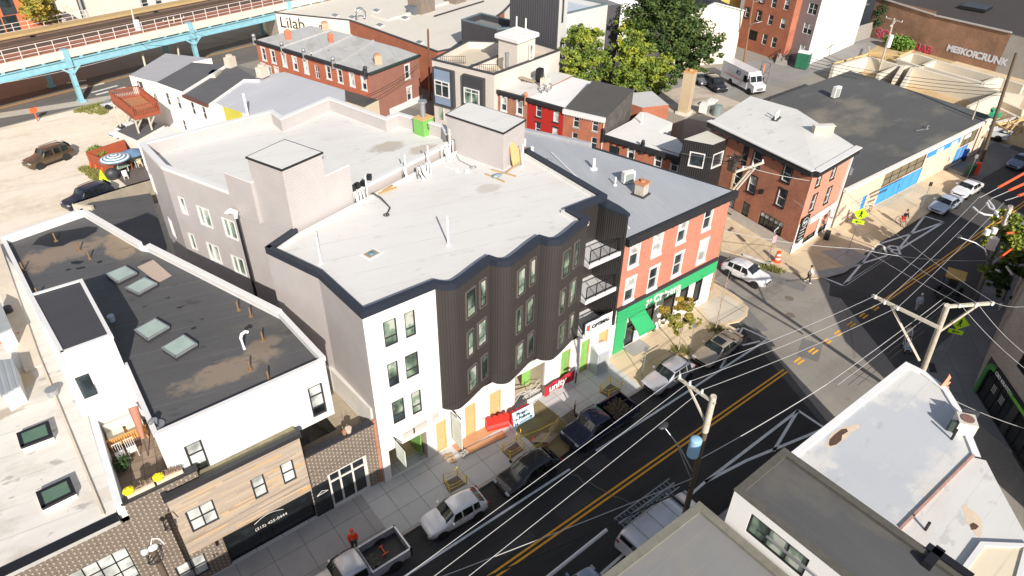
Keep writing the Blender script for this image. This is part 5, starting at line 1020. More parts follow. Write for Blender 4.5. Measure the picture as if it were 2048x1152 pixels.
ann=thing('rear_annex','small brick rear annex with pale roof behind the tarred gable','annex',(63,52,0));
ap=[P(*q(1160,80,a_,b_),6.0) for a_,b_ in [(500,740),(655,690),(750,620),(575,580),(520,610)]]
AP=[(61.3,52.2),(64.6,51.0),(66.5,55.5),(60.5,57.8)];bld(ann,AP,0,5.3,RBR,flatroof('annex_roof',(.50,.50,.49),None,0,2,0,.8,.08))
rh4=thing('low_brick_house','low orange brick house with ornate black cornice and smooth white roof','house',(53.7,45,0),0,'row houses behind the bank')
WR4=flatroof('smooth_white_roof',(.70,.69,.66),(.5,.46,.4),.12,4,R(15),.7,.06,.95)
bkp=[P(*q(1160,80,*p_),5.0) for p_ in [(1000,940),(740,885),(885,795),(650,700),(500,745)]]
lowp=[H3,H4,(56.8,41.5)]+[P(*q(1160,80,a_,b_),5.0) for a_,b_ in [(930,940),(745,880),(890,795),(640,695),(580,690),(495,770)]]
bld(rh4,lowp,0,5.0,RBR,WR4,em={i: WHT for i in range(1,9)},wins={0: [(*kk2(230,385),1.3,.9,'plain'),(*kk2(395,410),.75,1.5,'rowwhite'),(*kk2(655,490),.75,1.4,'rowwhite'),(*kk2(812,530),.75,1.4,'rowwhite')]})
band(rh4,'cornice',H3,H4,4.55,.5,.35,CORN);[band(rh4,'cornice_bracket',H3,H4,4.25,.35,.22,CORN,.3+i*.8,.5+i*.8) for i in range(12)]
for s_ in (0,4.9,9.4):
    A=Vector(H3)+(Vector(H4)-Vector(H3)).normalized()*s_;mb=MB();mb.box((A[0]-.15,A[1],4.2),(.35,.3,1.3),1.3);mb.sphere((A[0]-.15,A[1],5.6),.2,8);obj('finial',mb,CORN,rh4)
vent(*q(1160,80,590,800),5.0,1.2,.08,PVC,'white pipe standing on the smooth white roof of the low brick house',base=1)
for t_,s_ in ((rh1,0),(rh1,4.9)):
    A=Vector(H0)+(Vector(H1)-Vector(H0)).normalized()*s_;mb=MB();mb.box((A[0]-.15,A[1],6.2),(.35,.35,1.0),1.3);mb.sphere((A[0]-.15,A[1],7.4),.28,8);obj('finial',mb,TERRA,t_)
# dark rooftop and yard behind it
flat_=thing('flat_outbuilding','low outbuilding with peeling beige roof behind the low brick house','building',(70,52,0))
FRP=[P(*p_,3.3) for p_ in [q(1160,80,1010,745),q(1160,80,640,600),q(1160,80,830,480),q(1340,0,220,815),q(1340,0,670,980),q(1400,200,190,185),q(1160,80,1230,790)]]
bld(flat_,FRP,0,3.3,plain('pale_yard_render',(.50,.45,.38),.9),flatroof('peeling_beige_roof',(.48,.41,.33),(.09,.05,.035),.55,3,R(20),.9,.2,.8,None,.35))
cb=P3(*q(1160,80,995,700),3.3);t=thing('tall_chimney','tall square tan chimney rising from the beige roof','chimney',cb);mb=MB();mb.box(cb,(1.25,1.25,5.2),.35);obj('stack',mb,plain('tan_render',(.47,.37,.24),.85,.08,1),t);mb=MB();mb.box(cb+Vector((0,0,5.2)),(1.3,1.3,.12),.35);mb.sphere(cb+Vector((0,0,5.4)),.3,10,0,(1,1,.5));obj('cap',mb,plain('orange_clay_cap',(.55,.28,.10),.8),t);mb=MB();mb.box(cb,(1.7,1.7,.25),.35);obj('base',mb,plain('white_flashing',(.6,.57,.5),.8),t)
for i,(p_,lb) in enumerate([(q(1160,80,1185,700),'left of two large white condensers on the beige roof'),(q(1160,80,1260,665),'right rear white condenser on the beige roof')]): hvac(*p_,3.35,(1.0,1.0,1.15),lb,'condensers on the beige roof',.3)
p=P3(*q(1160,80,1310,715),3.35);mb=MB();mb.tube(p,p+Vector((0,0,1.15)),.6,n=16);mb.tube(p+Vector((0,0,1.15)),p+Vector((0,0,1.2)),.45,n=16);obj('round_condenser',mb,plain('green_grey_enamel',(.20,.25,.24),.5),None,'round green grey condenser beside the white ones on the beige roof','air conditioner')
bxh=thing('black_clad_annex','small black ribbed annex with two white corner windows and pale roof','annex',(55,38,0))
XP=[(52.9,39.3),(54.2,36.7),(57.2,36.75),(57.4,39.3)]
STY['bigw']=dict(fm=WHT,hz=[],t=.12,blind=.3,gm=[GL,GL],o=.03)
bld(bxh,XP,0,7.9,siding('black_ribbed_cladding',(.022,.022,.024),.22,True,.9,line=.2,dark=.3),flatroof('pale_annex_roof',(.60,.58,.50),None,0,3,0,.7,.08),wins={0: [(*kk2(1022,480),1.55,1.6,'bigw')],1: [(*kk2(1222,478),1.7,1.6,'bigw')]})
yd=thing('dark_tank_roof','shaded black curved roof behind the white parapet of the low brick house','roof',(60,43,0))
mb=MB();mb.prism([(57.5,41.5),(60.5,45.5),(64.5,44.5),(64.5,40.5),(58,39.4)],0,3.0);obj('wall',mb,DGR,yd);mb=MB();mb.sphere((61.5,43,3.0),1.3,14,0,(1.2,1,.8));obj('dome',mb,DGR,yd)
# ------------------------------------------------------------------ near-side buildings
GRR=flatroof('grey_cap_sheet',(.20,.20,.20),(.28,.25,.18),.35,1.1,R(0),.85,.08,1.15,None,.3);OLV=plain('mossy_grey_upstand',(.17,.165,.135),.9,.25,3)
g1=thing('grey_roofed_building','near building with flat grey roof and mossy kerb, bottom of view','building',(12,3,0))
def nearbld(t,poly,z,wm,rm,pt,up,capm,wins=None,caph=.03):
    bld(t,poly,0,z+up,wm,rm,z,pt,capm,caph,em={'par': capm},wins=wins or {})
nearbld(g1,[(8.05,-3),(19.0,-3),(18.95,9.8),(8.05,9.9)],9.15,plain('weathered_grey_wall',(.38,.37,.35),.9,.2,1.2),GRR,.32,.2,OLV)
g0=thing('neighbour_building','brick neighbour standing just left of the near grey roofed building','building',(-16,3,0))
bld(g0,[(-40,-4),(8.0,-4),(8.0,9.6),(-40,9.6)],0,11.6,RBR,GRR)
g2=thing('white_walled_building','white near building with dark roof and a strip of three windows','building',(22,4,0))
s_,z_=V(*q(1400,860,620,880,3.944),(19.1,8.4),(19.1,-3))
_V=lambda a,b: V(*q(1400,860,a,b,3.944),(19.1,8.5),(19.1,-5))
s0,z1=_V(405,655);s1,z0=_V(832,1100);z0=z1-1.25
STY['strip3']=dict(fm=BLK,hz=[],vt=[.333,.666],t=.09,gm=[GLG,GLD],blind=0)
nearbld(g2,[(19.1,-5),(22.75,-5),(22.75,8.55),(19.1,8.5)],11.25,plain('bright_white_render',(.74,.73,.70),.8,.02),flatroof('dark_grey_cap_sheet',(.085,.085,.087),(.20,.18,.13),.5,1.0,R(90),.85,.12,1.3,None,.25),.27,.2,plain('dark_mossy_kerb',(.085,.08,.068),.9,.25,3),{3: [('s',(s0+s1)/2,z0,s1-s0,z1-z0,'strip3')]})
mb=MB();mb.bar((19.03,6.6,10.45),(19.03,-4,10.45),.06,.1);obj('shadow_trim',mb,GREYM,g2)
mb=MB();p=P3(*q(1500,762,1005,1052,2.954),11.3);mb.bar(p+Vector((-.2,-.3,.1)),p+Vector((.9,-.3,.1)),.35,.35);mb.bar(p+Vector((.6,.1,.1)),p+Vector((.6,-1.6,.1)),.35,.35);obj('corner_kerb',mb,BLK,g2)
NWR=flatroof('patched_white_roof',(.60,.59,.57),(.50,.44,.36),.4,.95,R(-3),.6,.06,.75,None,.3,((*P(1760,880,8),4.6,3.0,(.45,.47,.50)),(*P(1860,850,8),2.6,1.8,(.47,.49,.52)),(*P(1740,980,8),2.6,2.2,(.44,.46,.49))),.3)
g3=thing('white_roofed_corner_building','low corner building with patched white roof and peeled rusty spots','building',(32,3,0))
g3e=[P(*p_,8.0) for p_ in ((1841,747),(1886,781),(1911,822),(1948,915),(1972,921),(2002,979),(2048,1063),(2100,1160))]
g3p=[(22.8,9.15),(37.45,9.0)]+g3e+[(25,-3),(22.8,-3)]
bld(g3,g3p,0,8.0,plain('cream_corner_wall',(.55,.50,.42),.85),NWR)
mb=MB();stripring(mb,g3p[:3][::1] if 0 else (g3e[::-1]+[(37.45,9.0),(22.8,9.15)])[::-1][:6],.3,7.98,8.1,.06);obj('raised_edge',mb,plain('white_coated_edge',(.72,.72,.72),.6,.08,2),g3)
mb=MB();dv=[P3(*q(1500,762,a_,b_,2.954),8.03) for a_,b_ in [(890,872),(1320,440)]];mb.bar(dv[0],dv[1],.12,.16);obj('rusty_divider',mb,plain('rusty_pink_edge',(.42,.25,.2),.8,.3,3),g3)
PEEL=plain('peeled_brown_patch',(.09,.05,.035),.9,.5,8);RUSTW=plain('rust_wash',(.62,.50,.38),.9,.15,2)
sheet('rust_stain',[P(*q(1500,762,a_,b_,2.954),8.004) for a_,b_ in [(440,390),(480,310),(560,270),(640,255),(650,275),(590,310),(570,340),(480,395)]],8.004,RUSTW,g3)
sheet('peeled_patch',[P(*q(1500,762,a_,b_,2.954),8.008) for a_,b_ in [(465,375),(470,345),(500,315),(540,285),(570,280),(580,298),(545,320),(540,350),(510,375),(475,385)]],8.008,PEEL,g3)
sheet('rust_stain',[P(*q(1840,860,a_,b_,3.945),8.004) for a_,b_ in [(330,600),(370,580),(385,620),(440,650),(480,700),(490,770),(480,860),(440,830),(410,780),(370,740),(355,680)]],8.004,RUSTW,g3)
sheet('peeled_patch',[P(*q(1840,860,a_,b_,3.945),8.008) for a_,b_ in [(392,745),(420,730),(445,742),(465,760),(440,785),(405,788)]],8.008,PEEL,g3)
g4=thing('cream_lean_to','cream rusty edged lean-to at the lower right corner','lean-to',(30,-1,0))
pp=[P(*q(1840,860,a_,b_,3.945),8.15) for a_,b_ in [(480,890),(860,905),(760,1300),(180,1300)]]
bld(g4,pp,0,8.12,plain('cream_render_wall',(.62,.55,.44),.8),flatroof('cream_lean_roof',(.66,.58,.44),(.50,.22,.10),.4,3,0,.7,.06));mb=MB();pl=pp if area(pp) > 0 else pp[::-1];stripring(mb,pl+[pl[0]],.18,8.05,8.2,.04);obj('white_edge',mb,WHT,g4)
for (a_,b_,h_,lb,g_) in [((1190,345),0,.75,'dark pipe with yellow tape on the patched white roof, casting a long shadow',0),((1035,880),0,.55,'short black pipe on the white roof near the dark roofed building',0)]:
    vent(*q(1500,762,*a_,2.954),8.0,h_,.07,BLK,lb,group='pipes on the patched white roof')
t=thing('rooftop_condenser','weathered white condenser with rusty fan on a bracket at the white roof edge','air conditioner',P3(*q(1500,762,1250,290,2.954),8));p=P3(*q(1500,762,1248,290,2.954),8.0)
mb=MB();mb.box(p,(.9,.9,.85),.6);obj('casing',mb,plain('weathered_cream_enamel',(.60,.57,.50),.6,.15,4),t,bevel=.03);mb=MB();mb.tube(p+Vector((0,0,.86)),p+Vector((0,0,.89)),.33,n=16);obj('fan_guard',mb,plain('dark_fan_guard',(.22,.12,.1),.6),t);mb=MB();mb.box(p+Vector((.62,.1,.15)),(.06,.8,.9),.6);obj('side_panel',mb,DGR,t);mb=MB();mb.box(p+Vector((-.45,.2,.05)),(.2,.7,.7),.6);obj('dark_coil',mb,plain('coil_green_black',(.03,.05,.04),.6),t)
mb=MB();p=P3(*q(1780,600,470,775,4.43),8.0);pts=[(-.25,-.4),(.3,-.4),(.42,0),(.2,.02),(.36,.38),(.14,.4),(.2,.75),(0,1.0),(-.1,.5),(-.2,.1)]
mb.face([p+Vector((x_*.8,-x_*.5,y_)) for x_,y_ in pts]);mb.face([p+Vector((x_*.8+.04,-x_*.5+.05,y_)) for x_,y_ in pts[::-1]]);obj('clay_finial',mb,plain('orange_clay',(.60,.28,.17),.8),None,'ragged orange clay finial at the tip of the white roof','finial')
# corner shop building on the right
LBR=brick('grey_beige_brick',(.36,.31,.27),(.30,.26,.23),(.40,.37,.33),(.21,.075),var=.2)
g5=thing('corner_shop_building','grey brick corner shop building with rounded green entrance surround, right edge','building',(50,2,0))
d0=Vector((.7019,.7124));SP=Vector((49.87,7.45));CA=SP-d0*13.6
e0=Vector((.975,.222));poly=[tuple(CA),tuple(SP-d0*.3),tuple(SP+d0*.12+e0*.05),tuple(SP+d0*.22+e0*.5),tuple(SP+e0*5.0),(57,-4),(48,-12)]
poly=poly[::-1];n_=len(poly)
STY['dkslot']=dict(fm=BLK,hz=[],t=.05,gm=[GLD,GLD],blind=0);STY['dkwin']=dict(fm=BLK,hz=[.5],t=.08,gm=[GLD,GLD],blind=0)
i_side=poly.index(tuple(SP-d0*.3));i_front=poly.index(tuple(SP+e0*5.0))
SHW=[('s',1.2,0,0,0,0)][:0]
bld(g5,poly,3.3,11.2,LBR,GRR,wins={i_side: [('s',2.6,4.6,1.1,1.6,'dkwin'),('s',5.6,4.6,1.1,1.6,'dkwin'),('s',2.6,7.8,1.1,1.6,'dkwin')],i_front: [('s',2.9,4.3,.5,2.6,'dkslot'),('s',1.0,4.3,.5,2.6,'dkslot')]})
mb=MB();SB=[tuple(SP+d0*.05),tuple(CA)]
hs=[(2.2,.2,3.6,2.55),(6.4,.2,3.6,2.55)];wall_mesh(mb,SB[0],SB[1],0,3.3,hs);wall_mesh(mb,tuple(SP+e0*5.0),tuple(SP+d0*.05),0,3.3);obj('shop_wall',mb,[DGR],g5)
mb=MB();wall_mesh(mb,tuple(SP+e0*5.0+Vector((-.222,.975))*.03),tuple(SP+d0*.05+Vector((-.222,.975))*.03),0,3.3);obj('lower_brick',mb,LBR,g5)
STY['shopdoors']=dict(fm=BLK,hz=[.78],vt=[.25,.5,.75],t=.08,gm=[GLD,GLD],blind=0)
win(g5,SB[0],SB[1],*hs[0],'shopdoors');win(g5,SB[0],SB[1],*hs[1],'shopdoors')
DGN=plain('deep_green_surround',(.055,.20,.06),.5,.1)
nn=Vector((-d0[1],d0[0]));mb=MB()
def sp(s,z,o=.1): v_=SP-d0*s+nn*o;return (v_[0],v_[1],z)
arcp=[(0,0),(0,2.3),(.12,2.75),(.4,3.05),(.85,3.2),(1.3,3.2)];arci=[(.32,0),(.32,2.2),(.42,2.5),(.62,2.68),(.95,2.78),(1.3,2.78)]
for i in range(5):
    mb.face([sp(*arcp[i]),sp(*arcp[i+1]),sp(*arci[i+1]),sp(*arci[i])]);mb.face([sp(*arcp[i],0),sp(*arcp[i+1],0),sp(*arcp[i+1]),sp(*arcp[i])]);mb.face([sp(*arci[i]),sp(*arci[i+1]),sp(*arci[i+1],0),sp(*arci[i],0)])
obj('green_surround',mb,DGN,g5)
mb=MB();q_=[sp(1.1,0,0),sp(9.5,0,0),sp(9.5,0,.14),sp(1.1,0,.14)];mb.prism([p_[:2] for p_ in q_],2.75,3.32);obj('sign_board',mb,BLK,g5)
mb=MB();q_=[sp(3.1,0,.1),sp(6.8,0,.1),sp(6.8,0,.18),sp(3.1,0,.18)];mb.prism([p_[:2] for p_ in q_],2.85,3.08);obj('green_strip',mb,plain('leaf_green_strip',(.13,.42,.05),.5),g5)
text('shop_sign','CBD KRATOM',plain('sign_white',(.8,.8,.8),.5),g5,Vector(sp(1.25,2.88,.17)),(-d0[0],-d0[1],0),(0,0,1),.36,.01,bold=.008)
mb=MB();o=Vector(sp(.95,2.98,.16));[mb.face([o,o+Vector((-d0[0]*.14*math.cos(a_)-.0,-d0[1]*.14*math.cos(a_),.14*math.sin(a_))),o+Vector((-d0[0]*.24*math.cos(a_+.15),-d0[1]*.24*math.cos(a_+.15),.24*math.sin(a_+.15))),o+Vector((-d0[0]*.14*math.cos(a_+.4),-d0[1]*.14*math.cos(a_+.4),.14*math.sin(a_+.4)))]) for a_ in [i*.9 for i in range(7)]];obj('leaf_emblem',mb,plain('leaf_green_strip',(.13,.42,.05),.5),g5)
for i in range(2):
    mb=MB();x0=1.35+i*1.1;[mb.face([sp(x0+.0,2.0-k_*.16,-.08),sp(x0+.5,2.0-k_*.16,-.08),sp(x0+.5,1.92-k_*.16,-.08),sp(x0,1.92-k_*.16,-.08)]) for k_ in range(4)];obj('door_notice',mb,plain('pale_decal',(.35,.38,.36),.6),g5)
g6=thing('plain_brick_neighbour','lower brick neighbour building beyond the corner shop','building',(64,6,0))
bld(g6,[(56.2,-4),(70,-3),(72.5,12.2),(54.95,8.65)],0,7.3,LBR,GRR)
mb=MB();g7=thing('far_neighbour_building','brick building farther along the near side of the street','building',(100,6,0));bld(g7,[(82,-6),(130,-6),(130,12.5),(81,12.5)],0,9,BRN,GRR)
for i,(p_,lb) in enumerate([((395,430),'front one of two white globes low on the grey brick wall'),((412,395),'rear one of two white globes low on the grey brick wall')]):
    s_,z_=V(1888+p_[0]/4.8,600+p_[1]/4.8,(49.87,7.45),(60,9.72));o=SP+e0*s_;mb=MB();mb.sphere((o[0]-.1,o[1]+.3,max(z_,.6)),.16,10);mb.tube((o[0]-.1,o[1]+.3,.13),(o[0]-.1,o[1]+.3,max(z_,.6)-.1),.04);obj('globe_light',mb,WHT,None,lb,'lamp','white globes by the grey brick wall')
# ------------------------------------------------------------------ buildings across the back of the view
r1=thing('long_brick_terrace','long terrace of red brick houses with white window surrounds and grey roofs','terrace',(38,90,0))
Q0,Q1,Q2,Q3,Q4=(32.9,100.7),(39.0,78.6),(48.3,81.6),(47.6,86.4),(44.7,97.5)
OBR=brick('orange_front_brick',(.50,.12,.055),(.42,.10,.045),(.42,.2,.13),var=.15);MBR=plain('dusty_mauve_brick',(.27,.125,.09),.85,.12,1,fine=25)
GYR=flatroof('weathered_grey_roof',(.45,.45,.44),(.25,.19,.13),.55,4.4,R(-72),.8,.12,.8,None,.5)
kr=lambda a,b: q(300,0,a,b);kq=lambda a,b: q(600,0,a,b)
W_=[(*kr(1093,520),.8,1.7,'rowwhite'),(*kr(1183,545),.8,1.7,'rowwhite'),(*kr(1290,580),.8,1.7,'rowwhite'),(*kr(1393,610),.8,1.7,'rowwhite'),(*kr(1500,645),.8,1.7,'rowwhite'),
      (*kq(275,697),.8,1.7,'rowwhite'),(*kq(385,732),.8,1.7,'rowwhite'),(*kq(500,765),.8,1.7,'rowwhite'),(*kq(615,800),.8,1.7,'rowwhite'),(*kr(1095,665),.8,1.5,'rowwhite'),(*kr(1150,690),.8,1.5,'rowwhite'),(*kr(1220,700),.8,1.5,'rowwhite'),(*kq(165,690),.8,1.9,'white6')]
bld(r1,[Q0,Q1,Q2,Q3,Q4,(42.5,103.5)],0,6.5,OBR,GYR,em={1: MBR},wins={0: W_,1: [(*kq(1030,690),.85,1.8,'rowwhite'),(*kq(1050,900),.85,1.8,'rowwhite')]})
band(r1,'cornice',Q0,Q1,6.2,.4,.35,CORN);band(r1,'side_gutter',Q1,Q2,6.35,.25,.35,plain('dark_green_gutter',(.03,.05,.045),.5));band(r1,'white_base',Q1,Q2,0,.9,.04,WHT,3.2,10)
for s_ in (0,6.2,10.8,16.6,22.6):
    A=Vector(Q0)+(Vector(Q1)-Vector(Q0)).normalized()*s_;mb=MB();mb.box((A[0]-.15,A[1],5.9),(.45,.45,1.0),1.3);mb.sphere((A[0]-.15,A[1],7.15),.3,8);obj('finial',mb,GREYM if s_ < 20 else DGR,r1)
for i in range(3):
    t_=(i+1)/4;A=Vector(Q0).lerp(Vector(Q1),t_);B=Vector((42.5,103.5)).lerp(Vector(Q3),t_);mb=MB();mb.bar((A[0],A[1],6.62),(B[0],B[1],6.62),.3,.22);obj('party_ridge',mb,GYR,r1)
for (p_,s_,lb,m_) in [(kr(1330,375),.9,'squat orange brick chimney on the far end of the long terrace roof',OBR),(kq(750,610),.95,'tan brick chimney near the front corner of the long terrace roof',plain('tan_stack',(.42,.33,.22),.9,.2,5)),(kq(245,290),1.0,'tan brick chimney at the back edge of the long terrace roof',plain('tan_stack',(.42,.33,.22),.9,.2,5)),(kq(300,405),.7,'small orange topped chimney with a grey arm mid roof of the long terrace',OBR)]:
    p=P3(*p_,6.5);t=thing('roof_chimney',lb,'chimney',p,0,'chimneys on the long terrace');mb=MB();mb.box(p,(s_,s_*.8,1.1),-.3);obj('stack',mb,m_,t);mb=MB();mb.box(p+Vector((0,0,1.1)),(s_*.6,s_*.5,.2),-.3);obj('pot',mb,TERRA,t)

hl=thing('lab_building','large cream roofed building with a red brick flank and a white signed front','building',(55,105,0))
CRF=flatroof('cream_membrane',(.62,.58,.51),(.45,.40,.33),.18,3,R(-10),.8,.05,.93,None,.25)
L0,L1,L2=P(*kr(1205,125),6.1),P(*kq(470,195),6.1),P(*kq(1320,500),6.1);L3=P(*q(860,0,215,470),6.1);L4=P(*q(860,0,715,110),6.1)
LBK=[(L4[0]+22,L4[1]+18),(92,175),(62,190),(46,140)]
pl_=[L0,L1,L2,L3,L4]+LBK
bld(hl,pl_,0,6.1,plain('cream_front_render',(.72,.66,.57),.85,.04),CRF,em={1: RBR,2: RBR,3: RBR},zr=5.85,pt=.35,cap=DGR,caph=.05)
sL=V(*kr(1245,215),L0,L1)
d_=(Vector(L1)-Vector(L0)).normalized();o=Vector(L0)+d_*sL[0]+Vector((d_[1],-d_[0]))*.05;text('building_sign','Lilab',BLK,hl,(o[0],o[1],3.95),(d_[0],d_[1],0),(0,0,1),2.5,.04,bold=-.02)
text('sign_mark','n.',BLK,hl,Vector((o[0]+d_[0]*7.1,o[1]+d_[1]*7.4,4.5)),(d_[0],d_[1],0),(0,0,1),1.0,.04)
for i,(a_,b_) in enumerate([(335,147),(500,165),(573,84),(732,100),(765,240),(1005,170),(1145,405)]):
    pp=[P(*kq(a_-45,b_+2),6.0),P(*kq(a_-5,b_-20),6.0),P(*kq(a_+45,b_-3),6.0),P(*kq(a_+5,b_+20),6.0)]
    mb=MB();mb.prism(pp,5.85,6.05,0);o_=thing('flat_skylight','flat grey skylight on the cream roof, %s' % ['leftmost, near the coping','second from the left','highest of the left four','small one right of the highest','standing alone in the middle of the roof','just below the dark rooftop plant','rightmost, near the brick flank corner'][i],'skylight',ctr(pp,5.85),group='flat skylights on the cream roof');obj('curb',mb,WHT,o_)
    mb=MB();mb.prism(inset(pp,.12),6.05,6.08);obj('glazing',mb,plain('grey_skylight',(.13,.16,.16),.3),o_)
p=P3(*kq(1170,110),5.85);t=thing('rooftop_plant','brown hooded rooftop plant unit on the cream roof','roof unit',p);mb=MB();mb.box(p,(3.6,2.8,2.4),.3);obj('housing',mb,plain('brown_metal',(.20,.16,.13),.6,.3,2),t);mb=MB();mb.box(p+Vector((.2,.1,2.4)),(3.0,2.2,.3),.3);mb.box(p+Vector((-2.1,-.6,0)),(.9,1.6,1.3),.3);obj('hood',mb,plain('slate_hood',(.12,.13,.15),.6),t)
p=P3(*kq(1500,20),5.85);mb=MB();mb.box(p,(3,2.2,1.8),.3);mb.box(p+Vector((-.3,0,1.8)),(1.6,1.4,.3),.3);obj('rooftop_plant',mb,plain('brown_metal',(.20,.16,.13),.6,.3,2),None,'second brown rooftop plant unit at the top edge of the cream roof','roof unit')
p=P3(*kq(590,200),5.85);mb=MB();mb.path([p+Vector((.8*math.cos(a_),0,1+.8*math.sin(a_))) for a_ in [i*.5-.8 for i in range(10)]],.18,8);obj('round_vent',mb,GREYM,None,'curled silver duct by the black coping of the cream roof','vent')
mb=MB();a_,b_=P3(*kq(690,145),5.9),P3(*kq(840,195),5.9);c_=P3(*kq(1440,20),5.9);mb.bar(a_,b_,.5,.5);mb.bar(b_,c_,.5,.5);obj('roof_kerb',mb,CRF,hl)
mb=MB();a_,b_=P3(*kq(1290,155),6.0),P3(*kq(1536,80),6.0);mb.path([a_,b_,b_+(b_-a_)],.12,6);obj('gas_pipe',mb,DGR,None,'thin dark pipe running up the cream roof','pipe')
# white and cream cottages by the lot
DKR=flatroof('dark_felt_roof',(.10,.10,.105),(.3,.3,.3),.15,1.4,R(14),.8,.14,1.2);MGR=flatroof('mid_grey_roof',(.36,.36,.38),(.5,.5,.5),.2,1.6,R(14),.7,.08,1.1)
cr=thing('cream_corner_cottage','cream rendered corner cottage with grey roof beside the red timber deck','house',(20,95,0),0,'cottages beside the gravel lot')
ZC=5.6;K0=P(*q(0,0,1240,725),ZC);K1=P(*kr(0,800),ZC);K2=P(*kr(65,785),ZC);K3=P(*kr(410,595),ZC);K4=P(*kr(590,560),ZC);K5=P(*kr(150,512),ZC)
bld(cr,[K0,P(*kr(60,790),ZC),K3,K4,K5],0,ZC,plain('cream_render',(.80,.74,.66),.85,.06),MGR,wins={0: [(*q(0,0,1358,850),.75,1.6,'sashb'),(*q(0,0,1480,900),.7,1.8,'white6')]})
wh1=thing('white_cottage','white painted two window cottage with dark felt roof between the cream ones','house',(22,88,0),0,'cottages beside the gravel lot')
A0,A1=P(*kr(62,790),ZC),P(*kr(310,880),ZC);A2,A3,A4=P(*kr(560,725),ZC),P(*kr(720,625),ZC),P(*kr(405,598),ZC)
bld(wh1,[A0,A1,A2,A3,A4],0,ZC,plain('white_render',(.86,.85,.83),.8,.03),DKR,wins={0: [(*kr(172,950),.8,1.6,'sash'),(*kr(275,985),.8,1.6,'sash'),(*q(0,0,1536,1040),.7,1.4,'sash'),(*c(0,0,1090,740),.7,1.4,'sash')]})
wh2=thing('cream_cottage','cream cottage with brown eaves and dark roof carrying a skylight','house',(25,83,0),0,'cottages beside the gravel lot')
ZC2=5.2;D0_,D1_=P(*kr(325,905),ZC2),P(*kr(560,1000),ZC2);D2_,D3_,D4_=P(*kr(900,760),ZC2),P(*kr(1050,765),ZC2),P(*kr(600,720),ZC2)
bld(wh2,[D0_,D1_,D2_,D3_,P(*kr(780,605),ZC2),D4_],0,ZC2,plain('pale_cream_render',(.84,.80,.74),.85,.04),DKR,wins={0: [(*kr(412,1040),.8,1.6,'sash'),(*kr(520,1085),.8,1.6,'sash')]})
band(wh2,'brown_eave',D0_,D1_,ZC2-.3,.32,.3,plain('brown_gutter',(.12,.05,.04),.6))
p=P3(*kr(612,718),ZC2);t=thing('roof_skylight','framed skylight on the dark roof of the cream cottage','skylight',p);mb=MB();mb.box(p,(2.3,1.3,.35),.9);obj('curb',mb,plain('cream_frame',(.55,.5,.4),.7),t);mb=MB();mb.box(p+Vector((0,0,.35)),(1.7,.8,.05),.9);obj('glazing',mb,plain('sky_glass',(.45,.52,.55),.2),t)
for (p_,lb) in [(kr(780,640),'pale render chimney with a duct at the end of the dark cottage roof'),(kr(1085,735),'pale chimney at the edge of the long grey roof')]:
    p=P3(*p_,ZC2);mb=MB();mb.box(p,(1.3,.9,1.3),.5);mb.box(p+Vector((0,0,1.3)),(.6,.5,.3),.5);obj('roof_chimney',mb,plain('pale_render_stack',(.55,.48,.40),.9,.1,3),None,lb,'chimney')
gl=thing('long_grey_roofed_house','house with long pale grey roof and a small yellow green end wall','house',(30,82,0),0,'cottages beside the gravel lot')
ZG=4.9;GP_=[P(*kr(560,960),ZG),P(*kr(700,1020),ZG),P(*kr(880,1080),ZG),(24.5,74),(33,73),P(690,215,ZG),P(*kq(430,865),ZG),P(*kr(1290,690),ZG),P(*kr(890,760),ZG)]
bld(gl,GP_,0,ZG,plain('pale_end_render',(.70,.66,.58),.85,.05),flatroof('long_pale_grey_roof',(.47,.48,.51),(.55,.52,.45),.25,5,R(-30),.6,.06,1.15,None,.3),em={1: plain('yellow_green_wall',(.48,.44,.06),.7,.15,2)},wins={0: [(*kr(635,1090),.6,2.0,'plain')]})
mb=MB();p=P3(*kr(940,1110),4.9);mb.tube(p,p+Vector((0,0,2.6)),.15);obj('roof_pipe',mb,PVC,None,'white upright pipe at the near end of the long grey roof','pipe')
bs=thing('black_roofed_shed','small shed with black roof under the mauve end wall of the long terrace','shed',(38,76,0))
bld(bs,[P(*kq(615,1030),3.6),P(*kq(755,960),3.6),P(*kq(435,865),3.6),P(*kq(290,925),3.6)],0,3.6,plain('cream_shed',(.55,.47,.35),.8),TARB)
# deck on posts
dk=thing('raised_timber_deck','raised red stained timber deck with railings on tall posts','deck',(13.5,88,0));ZD=4.6
e=[P(*c(0,0,*p_),ZD) for p_ in [(660,590),(790,690),(945,650),(830,560)]];RD=plain('red_stained_timber',(.27,.065,.03),.7,.2,3)
mb=MB();mb.prism(e,ZD-.35,ZD-.1);obj('platform',mb,plain('deck_boards',(.42,.19,.09),.8,.2,3),dk)
mb=MB();[mb.prism([e[i],e[(i+1) % 4],tuple(Vector(e[(i+1) % 4])*.998),tuple(Vector(e[i])*.998)],ZD-.4,ZD+.05) for i in range(4)]
for i in range(4):
    A,B=Vector((*e[i],0)),Vector((*e[(i+1) % 4],0));L=(B-A).length;mb.bar(A+Vector((0,0,ZD+1.1)),B+Vector((0,0,ZD+1.1)),.12,.1);mb.bar(A+Vector((0,0,ZD+.15)),B+Vector((0,0,ZD+.15)),.08,.08)
    for k_ in range(int(L/.19)): pp=A.lerp(B,(k_+.5)/int(L/.19));mb.bar(pp+Vector((0,0,ZD)),pp+Vector((0,0,ZD+1.1)),.09,.05)
obj('railing',mb,RD,dk)
for p_ in e[:2]+[tuple((Vector(e[1])+Vector(e[2]))/2),tuple((Vector(e[0])+Vector(e[1]))/2)]: mb=MB();mb.bar((*p_,0),(*p_,ZD-.3),.18,.18);mb.bar((p_[0],p_[1],3.2),(p_[0]+.9,p_[1]+.3,ZD-.35),.12,.12);obj('post',mb,POLE,dk)
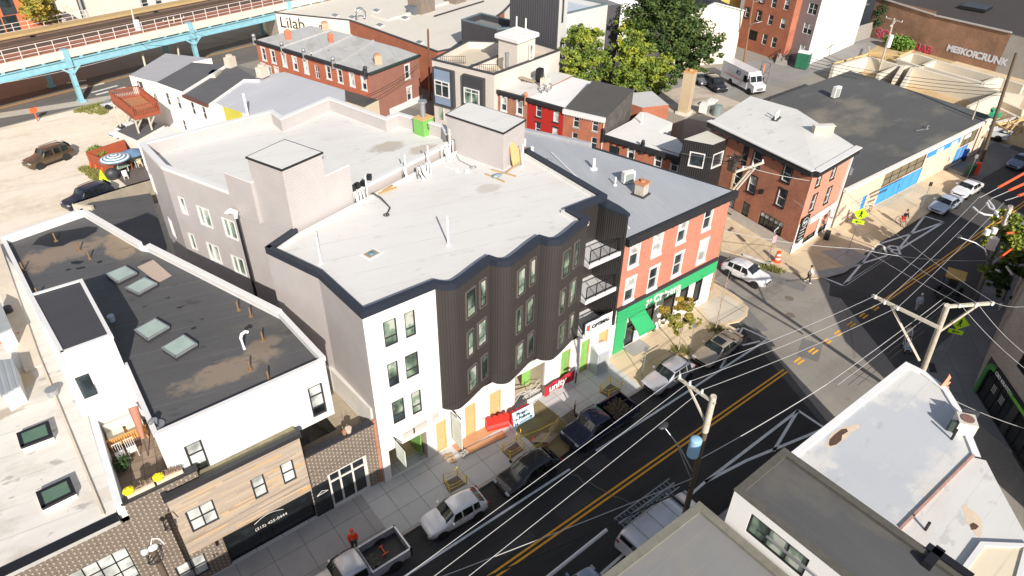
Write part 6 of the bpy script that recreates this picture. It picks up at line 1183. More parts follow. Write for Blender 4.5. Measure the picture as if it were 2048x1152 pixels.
lr=thing('dark_lean_to','cream lean-to with dark felt roof under the red timber deck','lean-to',(13,85,0));bld(lr,[P(*c(0,0,*p_),2.6) for p_ in [(690,775),(810,830),(970,742),(850,700)]],0,2.6,plain('cream_render',(.80,.74,.66),.85,.06),DKR)
lr2=thing('white_gable_lean_to','white lean-to beside the grey block parapet below the cream cottages','lean-to',(16,78,0));bld(lr2,[P(*c(0,0,*p_),3.2) for p_ in [(815,850),(900,850),(1050,790),(990,745)]],0,3.2,WHT,plain('white_lean_roof',(.72,.70,.68),.7))
# red fence yard with plants and clutter
fz=thing('red_timber_fence','red stained timber fence round the small yard by the gravel lot','fence',(9,74,0));FP=[P(*c(0,0,*p_),1.9) for p_ in [(755,905),(745,825),(510,895),(545,1000),(665,985)]]
f1=[P(*q(0,200,*p_),1.9) for p_ in [(1225,520),(1190,380),(825,500),(1070,600)]]
for i in range(3): A,B=f1[i],f1[i+1];mb=MB();mb.bar((*A,.95),(*B,.95),.1,1.9);obj('fence_panel',mb,siding('red_fence_boards',(.35,.08,.035),.16,True,.8,line=.12,dark=.5,rough=.8),fz)
p=P3(*q(0,200,935,500),1.2);mb=MB();leafball(mb,p,1.0,700,.14,sc=(1.2,1,.8));obj('bush',mb,plain('bright_leaf',(.12,.22,.03),.8,.5,9),None,'bright green bush inside the red fenced yard','bush')
STW=N('blue_white_stripes');a=STW;s_=a.sep(a.obj());rr=a.m('SQRT',a.m('ADD',a.m('POWER',s_[0],2.0),a.m('POWER',s_[1],2.0)));a.base(a.mix(a.lines(rr,.36,.5),(.75,.75,.75),(.10,.22,.33)));STW=a.set(Roughness=.8)
p=P3(*q(0,200,1095,540),2.3);t=thing('striped_parasol','blue and white striped parasol in the red fenced yard','umbrella',(p[0],p[1],0));t['local']=1;mb=MB();n_=24
mb.grid([[(r_*math.cos(2*math.pi*k_/n_),r_*math.sin(2*math.pi*k_/n_),2.55-.5*(r_/1.6)**1.3) for k_ in range(n_)] for r_ in (.02,.5,1.0,1.6)],closed=True);obj('canopy',mb,STW,t);mb=MB();mb.tube((0,0,0),(0,0,2.6),.03);obj('pole',mb,WHT,t)
p=P3(*q(0,200,1180,530),2.0);t=thing('striped_parasol','second dark blue striped parasol half hidden behind the bigger one','umbrella',(p[0]+1,p[1]+.5,0));t['local']=1;mb=MB();mb.grid([[(r_*math.cos(2*math.pi*k_/n_),r_*math.sin(2*math.pi*k_/n_),2.3-.5*(r_/1.3)**1.3) for k_ in range(n_)] for r_ in (.02,.5,1.0,1.3)],closed=True);obj('canopy',mb,plain('denim_blue',(.12,.2,.32),.9),t);mb=MB();mb.tube((0,0,0),(0,0,2.3),.03);obj('pole',mb,WHT,t)
sheet('yard_paving',[P(*q(0,200,*p_),0) for p_ in [(1060,700),(1240,560),(1400,640),(1440,760),(1220,830)]],.03,plain('dark_yard_paving',(.12,.10,.09),.9,.3,3))
for i,(p_,lb,m_) in enumerate([((1150,640),'left pale green folding table in the cluttered yard',(.25,.36,.27)),((1310,560),'right pale green table by the taupe wall in the cluttered yard',(.25,.38,.30))]):
    p=P3(*q(0,200,*p_),.8);t=thing('garden_table',lb,'table',(p[0],p[1],0),0,'tables in the cluttered yard');mb=MB();mb.box((p[0],p[1],.75),(1.8,1.0,.06),.3);obj('table_top',mb,plain('pale_green_%d' % i,m_,.6),t)
    for dx in (-.7,.7): mb=MB();mb.bar((p[0]+dx,p[1],0),(p[0]+dx,p[1],.75),.05,.6);obj('leg',mb,WHT,t)
for i,(p_,cl,lb) in enumerate([((1350,640),(.55,.48,.35),'cream plastic chair in the cluttered yard, nearest the taupe wall'),((1215,760),(.6,.6,.6),'white plastic chair at the front of the cluttered yard')]):
    p=P3(*q(0,200,*p_),0);t=thing('garden_chair',lb,'chair',p,0,'chairs in the cluttered yard');m_=plain('chair_plastic_%d' % i,cl,.6)
    mb=MB();mb.box(p+Vector((0,0,.42)),(.5,.5,.05));obj('seat',mb,m_,t);mb=MB();mb.box(p+Vector((0,.24,.47)),(.5,.05,.5));obj('backrest',mb,m_,t)
    for dx in (-.2,.2):
        for dy in (-.2,.2): mb=MB();mb.bar(p+Vector((dx,dy,0)),p+Vector((dx,dy,.42)),.05,.05);obj('leg',mb,m_,t)
p=P3(*q(0,200,1095,760),0);mb=MB();mb.sphere(p+Vector((0,0,.6)),.75,12,0,(1,.7,1));mb.tube(p,p+Vector((0,0,.3)),.3);obj('covered_grill',mb,DGR,None,'grill under a dark cover beside the yellow garden figure','grill')
p=P3(*q(0,200,1000,790),0);mb=MB();mb.face([p+Vector(v_) for v_ in ((-.5,0,.02),(.45,0,.02),(.05,.1,1.5))]);mb.face([p+Vector(v_) for v_ in ((.45,0,.02),(0,.6,.02),(.05,.1,1.5))]);mb.face([p+Vector(v_) for v_ in ((0,.6,.02),(-.5,0,.02),(.05,.1,1.5))]);obj('yellow_tarp',mb,LIME,None,'bright yellow tarp cone by the weeds at the yard corner','tarp')
for i,(p_) in enumerate([(870,655),(925,675),(985,700)]):
    p=P3(*q(0,200,*p_),0);mb=MB();mb.path([p,p+Vector((.1,0,.6)),p+Vector((.5,.1,.9)),p+Vector((.7,.1,.2))],.1,6);obj('orange_hose',mb,ORG,None,['bright orange hose coil at the left foot of the red fence','middle orange hose coil among the weeds by the red fence','orange hose coil nearest the yellow tarp'][i],'hose','orange hoses by the red fence')
def tuft(pts,n,nm,lb,cat='weeds'):
    mb=MB()
    for _ in range(n):
        a_,b_=random.choice(pts),random.choice(pts);t_=random.random();x_,y_=a_[0]*(1-t_)+b_[0]*t_+random.uniform(-.5,.5),a_[1]*(1-t_)+b_[1]*t_+random.uniform(-.5,.5);h_=random.uniform(.1,.45);dx,dy=random.uniform(-.2,.2),random.uniform(-.2,.2)
        mb.face([(x_-.05,y_,0),(x_+.05,y_,0),(x_+dx,y_+dy,h_)]);mb.face([(x_,y_-.05,0),(x_,y_+.05,0),(x_-dx,y_+dy,h_)])
    o=obj(nm,mb,plain('dry_weed_green',(.20,.20,.05),.9,.4,4),None,kind='stuff');o['label']=lb;o['category']=cat
tuft([P(*q(0,200,*p_)) for p_ in [(800,660),(860,700),(920,740),(960,780),(1020,680)]],900,'yard_weeds','dry weeds along the foot of the red fence')
tuft([P(*q(0,200,*p_)) for p_ in [(740,110),(850,80),(960,50),(1040,25),(990,130)]],1200,'verge_grass','grass verge beside the railway column')
# taller modern houses
mod=thing('modern_twin_houses','pair of modern beige houses with dark framed bays and roof terraces','house',(52,68,0));ZM=9.0
km=lambda a,b: q(860,0,a,b)
n0,n1,n2,n3=(44.4,72.0),(45.75,67.2),(47.3,63.3),(47.75,63.5)
BG=plain('beige_panel',(.55,.50,.45),.7,.05);CHR=plain('charcoal_panel',(.045,.045,.05),.6,.15)
Mb=[(44.4,72.0),(47.25,63.1),P(*km(1250,482),9.0),P(*km(1005,410),9.0),(52.5,76)]
STY['modw']=dict(fm=WHT,hz=[.75],vt=[.5],t=.12,gm=[GL,GLG],blind=.2)
bld(mod,Mb,0,9.0,BG,plain('tan_roof_deck',(.55,.48,.38),.85,.08),8.1,.3,CHR,.07,em={4: RBR,'par': BG})
dv_=(Vector(Mb[1])-Vector(Mb[0])).normalized()
def mface(s0,s1,z0,z1,d,m,nm): return band(mod,nm,Mb[0],Mb[1],z0,z1-z0,d,m,s0,s1)
for s0 in (.45,5.0):
    mface(s0,s0+3.1,3.7,8.3,.55,CHR,'bay_frame');mface(s0+.3,s0+2.7,3.9,8.2,.6,plain('steel_blue_panel',(.20,.26,.36),.6,.05) if s0 < 1 else CHR,'bay_panel')
    A=Vector(Mb[0])+Vector((dv_[1],-dv_[0]))*.75;B=Vector(Mb[1])+Vector((dv_[1],-dv_[0]))*.75
    win(mod,tuple(A),tuple(B),s0+1.5,4.9,2.3,2.0,'modw')
for s0 in (1.2,3.0,5.6): win(mod,Mb[0],Mb[1],s0,1.6,.8,1.7,'plainw',rev=-.06)
mb=MB();A,B=Vector(Mb[0]).lerp(Vector(Mb[1]),.5),Vector(km(0,0));m0=P(*km(380,650),9.0);m1=P(*km(760,500),9.0)
mb.bar((*m0,8.6),(*m1,8.6),.3,.95);obj('dividing_parapet',mb,BG,mod);mb=MB();mb.bar((*m0,9.08),(*m1,9.08),.42,.12);obj('divider_cap',mb,CHR,mod)
pc=[P(*km(620,325),12.0),P(*km(845,385),12.0),P(*km(1050,312),12.0),P(*km(830,250),12.0)]
mb=MB();mb.prism(inset(pc,.35),8.1,11.6);o=obj('stair_head',mb,BG,mod);mb=MB();mb.prism(pc,11.55,11.95);obj('head_roof_edge',mb,WHT,o);mb=MB();mb.prism(inset(pc,.05),11.95,12.02);obj('head_roof',mb,plain('white_head_roof',(.75,.74,.72),.7),o)
ip=inset(pc,.35);ip=ip if area(ip) > 0 else ip[::-1];win(mod,ip[1] if 0 else pc[1],pc[2],2.9,9.0,.8,1.9,'plainw',rev=.2)
for (p_,lb) in [((830,262),'left white pipe on the stair head roof of the modern houses'),((918,280),'right white pipe pair on the stair head roof of the modern houses')]: vent(*km(*p_),12.0,1.3,.09,PVC,lb,group='pipes on the modern stair head',base=1)
for (a_,b_) in (((105,610),(340,610)),((395,690),(650,690))):
    mb=MB();A,B=P3(*km(*a_),8.3),P3(*km(*b_),8.3)
    for z_ in (.1,.9): mb.bar(A+Vector((0,0,z_)),B+Vector((0,0,z_)),.04,.04)
    for i in range(14): pp=A.lerp(B,i/13);mb.bar(pp,pp+Vector((0,0,.9)),.03,.03)
    obj('terrace_rail',mb,BLK,mod)
p=P3(*km(735,795),7.0);mb=MB();mb.tube(p,p+Vector((0,0,3.4)),.22,n=12);mb.tube(p+Vector((0,0,3.4)),p+Vector((0,0,3.6)),.28,n=12);mb.tube(p,p+Vector((0,0,.2)),.5,n=12);obj('flue_pipe',mb,GREYM,None,'tall silver flue on the worn white row house roof','flue')
p=P3(*km(1050,780),7.0);mb=MB();mb.box(p,(.9,.7,1.5),.4);mb.box(p+Vector((0,0,1.5)),(.8,.6,.08),.4);obj('black_bin',mb,BLK,None,'black plastic bin standing on the worn white roof','bin')
p=P3(*km(1105,835),7.0);t=thing('block_chimney','cream block chimney with thin pipe between the white row roofs','chimney',p);mb=MB();mb.box(p,(1.1,.8,1.1),.3);obj('stack',mb,plain('cream_block',(.6,.55,.47),.9),t);mb=MB();mb.tube(p+Vector((0,0,1.1)),p+Vector((0,0,2.8)),.06);mb.bar(p+Vector((-.3,0,2.2)),p+Vector((.3,0,2.2)),.06,.06);obj('mast',mb,PVC,t)
t=thing('wicker_lounger','overturned brown lounger frame on the worn white roof','lounger',P3(*km(900,745),7));mb=MB();a_,b_=P3(*km(850,735),7.6),P3(*km(1010,785),7.2);mb.bar(a_,b_,.7,.08);obj('woven_bed',mb,plain('woven_brown',(.33,.27,.2),.9),t);mb=MB();[mb.bar(x_,x_-Vector((0,0,.6)),.05,.05) for x_ in (a_,b_,a_.lerp(b_,.5))];obj('frame',mb,BLK,t)
for (p_,lb) in [((1072,895),'left of two looped grey goosenecks on the white roof of the red house'),((1130,885),'right of two looped grey goosenecks on the white roof of the red house')]:
    p=P3(*km(*p_),7.0);mb=MB();mb.path([p,p+Vector((0,0,.8)),p+Vector((.25,0,1.0)),p+Vector((.5,0,.8)),p+Vector((.5,0,.3))],.12,8);obj('gooseneck_vent',mb,GREYM,None,lb,'vent','goosenecks on the red house roof')
# dark ribbed tower and pale wing
dt=thing('dark_modern_block','tall dark ribbed modern block with pale grey wing at the top edge','building',(66,76,0))
E0=(61.6,68.4);E1=P(*km(1000,410),9.0);E1=(59.0,75.3);DRB=siding('dark_ribbed_panel',(.055,.055,.062),.35,True,.6,line=.12,dark=.45);LGP=plain('pale_grey_render',(.52,.51,.50),.8,.05)
Fz=12.2;e3=P(*km(1335,128),Fz);e4=P(1216,8,Fz);e5=(e4[0]+10,e4[1]+3)
bld(dt,[E1,E0,(64.0,69.4),(62.0,76.5)],0,17,DRB,GRR,em={1: LGP,2: LGP},wins={1: [('s',1.25,11.3,.7,3.6,'plain'),('s',1.25,6.6,.7,2.4,'plain')]})
bld(dt,[(64.0,69.4),e4,(e4[0]-2,e4[1]+9),(62,77)],0,Fz,LGP,plain('pale_blue_roof',(.45,.50,.55),.7),Fz-.6,.3,plain('slate_coping',(.12,.16,.18),.5),.08)
mb=MB();x0=e4;bld(dt,[e4,(e4[0]+2.0,e4[1]-.6),(e4[0]+3,e4[1]+8),(e4[0]-2,e4[1]+9)],0,Fz-.2,plain('shadow_gap_cladding',(.06,.06,.065),.7),GRR)
bld(dt,[(59.0,75.3),(62,76.5),(60.5,84),(56.0,82.5),P(*km(1000,100),9.8) if 0 else (57.3,75.9)],0,9.8,DRB,plain('terrace_floor_dark',(.2,.2,.2),.8),9.0,.3,plain('slate_coping',(.12,.16,.18),.5),.08)
# plaster gable building, yellow house and others at the top
pg=thing('plaster_gable_building','pale stained plaster gable building with black roof behind the mail truck','building',(96,70,0))
kt=lambda a,b: q(1340,0,a,b)
PB=(99.9,66.9);PH=P(*kt(300,205),7.8);PH=(PB[0]-12.2,PB[1]+4.6)
mb=MB();pk=P3(*kt(535,45),9.4);dpp=(Vector(PB)-Vector(PH)).normalized();sk_=(Vector(pk[:2])-Vector(PH)).dot(dpp);L_=(Vector(PB)-Vector(PH)).length
mid=Vector(PH)+dpp*L_*.58;nb=Vector((-dpp[1],dpp[0]))*12
mb.face([(*PH,0),(*PB,0),(*PB,8.2),(mid[0],mid[1],9.6),(*PH,6.9)]);mb.face([(*PB,0),(PB[0]+nb[0],PB[1]+nb[1],0),(PB[0]+nb[0],PB[1]+nb[1],8.2),(*PB,8.2)]);mb.face([(PH[0]+nb[0],PH[1]+nb[1],0),(*PH,0),(*PH,6.9),(PH[0]+nb[0],PH[1]+nb[1],6.9)])
obj('wall',mb,plain('stained_plaster',(.62,.57,.48),.9,.1,.5),pg)
mb=MB();mb.face([(PH[0],PH[1],6.92),(mid[0],mid[1],9.62),(mid[0]+nb[0],mid[1]+nb[1],9.62),(PH[0]+nb[0],PH[1]+nb[1],6.92)]);mb.face([(mid[0],mid[1],9.62),(PB[0],PB[1],8.22),(PB[0]+nb[0],PB[1]+nb[1],8.22),(mid[0]+nb[0],mid[1]+nb[1],9.62)]);obj('black_roof',mb,plain('black_shingle',(.02,.02,.022),.8),pg)
mb=MB();mb.bar((*PH,6.98),(mid[0],mid[1],9.68),.5,.15);mb.bar((mid[0],mid[1],9.68),(*PB,8.28),.5,.15);obj('white_verge',mb,WHT,pg)
yh=thing('yellow_house','yellow sided house behind the plaster gable building','house',(108,84,0));bld(yh,[(100,80),(112,76),(116,88),(104,92)],0,10,siding('yellow_siding',(.62,.45,.13),.35,dark=.8),WHT,wins={0: [('s',3,6.5,1,1.6,'sash'),('s',8,6.5,1,1.6,'sash')]})
wb2=thing('white_house_behind_tree','white house with blue window partly hidden behind the dark tree','house',(90,84,0));bld(wb2,[(84,84),(97,80),(100,92),(87,96)],0,9.5,plain('white_wall_panel',(.74,.74,.74),.7),WHT,wins={0: [('s',4,6,1.2,1.8,'sash'),('s',9,6,1.2,1.8,'sash')]})
br2=thing('brown_brick_rowhouses','tall red brown brick row house with white framed windows at the top','house',(110,67,0))
S0,S1=(108.1,72.6),(107.0,62.4);bld(br2,[S0,S1,(120,60.5),(121,71)],0,11,RBR,GRR,wins={0: [('s',6.05,7.7,1.0,1.6,'sash'),('s',8.6,7.9,1.0,1.6,'sash'),('s',6.1,5.0,1.0,1.6,'sash'),('s',8.7,5.0,1.0,1.6,'sash'),('s',5.8,1.7,1.0,1.7,'sash'),('s',7.8,1.7,1.0,1.7,'sash'),('s',1.0,5.1,.9,1.6,'sashb'),('s',3.6,5.1,.9,1.6,'sashb'),('s',3.2,1.8,1.8,1.6,'shop'),('s',3.6,8.0,.9,1.6,'sashb')]})
mv=thing('mauve_house','house with grey mauve front, white paired windows and a blank tall white side wall','house',(112,60,0))
bld(mv,[(108.4,62.35),(107.9,58.7),(127.0,60.9),(127.2,64.6)],0,10.5,siding('mauve_siding',(.33,.27,.27),.2,dark=.8),GRR,em={1: siding('off_white_siding',(.78,.76,.73),.25,dark=.9)},wins={0: [('s',2.4,7.9,1.7,1.7,'white6'),('s',2.4,4.9,1.7,1.7,'white6'),('s',2.6,1.5,1.5,1.7,'white6')]})
# brick wall with graffiti and the big dark roof beyond
gw_=thing('graffiti_brick_building','long brown brick building with bubble graffiti and black sloping roof','building',(135,45,0))
Gp=[(133.8,62.5),(132.2,51),(131.2,38.6),(128.2,14)]
mb=MB();L=0
for a_,b_ in list(zip(Gp,Gp[1:]))[:2]: wall_mesh(mb,a_,b_,0,6.9 if a_ == Gp[0] else 6.2,u0=L);L+=12
obj('brick_wall',mb,brick('old_brown_brick',(.28,.13,.07),(.22,.10,.06),(.34,.24,.16),var=.35),gw_)
mb=MB();wall_mesh(mb,Gp[2],Gp[3],0,6.2);obj('rendered_wall',mb,plain('grey_render_wall',(.33,.31,.28),.9,.12,.8),gw_)
mb=MB();mb.face([(133.7,63,7.0),(132.1,51,6.4),(131.1,38.6,6.25),(128.1,14,6.2),(150,12,7.4),(156,62,8)]);obj('black_roof',mb,plain('charcoal_roof',(.045,.038,.035),.85,.1,.5),gw_)
mb=MB();mb.face([(148,5,7.6),(200,5,7.6),(205,75,8.2),(154,66,8.1)]);obj('pale_roof',mb,plain('pale_blue_grey_roof',(.45,.47,.48),.8),gw_)
mb=MB();mb.box((140,48,6.9),(4,4,.5),.1);obj('roof_hatch',mb,BLK,gw_)
mb=MB()
for a_,b_ in list(zip(Gp,Gp[1:]))[:2]: mb.bar((a_[0]-.1,a_[1],6.95 if a_ == Gp[0] else 6.3),(b_[0]-.1,b_[1],6.35),.35,.2)
obj('gutter',mb,plain('white_gutter',(.4,.38,.36),.6),gw_)
GRD=plain('red_graffiti',(.50,.02,.06),.6,.2,3);GWT=plain('silver_graffiti',(.55,.56,.60),.6,.1,2);GPK=plain('pink_outline',(.72,.42,.45),.7)
kg=lambda a,b: q(1640,0,a,b,3.765)
def graf(txt,p_,size,m_,m2,A,B,sx=1.0):
    s,z=V(*kg(*p_),A,B);d=(Vector(B)-Vector(A)).normalized();n=Vector((d[1],-d[0]));o=Vector(A)+d*s+n*.04
    text('graffiti_outline',txt,m2,gw_,(o[0],o[1],z),(d[0],d[1],0),(0,0,1),size,.005,bold=.09);o+=n*.03;text('graffiti',txt,m_,gw_,(o[0],o[1],z),(d[0],d[1],0),(0,0,1),size,.005,bold=.04)
graf('SOWS',(422,270),2.0,GRD,GPK,Gp[0],Gp[1]);graf('REHAB',(618,350),1.8,GRD,GPK,Gp[0],Gp[1]);graf('MESKOR',(950,378),1.35,GWT,GWT,Gp[1],Gp[2]);graf('CRUNK',(1165,435),1.45,GWT,GWT,Gp[1],Gp[2])
# concrete foundations of the building site
fs=thing('concrete_foundations','cream poured concrete foundation walls of a building site','foundation',(118,42,0));FC=plain('fresh_cream_concrete',(.62,.56,.46),.9,.06,.5)
def fw_(pts,z,w_=.5,z0=-.0):
    mb=MB();pp=[P(*kg(*p_),z) for p_ in pts];[mb.bar((*a_,(z+z0)/2),(*b_,(z+z0)/2),w_,z-z0) for a_,b_ in zip(pp,pp[1:])];obj('foundation_wall',mb,FC,fs)
fw_([(100,500),(360,425),(600,490),(440,560)],2.2);fw_([(590,445),(700,395),(870,450),(760,500),(590,445)],2.4);fw_([(880,455),(1340,580),(1230,620),(760,490)],2.4)
fw_([(620,640),(700,500),(1370,690),(1120,800)],2.6);fw_([(560,600),(630,490),(700,500)],2.6);fw_([(1330,590),(1385,590),(1540,640)],2.3);fw_([(1120,800),(1330,740),(1540,830)],1.2);fw_([(1370,690),(1540,720)],2.0);fw_([(1330,800),(1490,880),(1330,920)],1.0)
sheet('site_soil',[P(1700,130),P(1760,88),P(1900,110),P(2100,175),P(2300,330),P(2090,310),P(1960,270),P(1800,175),P(1740,160)],.024,dirt('sandy_soil',(.52,.38,.20),(.40,.28,.15),(.62,.48,.30)))
p=P(*kg(560,380));mb=MB();leafball(mb,(p[0]+1,p[1],1.2),2.2,2200,.22,sc=(.7,1.3,.6));obj('wall_bush',mb,plain('bright_leaf',(.12,.22,.03),.8,.5,9),None,'bright green bush growing at the foot of the graffiti wall','bush')
mb=MB();p=P(*kg(340,150));leafball(mb,(132.6,60.5,5.0),1.3,260,.2,sc=(.4,1,1));leafball(mb,(132.8,60.5,3.0),.7,200,.2);obj('wall_creeper',mb,GRN,None,'dark creeper clinging to the brown brick by the white house','creeper')
wf=thing('grey_board_fence','grey timber board fence between the white house and the brick wall','fence',(129,60,0));mb=MB();A,B=P(*kg(245,330)),P(*kg(370,290));[mb.bar((*A,.35+i*.36),(*B,.35+i*.36),.06,.32) for i in range(8)];obj('boards',mb,plain('grey_boards',(.30,.28,.25),.9,.2,3),wf)
sf_=thing('timber_formwork','scattered yellow timber formwork around the foundations','timber frame',(112,52,0));mb=MB()
for a_,b_ in [((370,395),(600,420)),((380,415),(560,440)),((370,350),(375,420)),((100,480),(370,405)),((560,440),(700,380)),((480,400),(490,450)),((640,380),(700,385)),((1340,940),(1536,900)),((1400,960),(1530,880)),((1440,980),(1500,900)),((1300,920),(1420,990))]:
    A,B=P3(*kg(*a_),.8),P3(*kg(*b_),1.3);mb=MB();mb.bar(A,B,.12,.25);obj('timber',mb,plain('yellow_timber',(.60,.42,.18),.8,.2,4),sf_)
# far side of the railway
ob=thing('orange_brick_factory','orange brick building with arched windows at the top left corner','building',(6,140,0))
ax=lambda s,t: EP(s,t)[:2]
O0,O1=ax(-40,22),ax(6.6,22);STY['arch']=dict(fm=DGR,hz=[.45],t=.12,blind=0)
zf_=[V(*q(0,0,130,270),O0,O1),V(*q(0,0,20,290),O0,O1),V(*q(0,0,70,55),O0,O1)]
bld(ob,[O0,O1,ax(6.6,45),ax(-40,45)],0,22,brick('factory_orange_brick',(.62,.17,.06),(.56,.15,.055),(.5,.2,.1),var=.08),GRR,wins={0: [('s',zf_[0][0],zf_[0][1]-1.6,2.0,3.4,'arch'),('s',zf_[1][0]-.6,zf_[1][1]-1.6,2.0,3.4,'arch'),('s',zf_[2][0],zf_[2][1]-1.3,2.0,3.0,'arch')]})
go=thing('grey_apartment_block','pale grey block with dark narrow windows beyond the railway','building',(35,140,0))
O2,O3=ax(15,27),ax(95,25);GP2=plain('pale_grey_panel',(.50,.51,.51),.85,.04)
gws=[]
for p_ in [(890,20),(1040,70),(1155,90),(1245,100),(1385,10),(1520,5),(810,25)]:
    s,z=V(*q(0,0,*p_),O2,O3);gws.append(('s',s,z-1.1,1.0,2.2,'plain'))
bld(go,[O2,O3,ax(95,45),ax(15,45)],0,20,GP2,GRR,wins={0: gws})
mb=MB();A,B=Vector(ax(11,26.8)),Vector(ax(20,26.8));band(go,'cream_lower_wall',ax(15,27),ax(24,26.8),0,9,.4,plain('cream_wall_panel',(.62,.56,.47),.85));
cw=thing('mural_wall','cream wall with pink blotches beyond the railway','wall',ctr([ax(4,30)]));mb=MB();mb.prism([ax(9.6,29),ax(14.5,28.5),ax(14.5,32),ax(9.6,33)],0,13);obj('wall_face',mb,flatroof('mottled_mural',(.65,.58,.50),(.5,.12,.1),.5,50,0,.8,.1,1,None,1.2),cw)
# ------------------------------------------------------------------ vehicles
def paint(name,cc,metal=.2,rough=.3):
    if name in MC: return MC[name]
    a=N(name);a.base(a.ramp(a.noise(1.5,3,.5,a.obj()),[(.3,sc3(cc,.93)),(.7,sc3(cc,1.07))]));MC[name]=a.set(Roughness=rough,Metallic=metal,Coat_Weight=.6,Coat_Roughness=.06);return MC[name]
HL=plain('headlamp_glass',(.42,.44,.47),.15,.05);TL=plain('tail_lamp',(.35,.01,.01),.3,.1)
# stations: x/L, belt height, half-width factor, roof height (== belt outside the cabin), roof half-width factor
ST={
 'sedan': (4.65,1.8,2.7,[(-.50,.62,.78,0,0),(-.485,.90,.88,0,0),(-.43,.97,.95,0,0),(-.33,.99,.97,0,0),(-.20,.98,1,1.36,.72),(-.05,.97,1,1.44,.74),(.09,.95,1,1.41,.73),(.235,.93,.99,0,0),(.36,.86,.97,0,0),(.45,.76,.92,0,0),(.49,.62,.80,0,0),(.50,.45,.70,0,0)]),
 'suv': (4.4,1.82,2.62,[(-.50,.70,.76,0,0),(-.485,1.0,.84,0,0),(-.46,1.06,.90,0,0),(-.34,1.07,.98,1.50,.68),(-.20,1.05,1,1.58,.73),(-.05,1.03,1,1.60,.75),(.06,1.0,1,1.55,.74),(.235,.98,.97,0,0),(.37,.93,.97,0,0),(.45,.82,.88,0,0),(.485,.68,.74,0,0),(.50,.45,.62,0,0)]),
 'bigsuv': (5.1,2.0,3.0,[(-.50,.75,.92,0,0),(-.495,1.10,.95,0,0),(-.485,1.15,.97,0,0),(-.45,1.15,.99,1.80,.82),(-.2,1.13,1,1.90,.84),(.02,1.12,1,1.90,.84),(.10,1.10,1,1.86,.82),(.20,1.10,1,0,0),(.36,1.08,.98,0,0),(.46,1.02,.95,0,0),(.49,.85,.90,0,0),(.50,.5,.85,0,0)]),
 'van': (5.9,2.0,3.4,[(-.50,.70,.95,0,0),(-.497,1.20,.96,0,0),(-.492,1.25,.97,2.05,.86),(-.3,1.22,1,2.12,.88),(0,1.2,1,2.14,.88),(.20,1.2,1,2.08,.86),(.335,1.15,.99,0,0),(.42,1.08,.96,0,0),(.48,.9,.9,0,0),(.50,.55,.82,0,0)]),
 'pickup': (5.8,2.0,3.55,[(-.07,.60,.97,0,0),(-.069,1.12,.98,0,0),(-.06,1.14,.99,1.75,.80),(.03,1.13,1,1.84,.83),(.13,1.12,1,1.84,.83),(.19,1.11,1,1.78,.81),(.285,1.10,1,0,0),(.40,1.08,.98,0,0),(.475,1.02,.95,0,0),(.49,.85,.92,0,0),(.50,.5,.88,0,0)]),
}
def wheelset(t,W,wb,r=.34,x0=0):
    for sx in (1,-1):
        for sy in (1,-1):
            x,y=x0+sx*wb/2,sy*(W/2-.10);mb=MB();mb.tube((x,y-sy*.11,r),(x,y+sy*.115,r),r,n=20);wv=obj('wheel',mb,TIRE,t)
            mb=MB();mb.tube((x,y+sy*.10,r),(x,y+sy*.125,r),r*.66,n=16)
            o=obj('rim',mb,DGR,wv);mb=MB()
            for k_ in range(5): a_=k_*1.2566;mb.bar((x,y+sy*.13,r),(x+r*.62*math.cos(a_),y+sy*.13,r+r*.62*math.sin(a_)),.05,.07)
            mb.tube((x,y+sy*.12,r),(x,y+sy*.14,r),r*.18,n=8);obj('spokes',mb,RIM,wv)
            mb=MB();mb.tube((x,y-sy*.05,r*1.02),(x,y+sy*.106,r*1.02),r*1.17,n=20);obj('wheel_arch',mb,BLK,t)
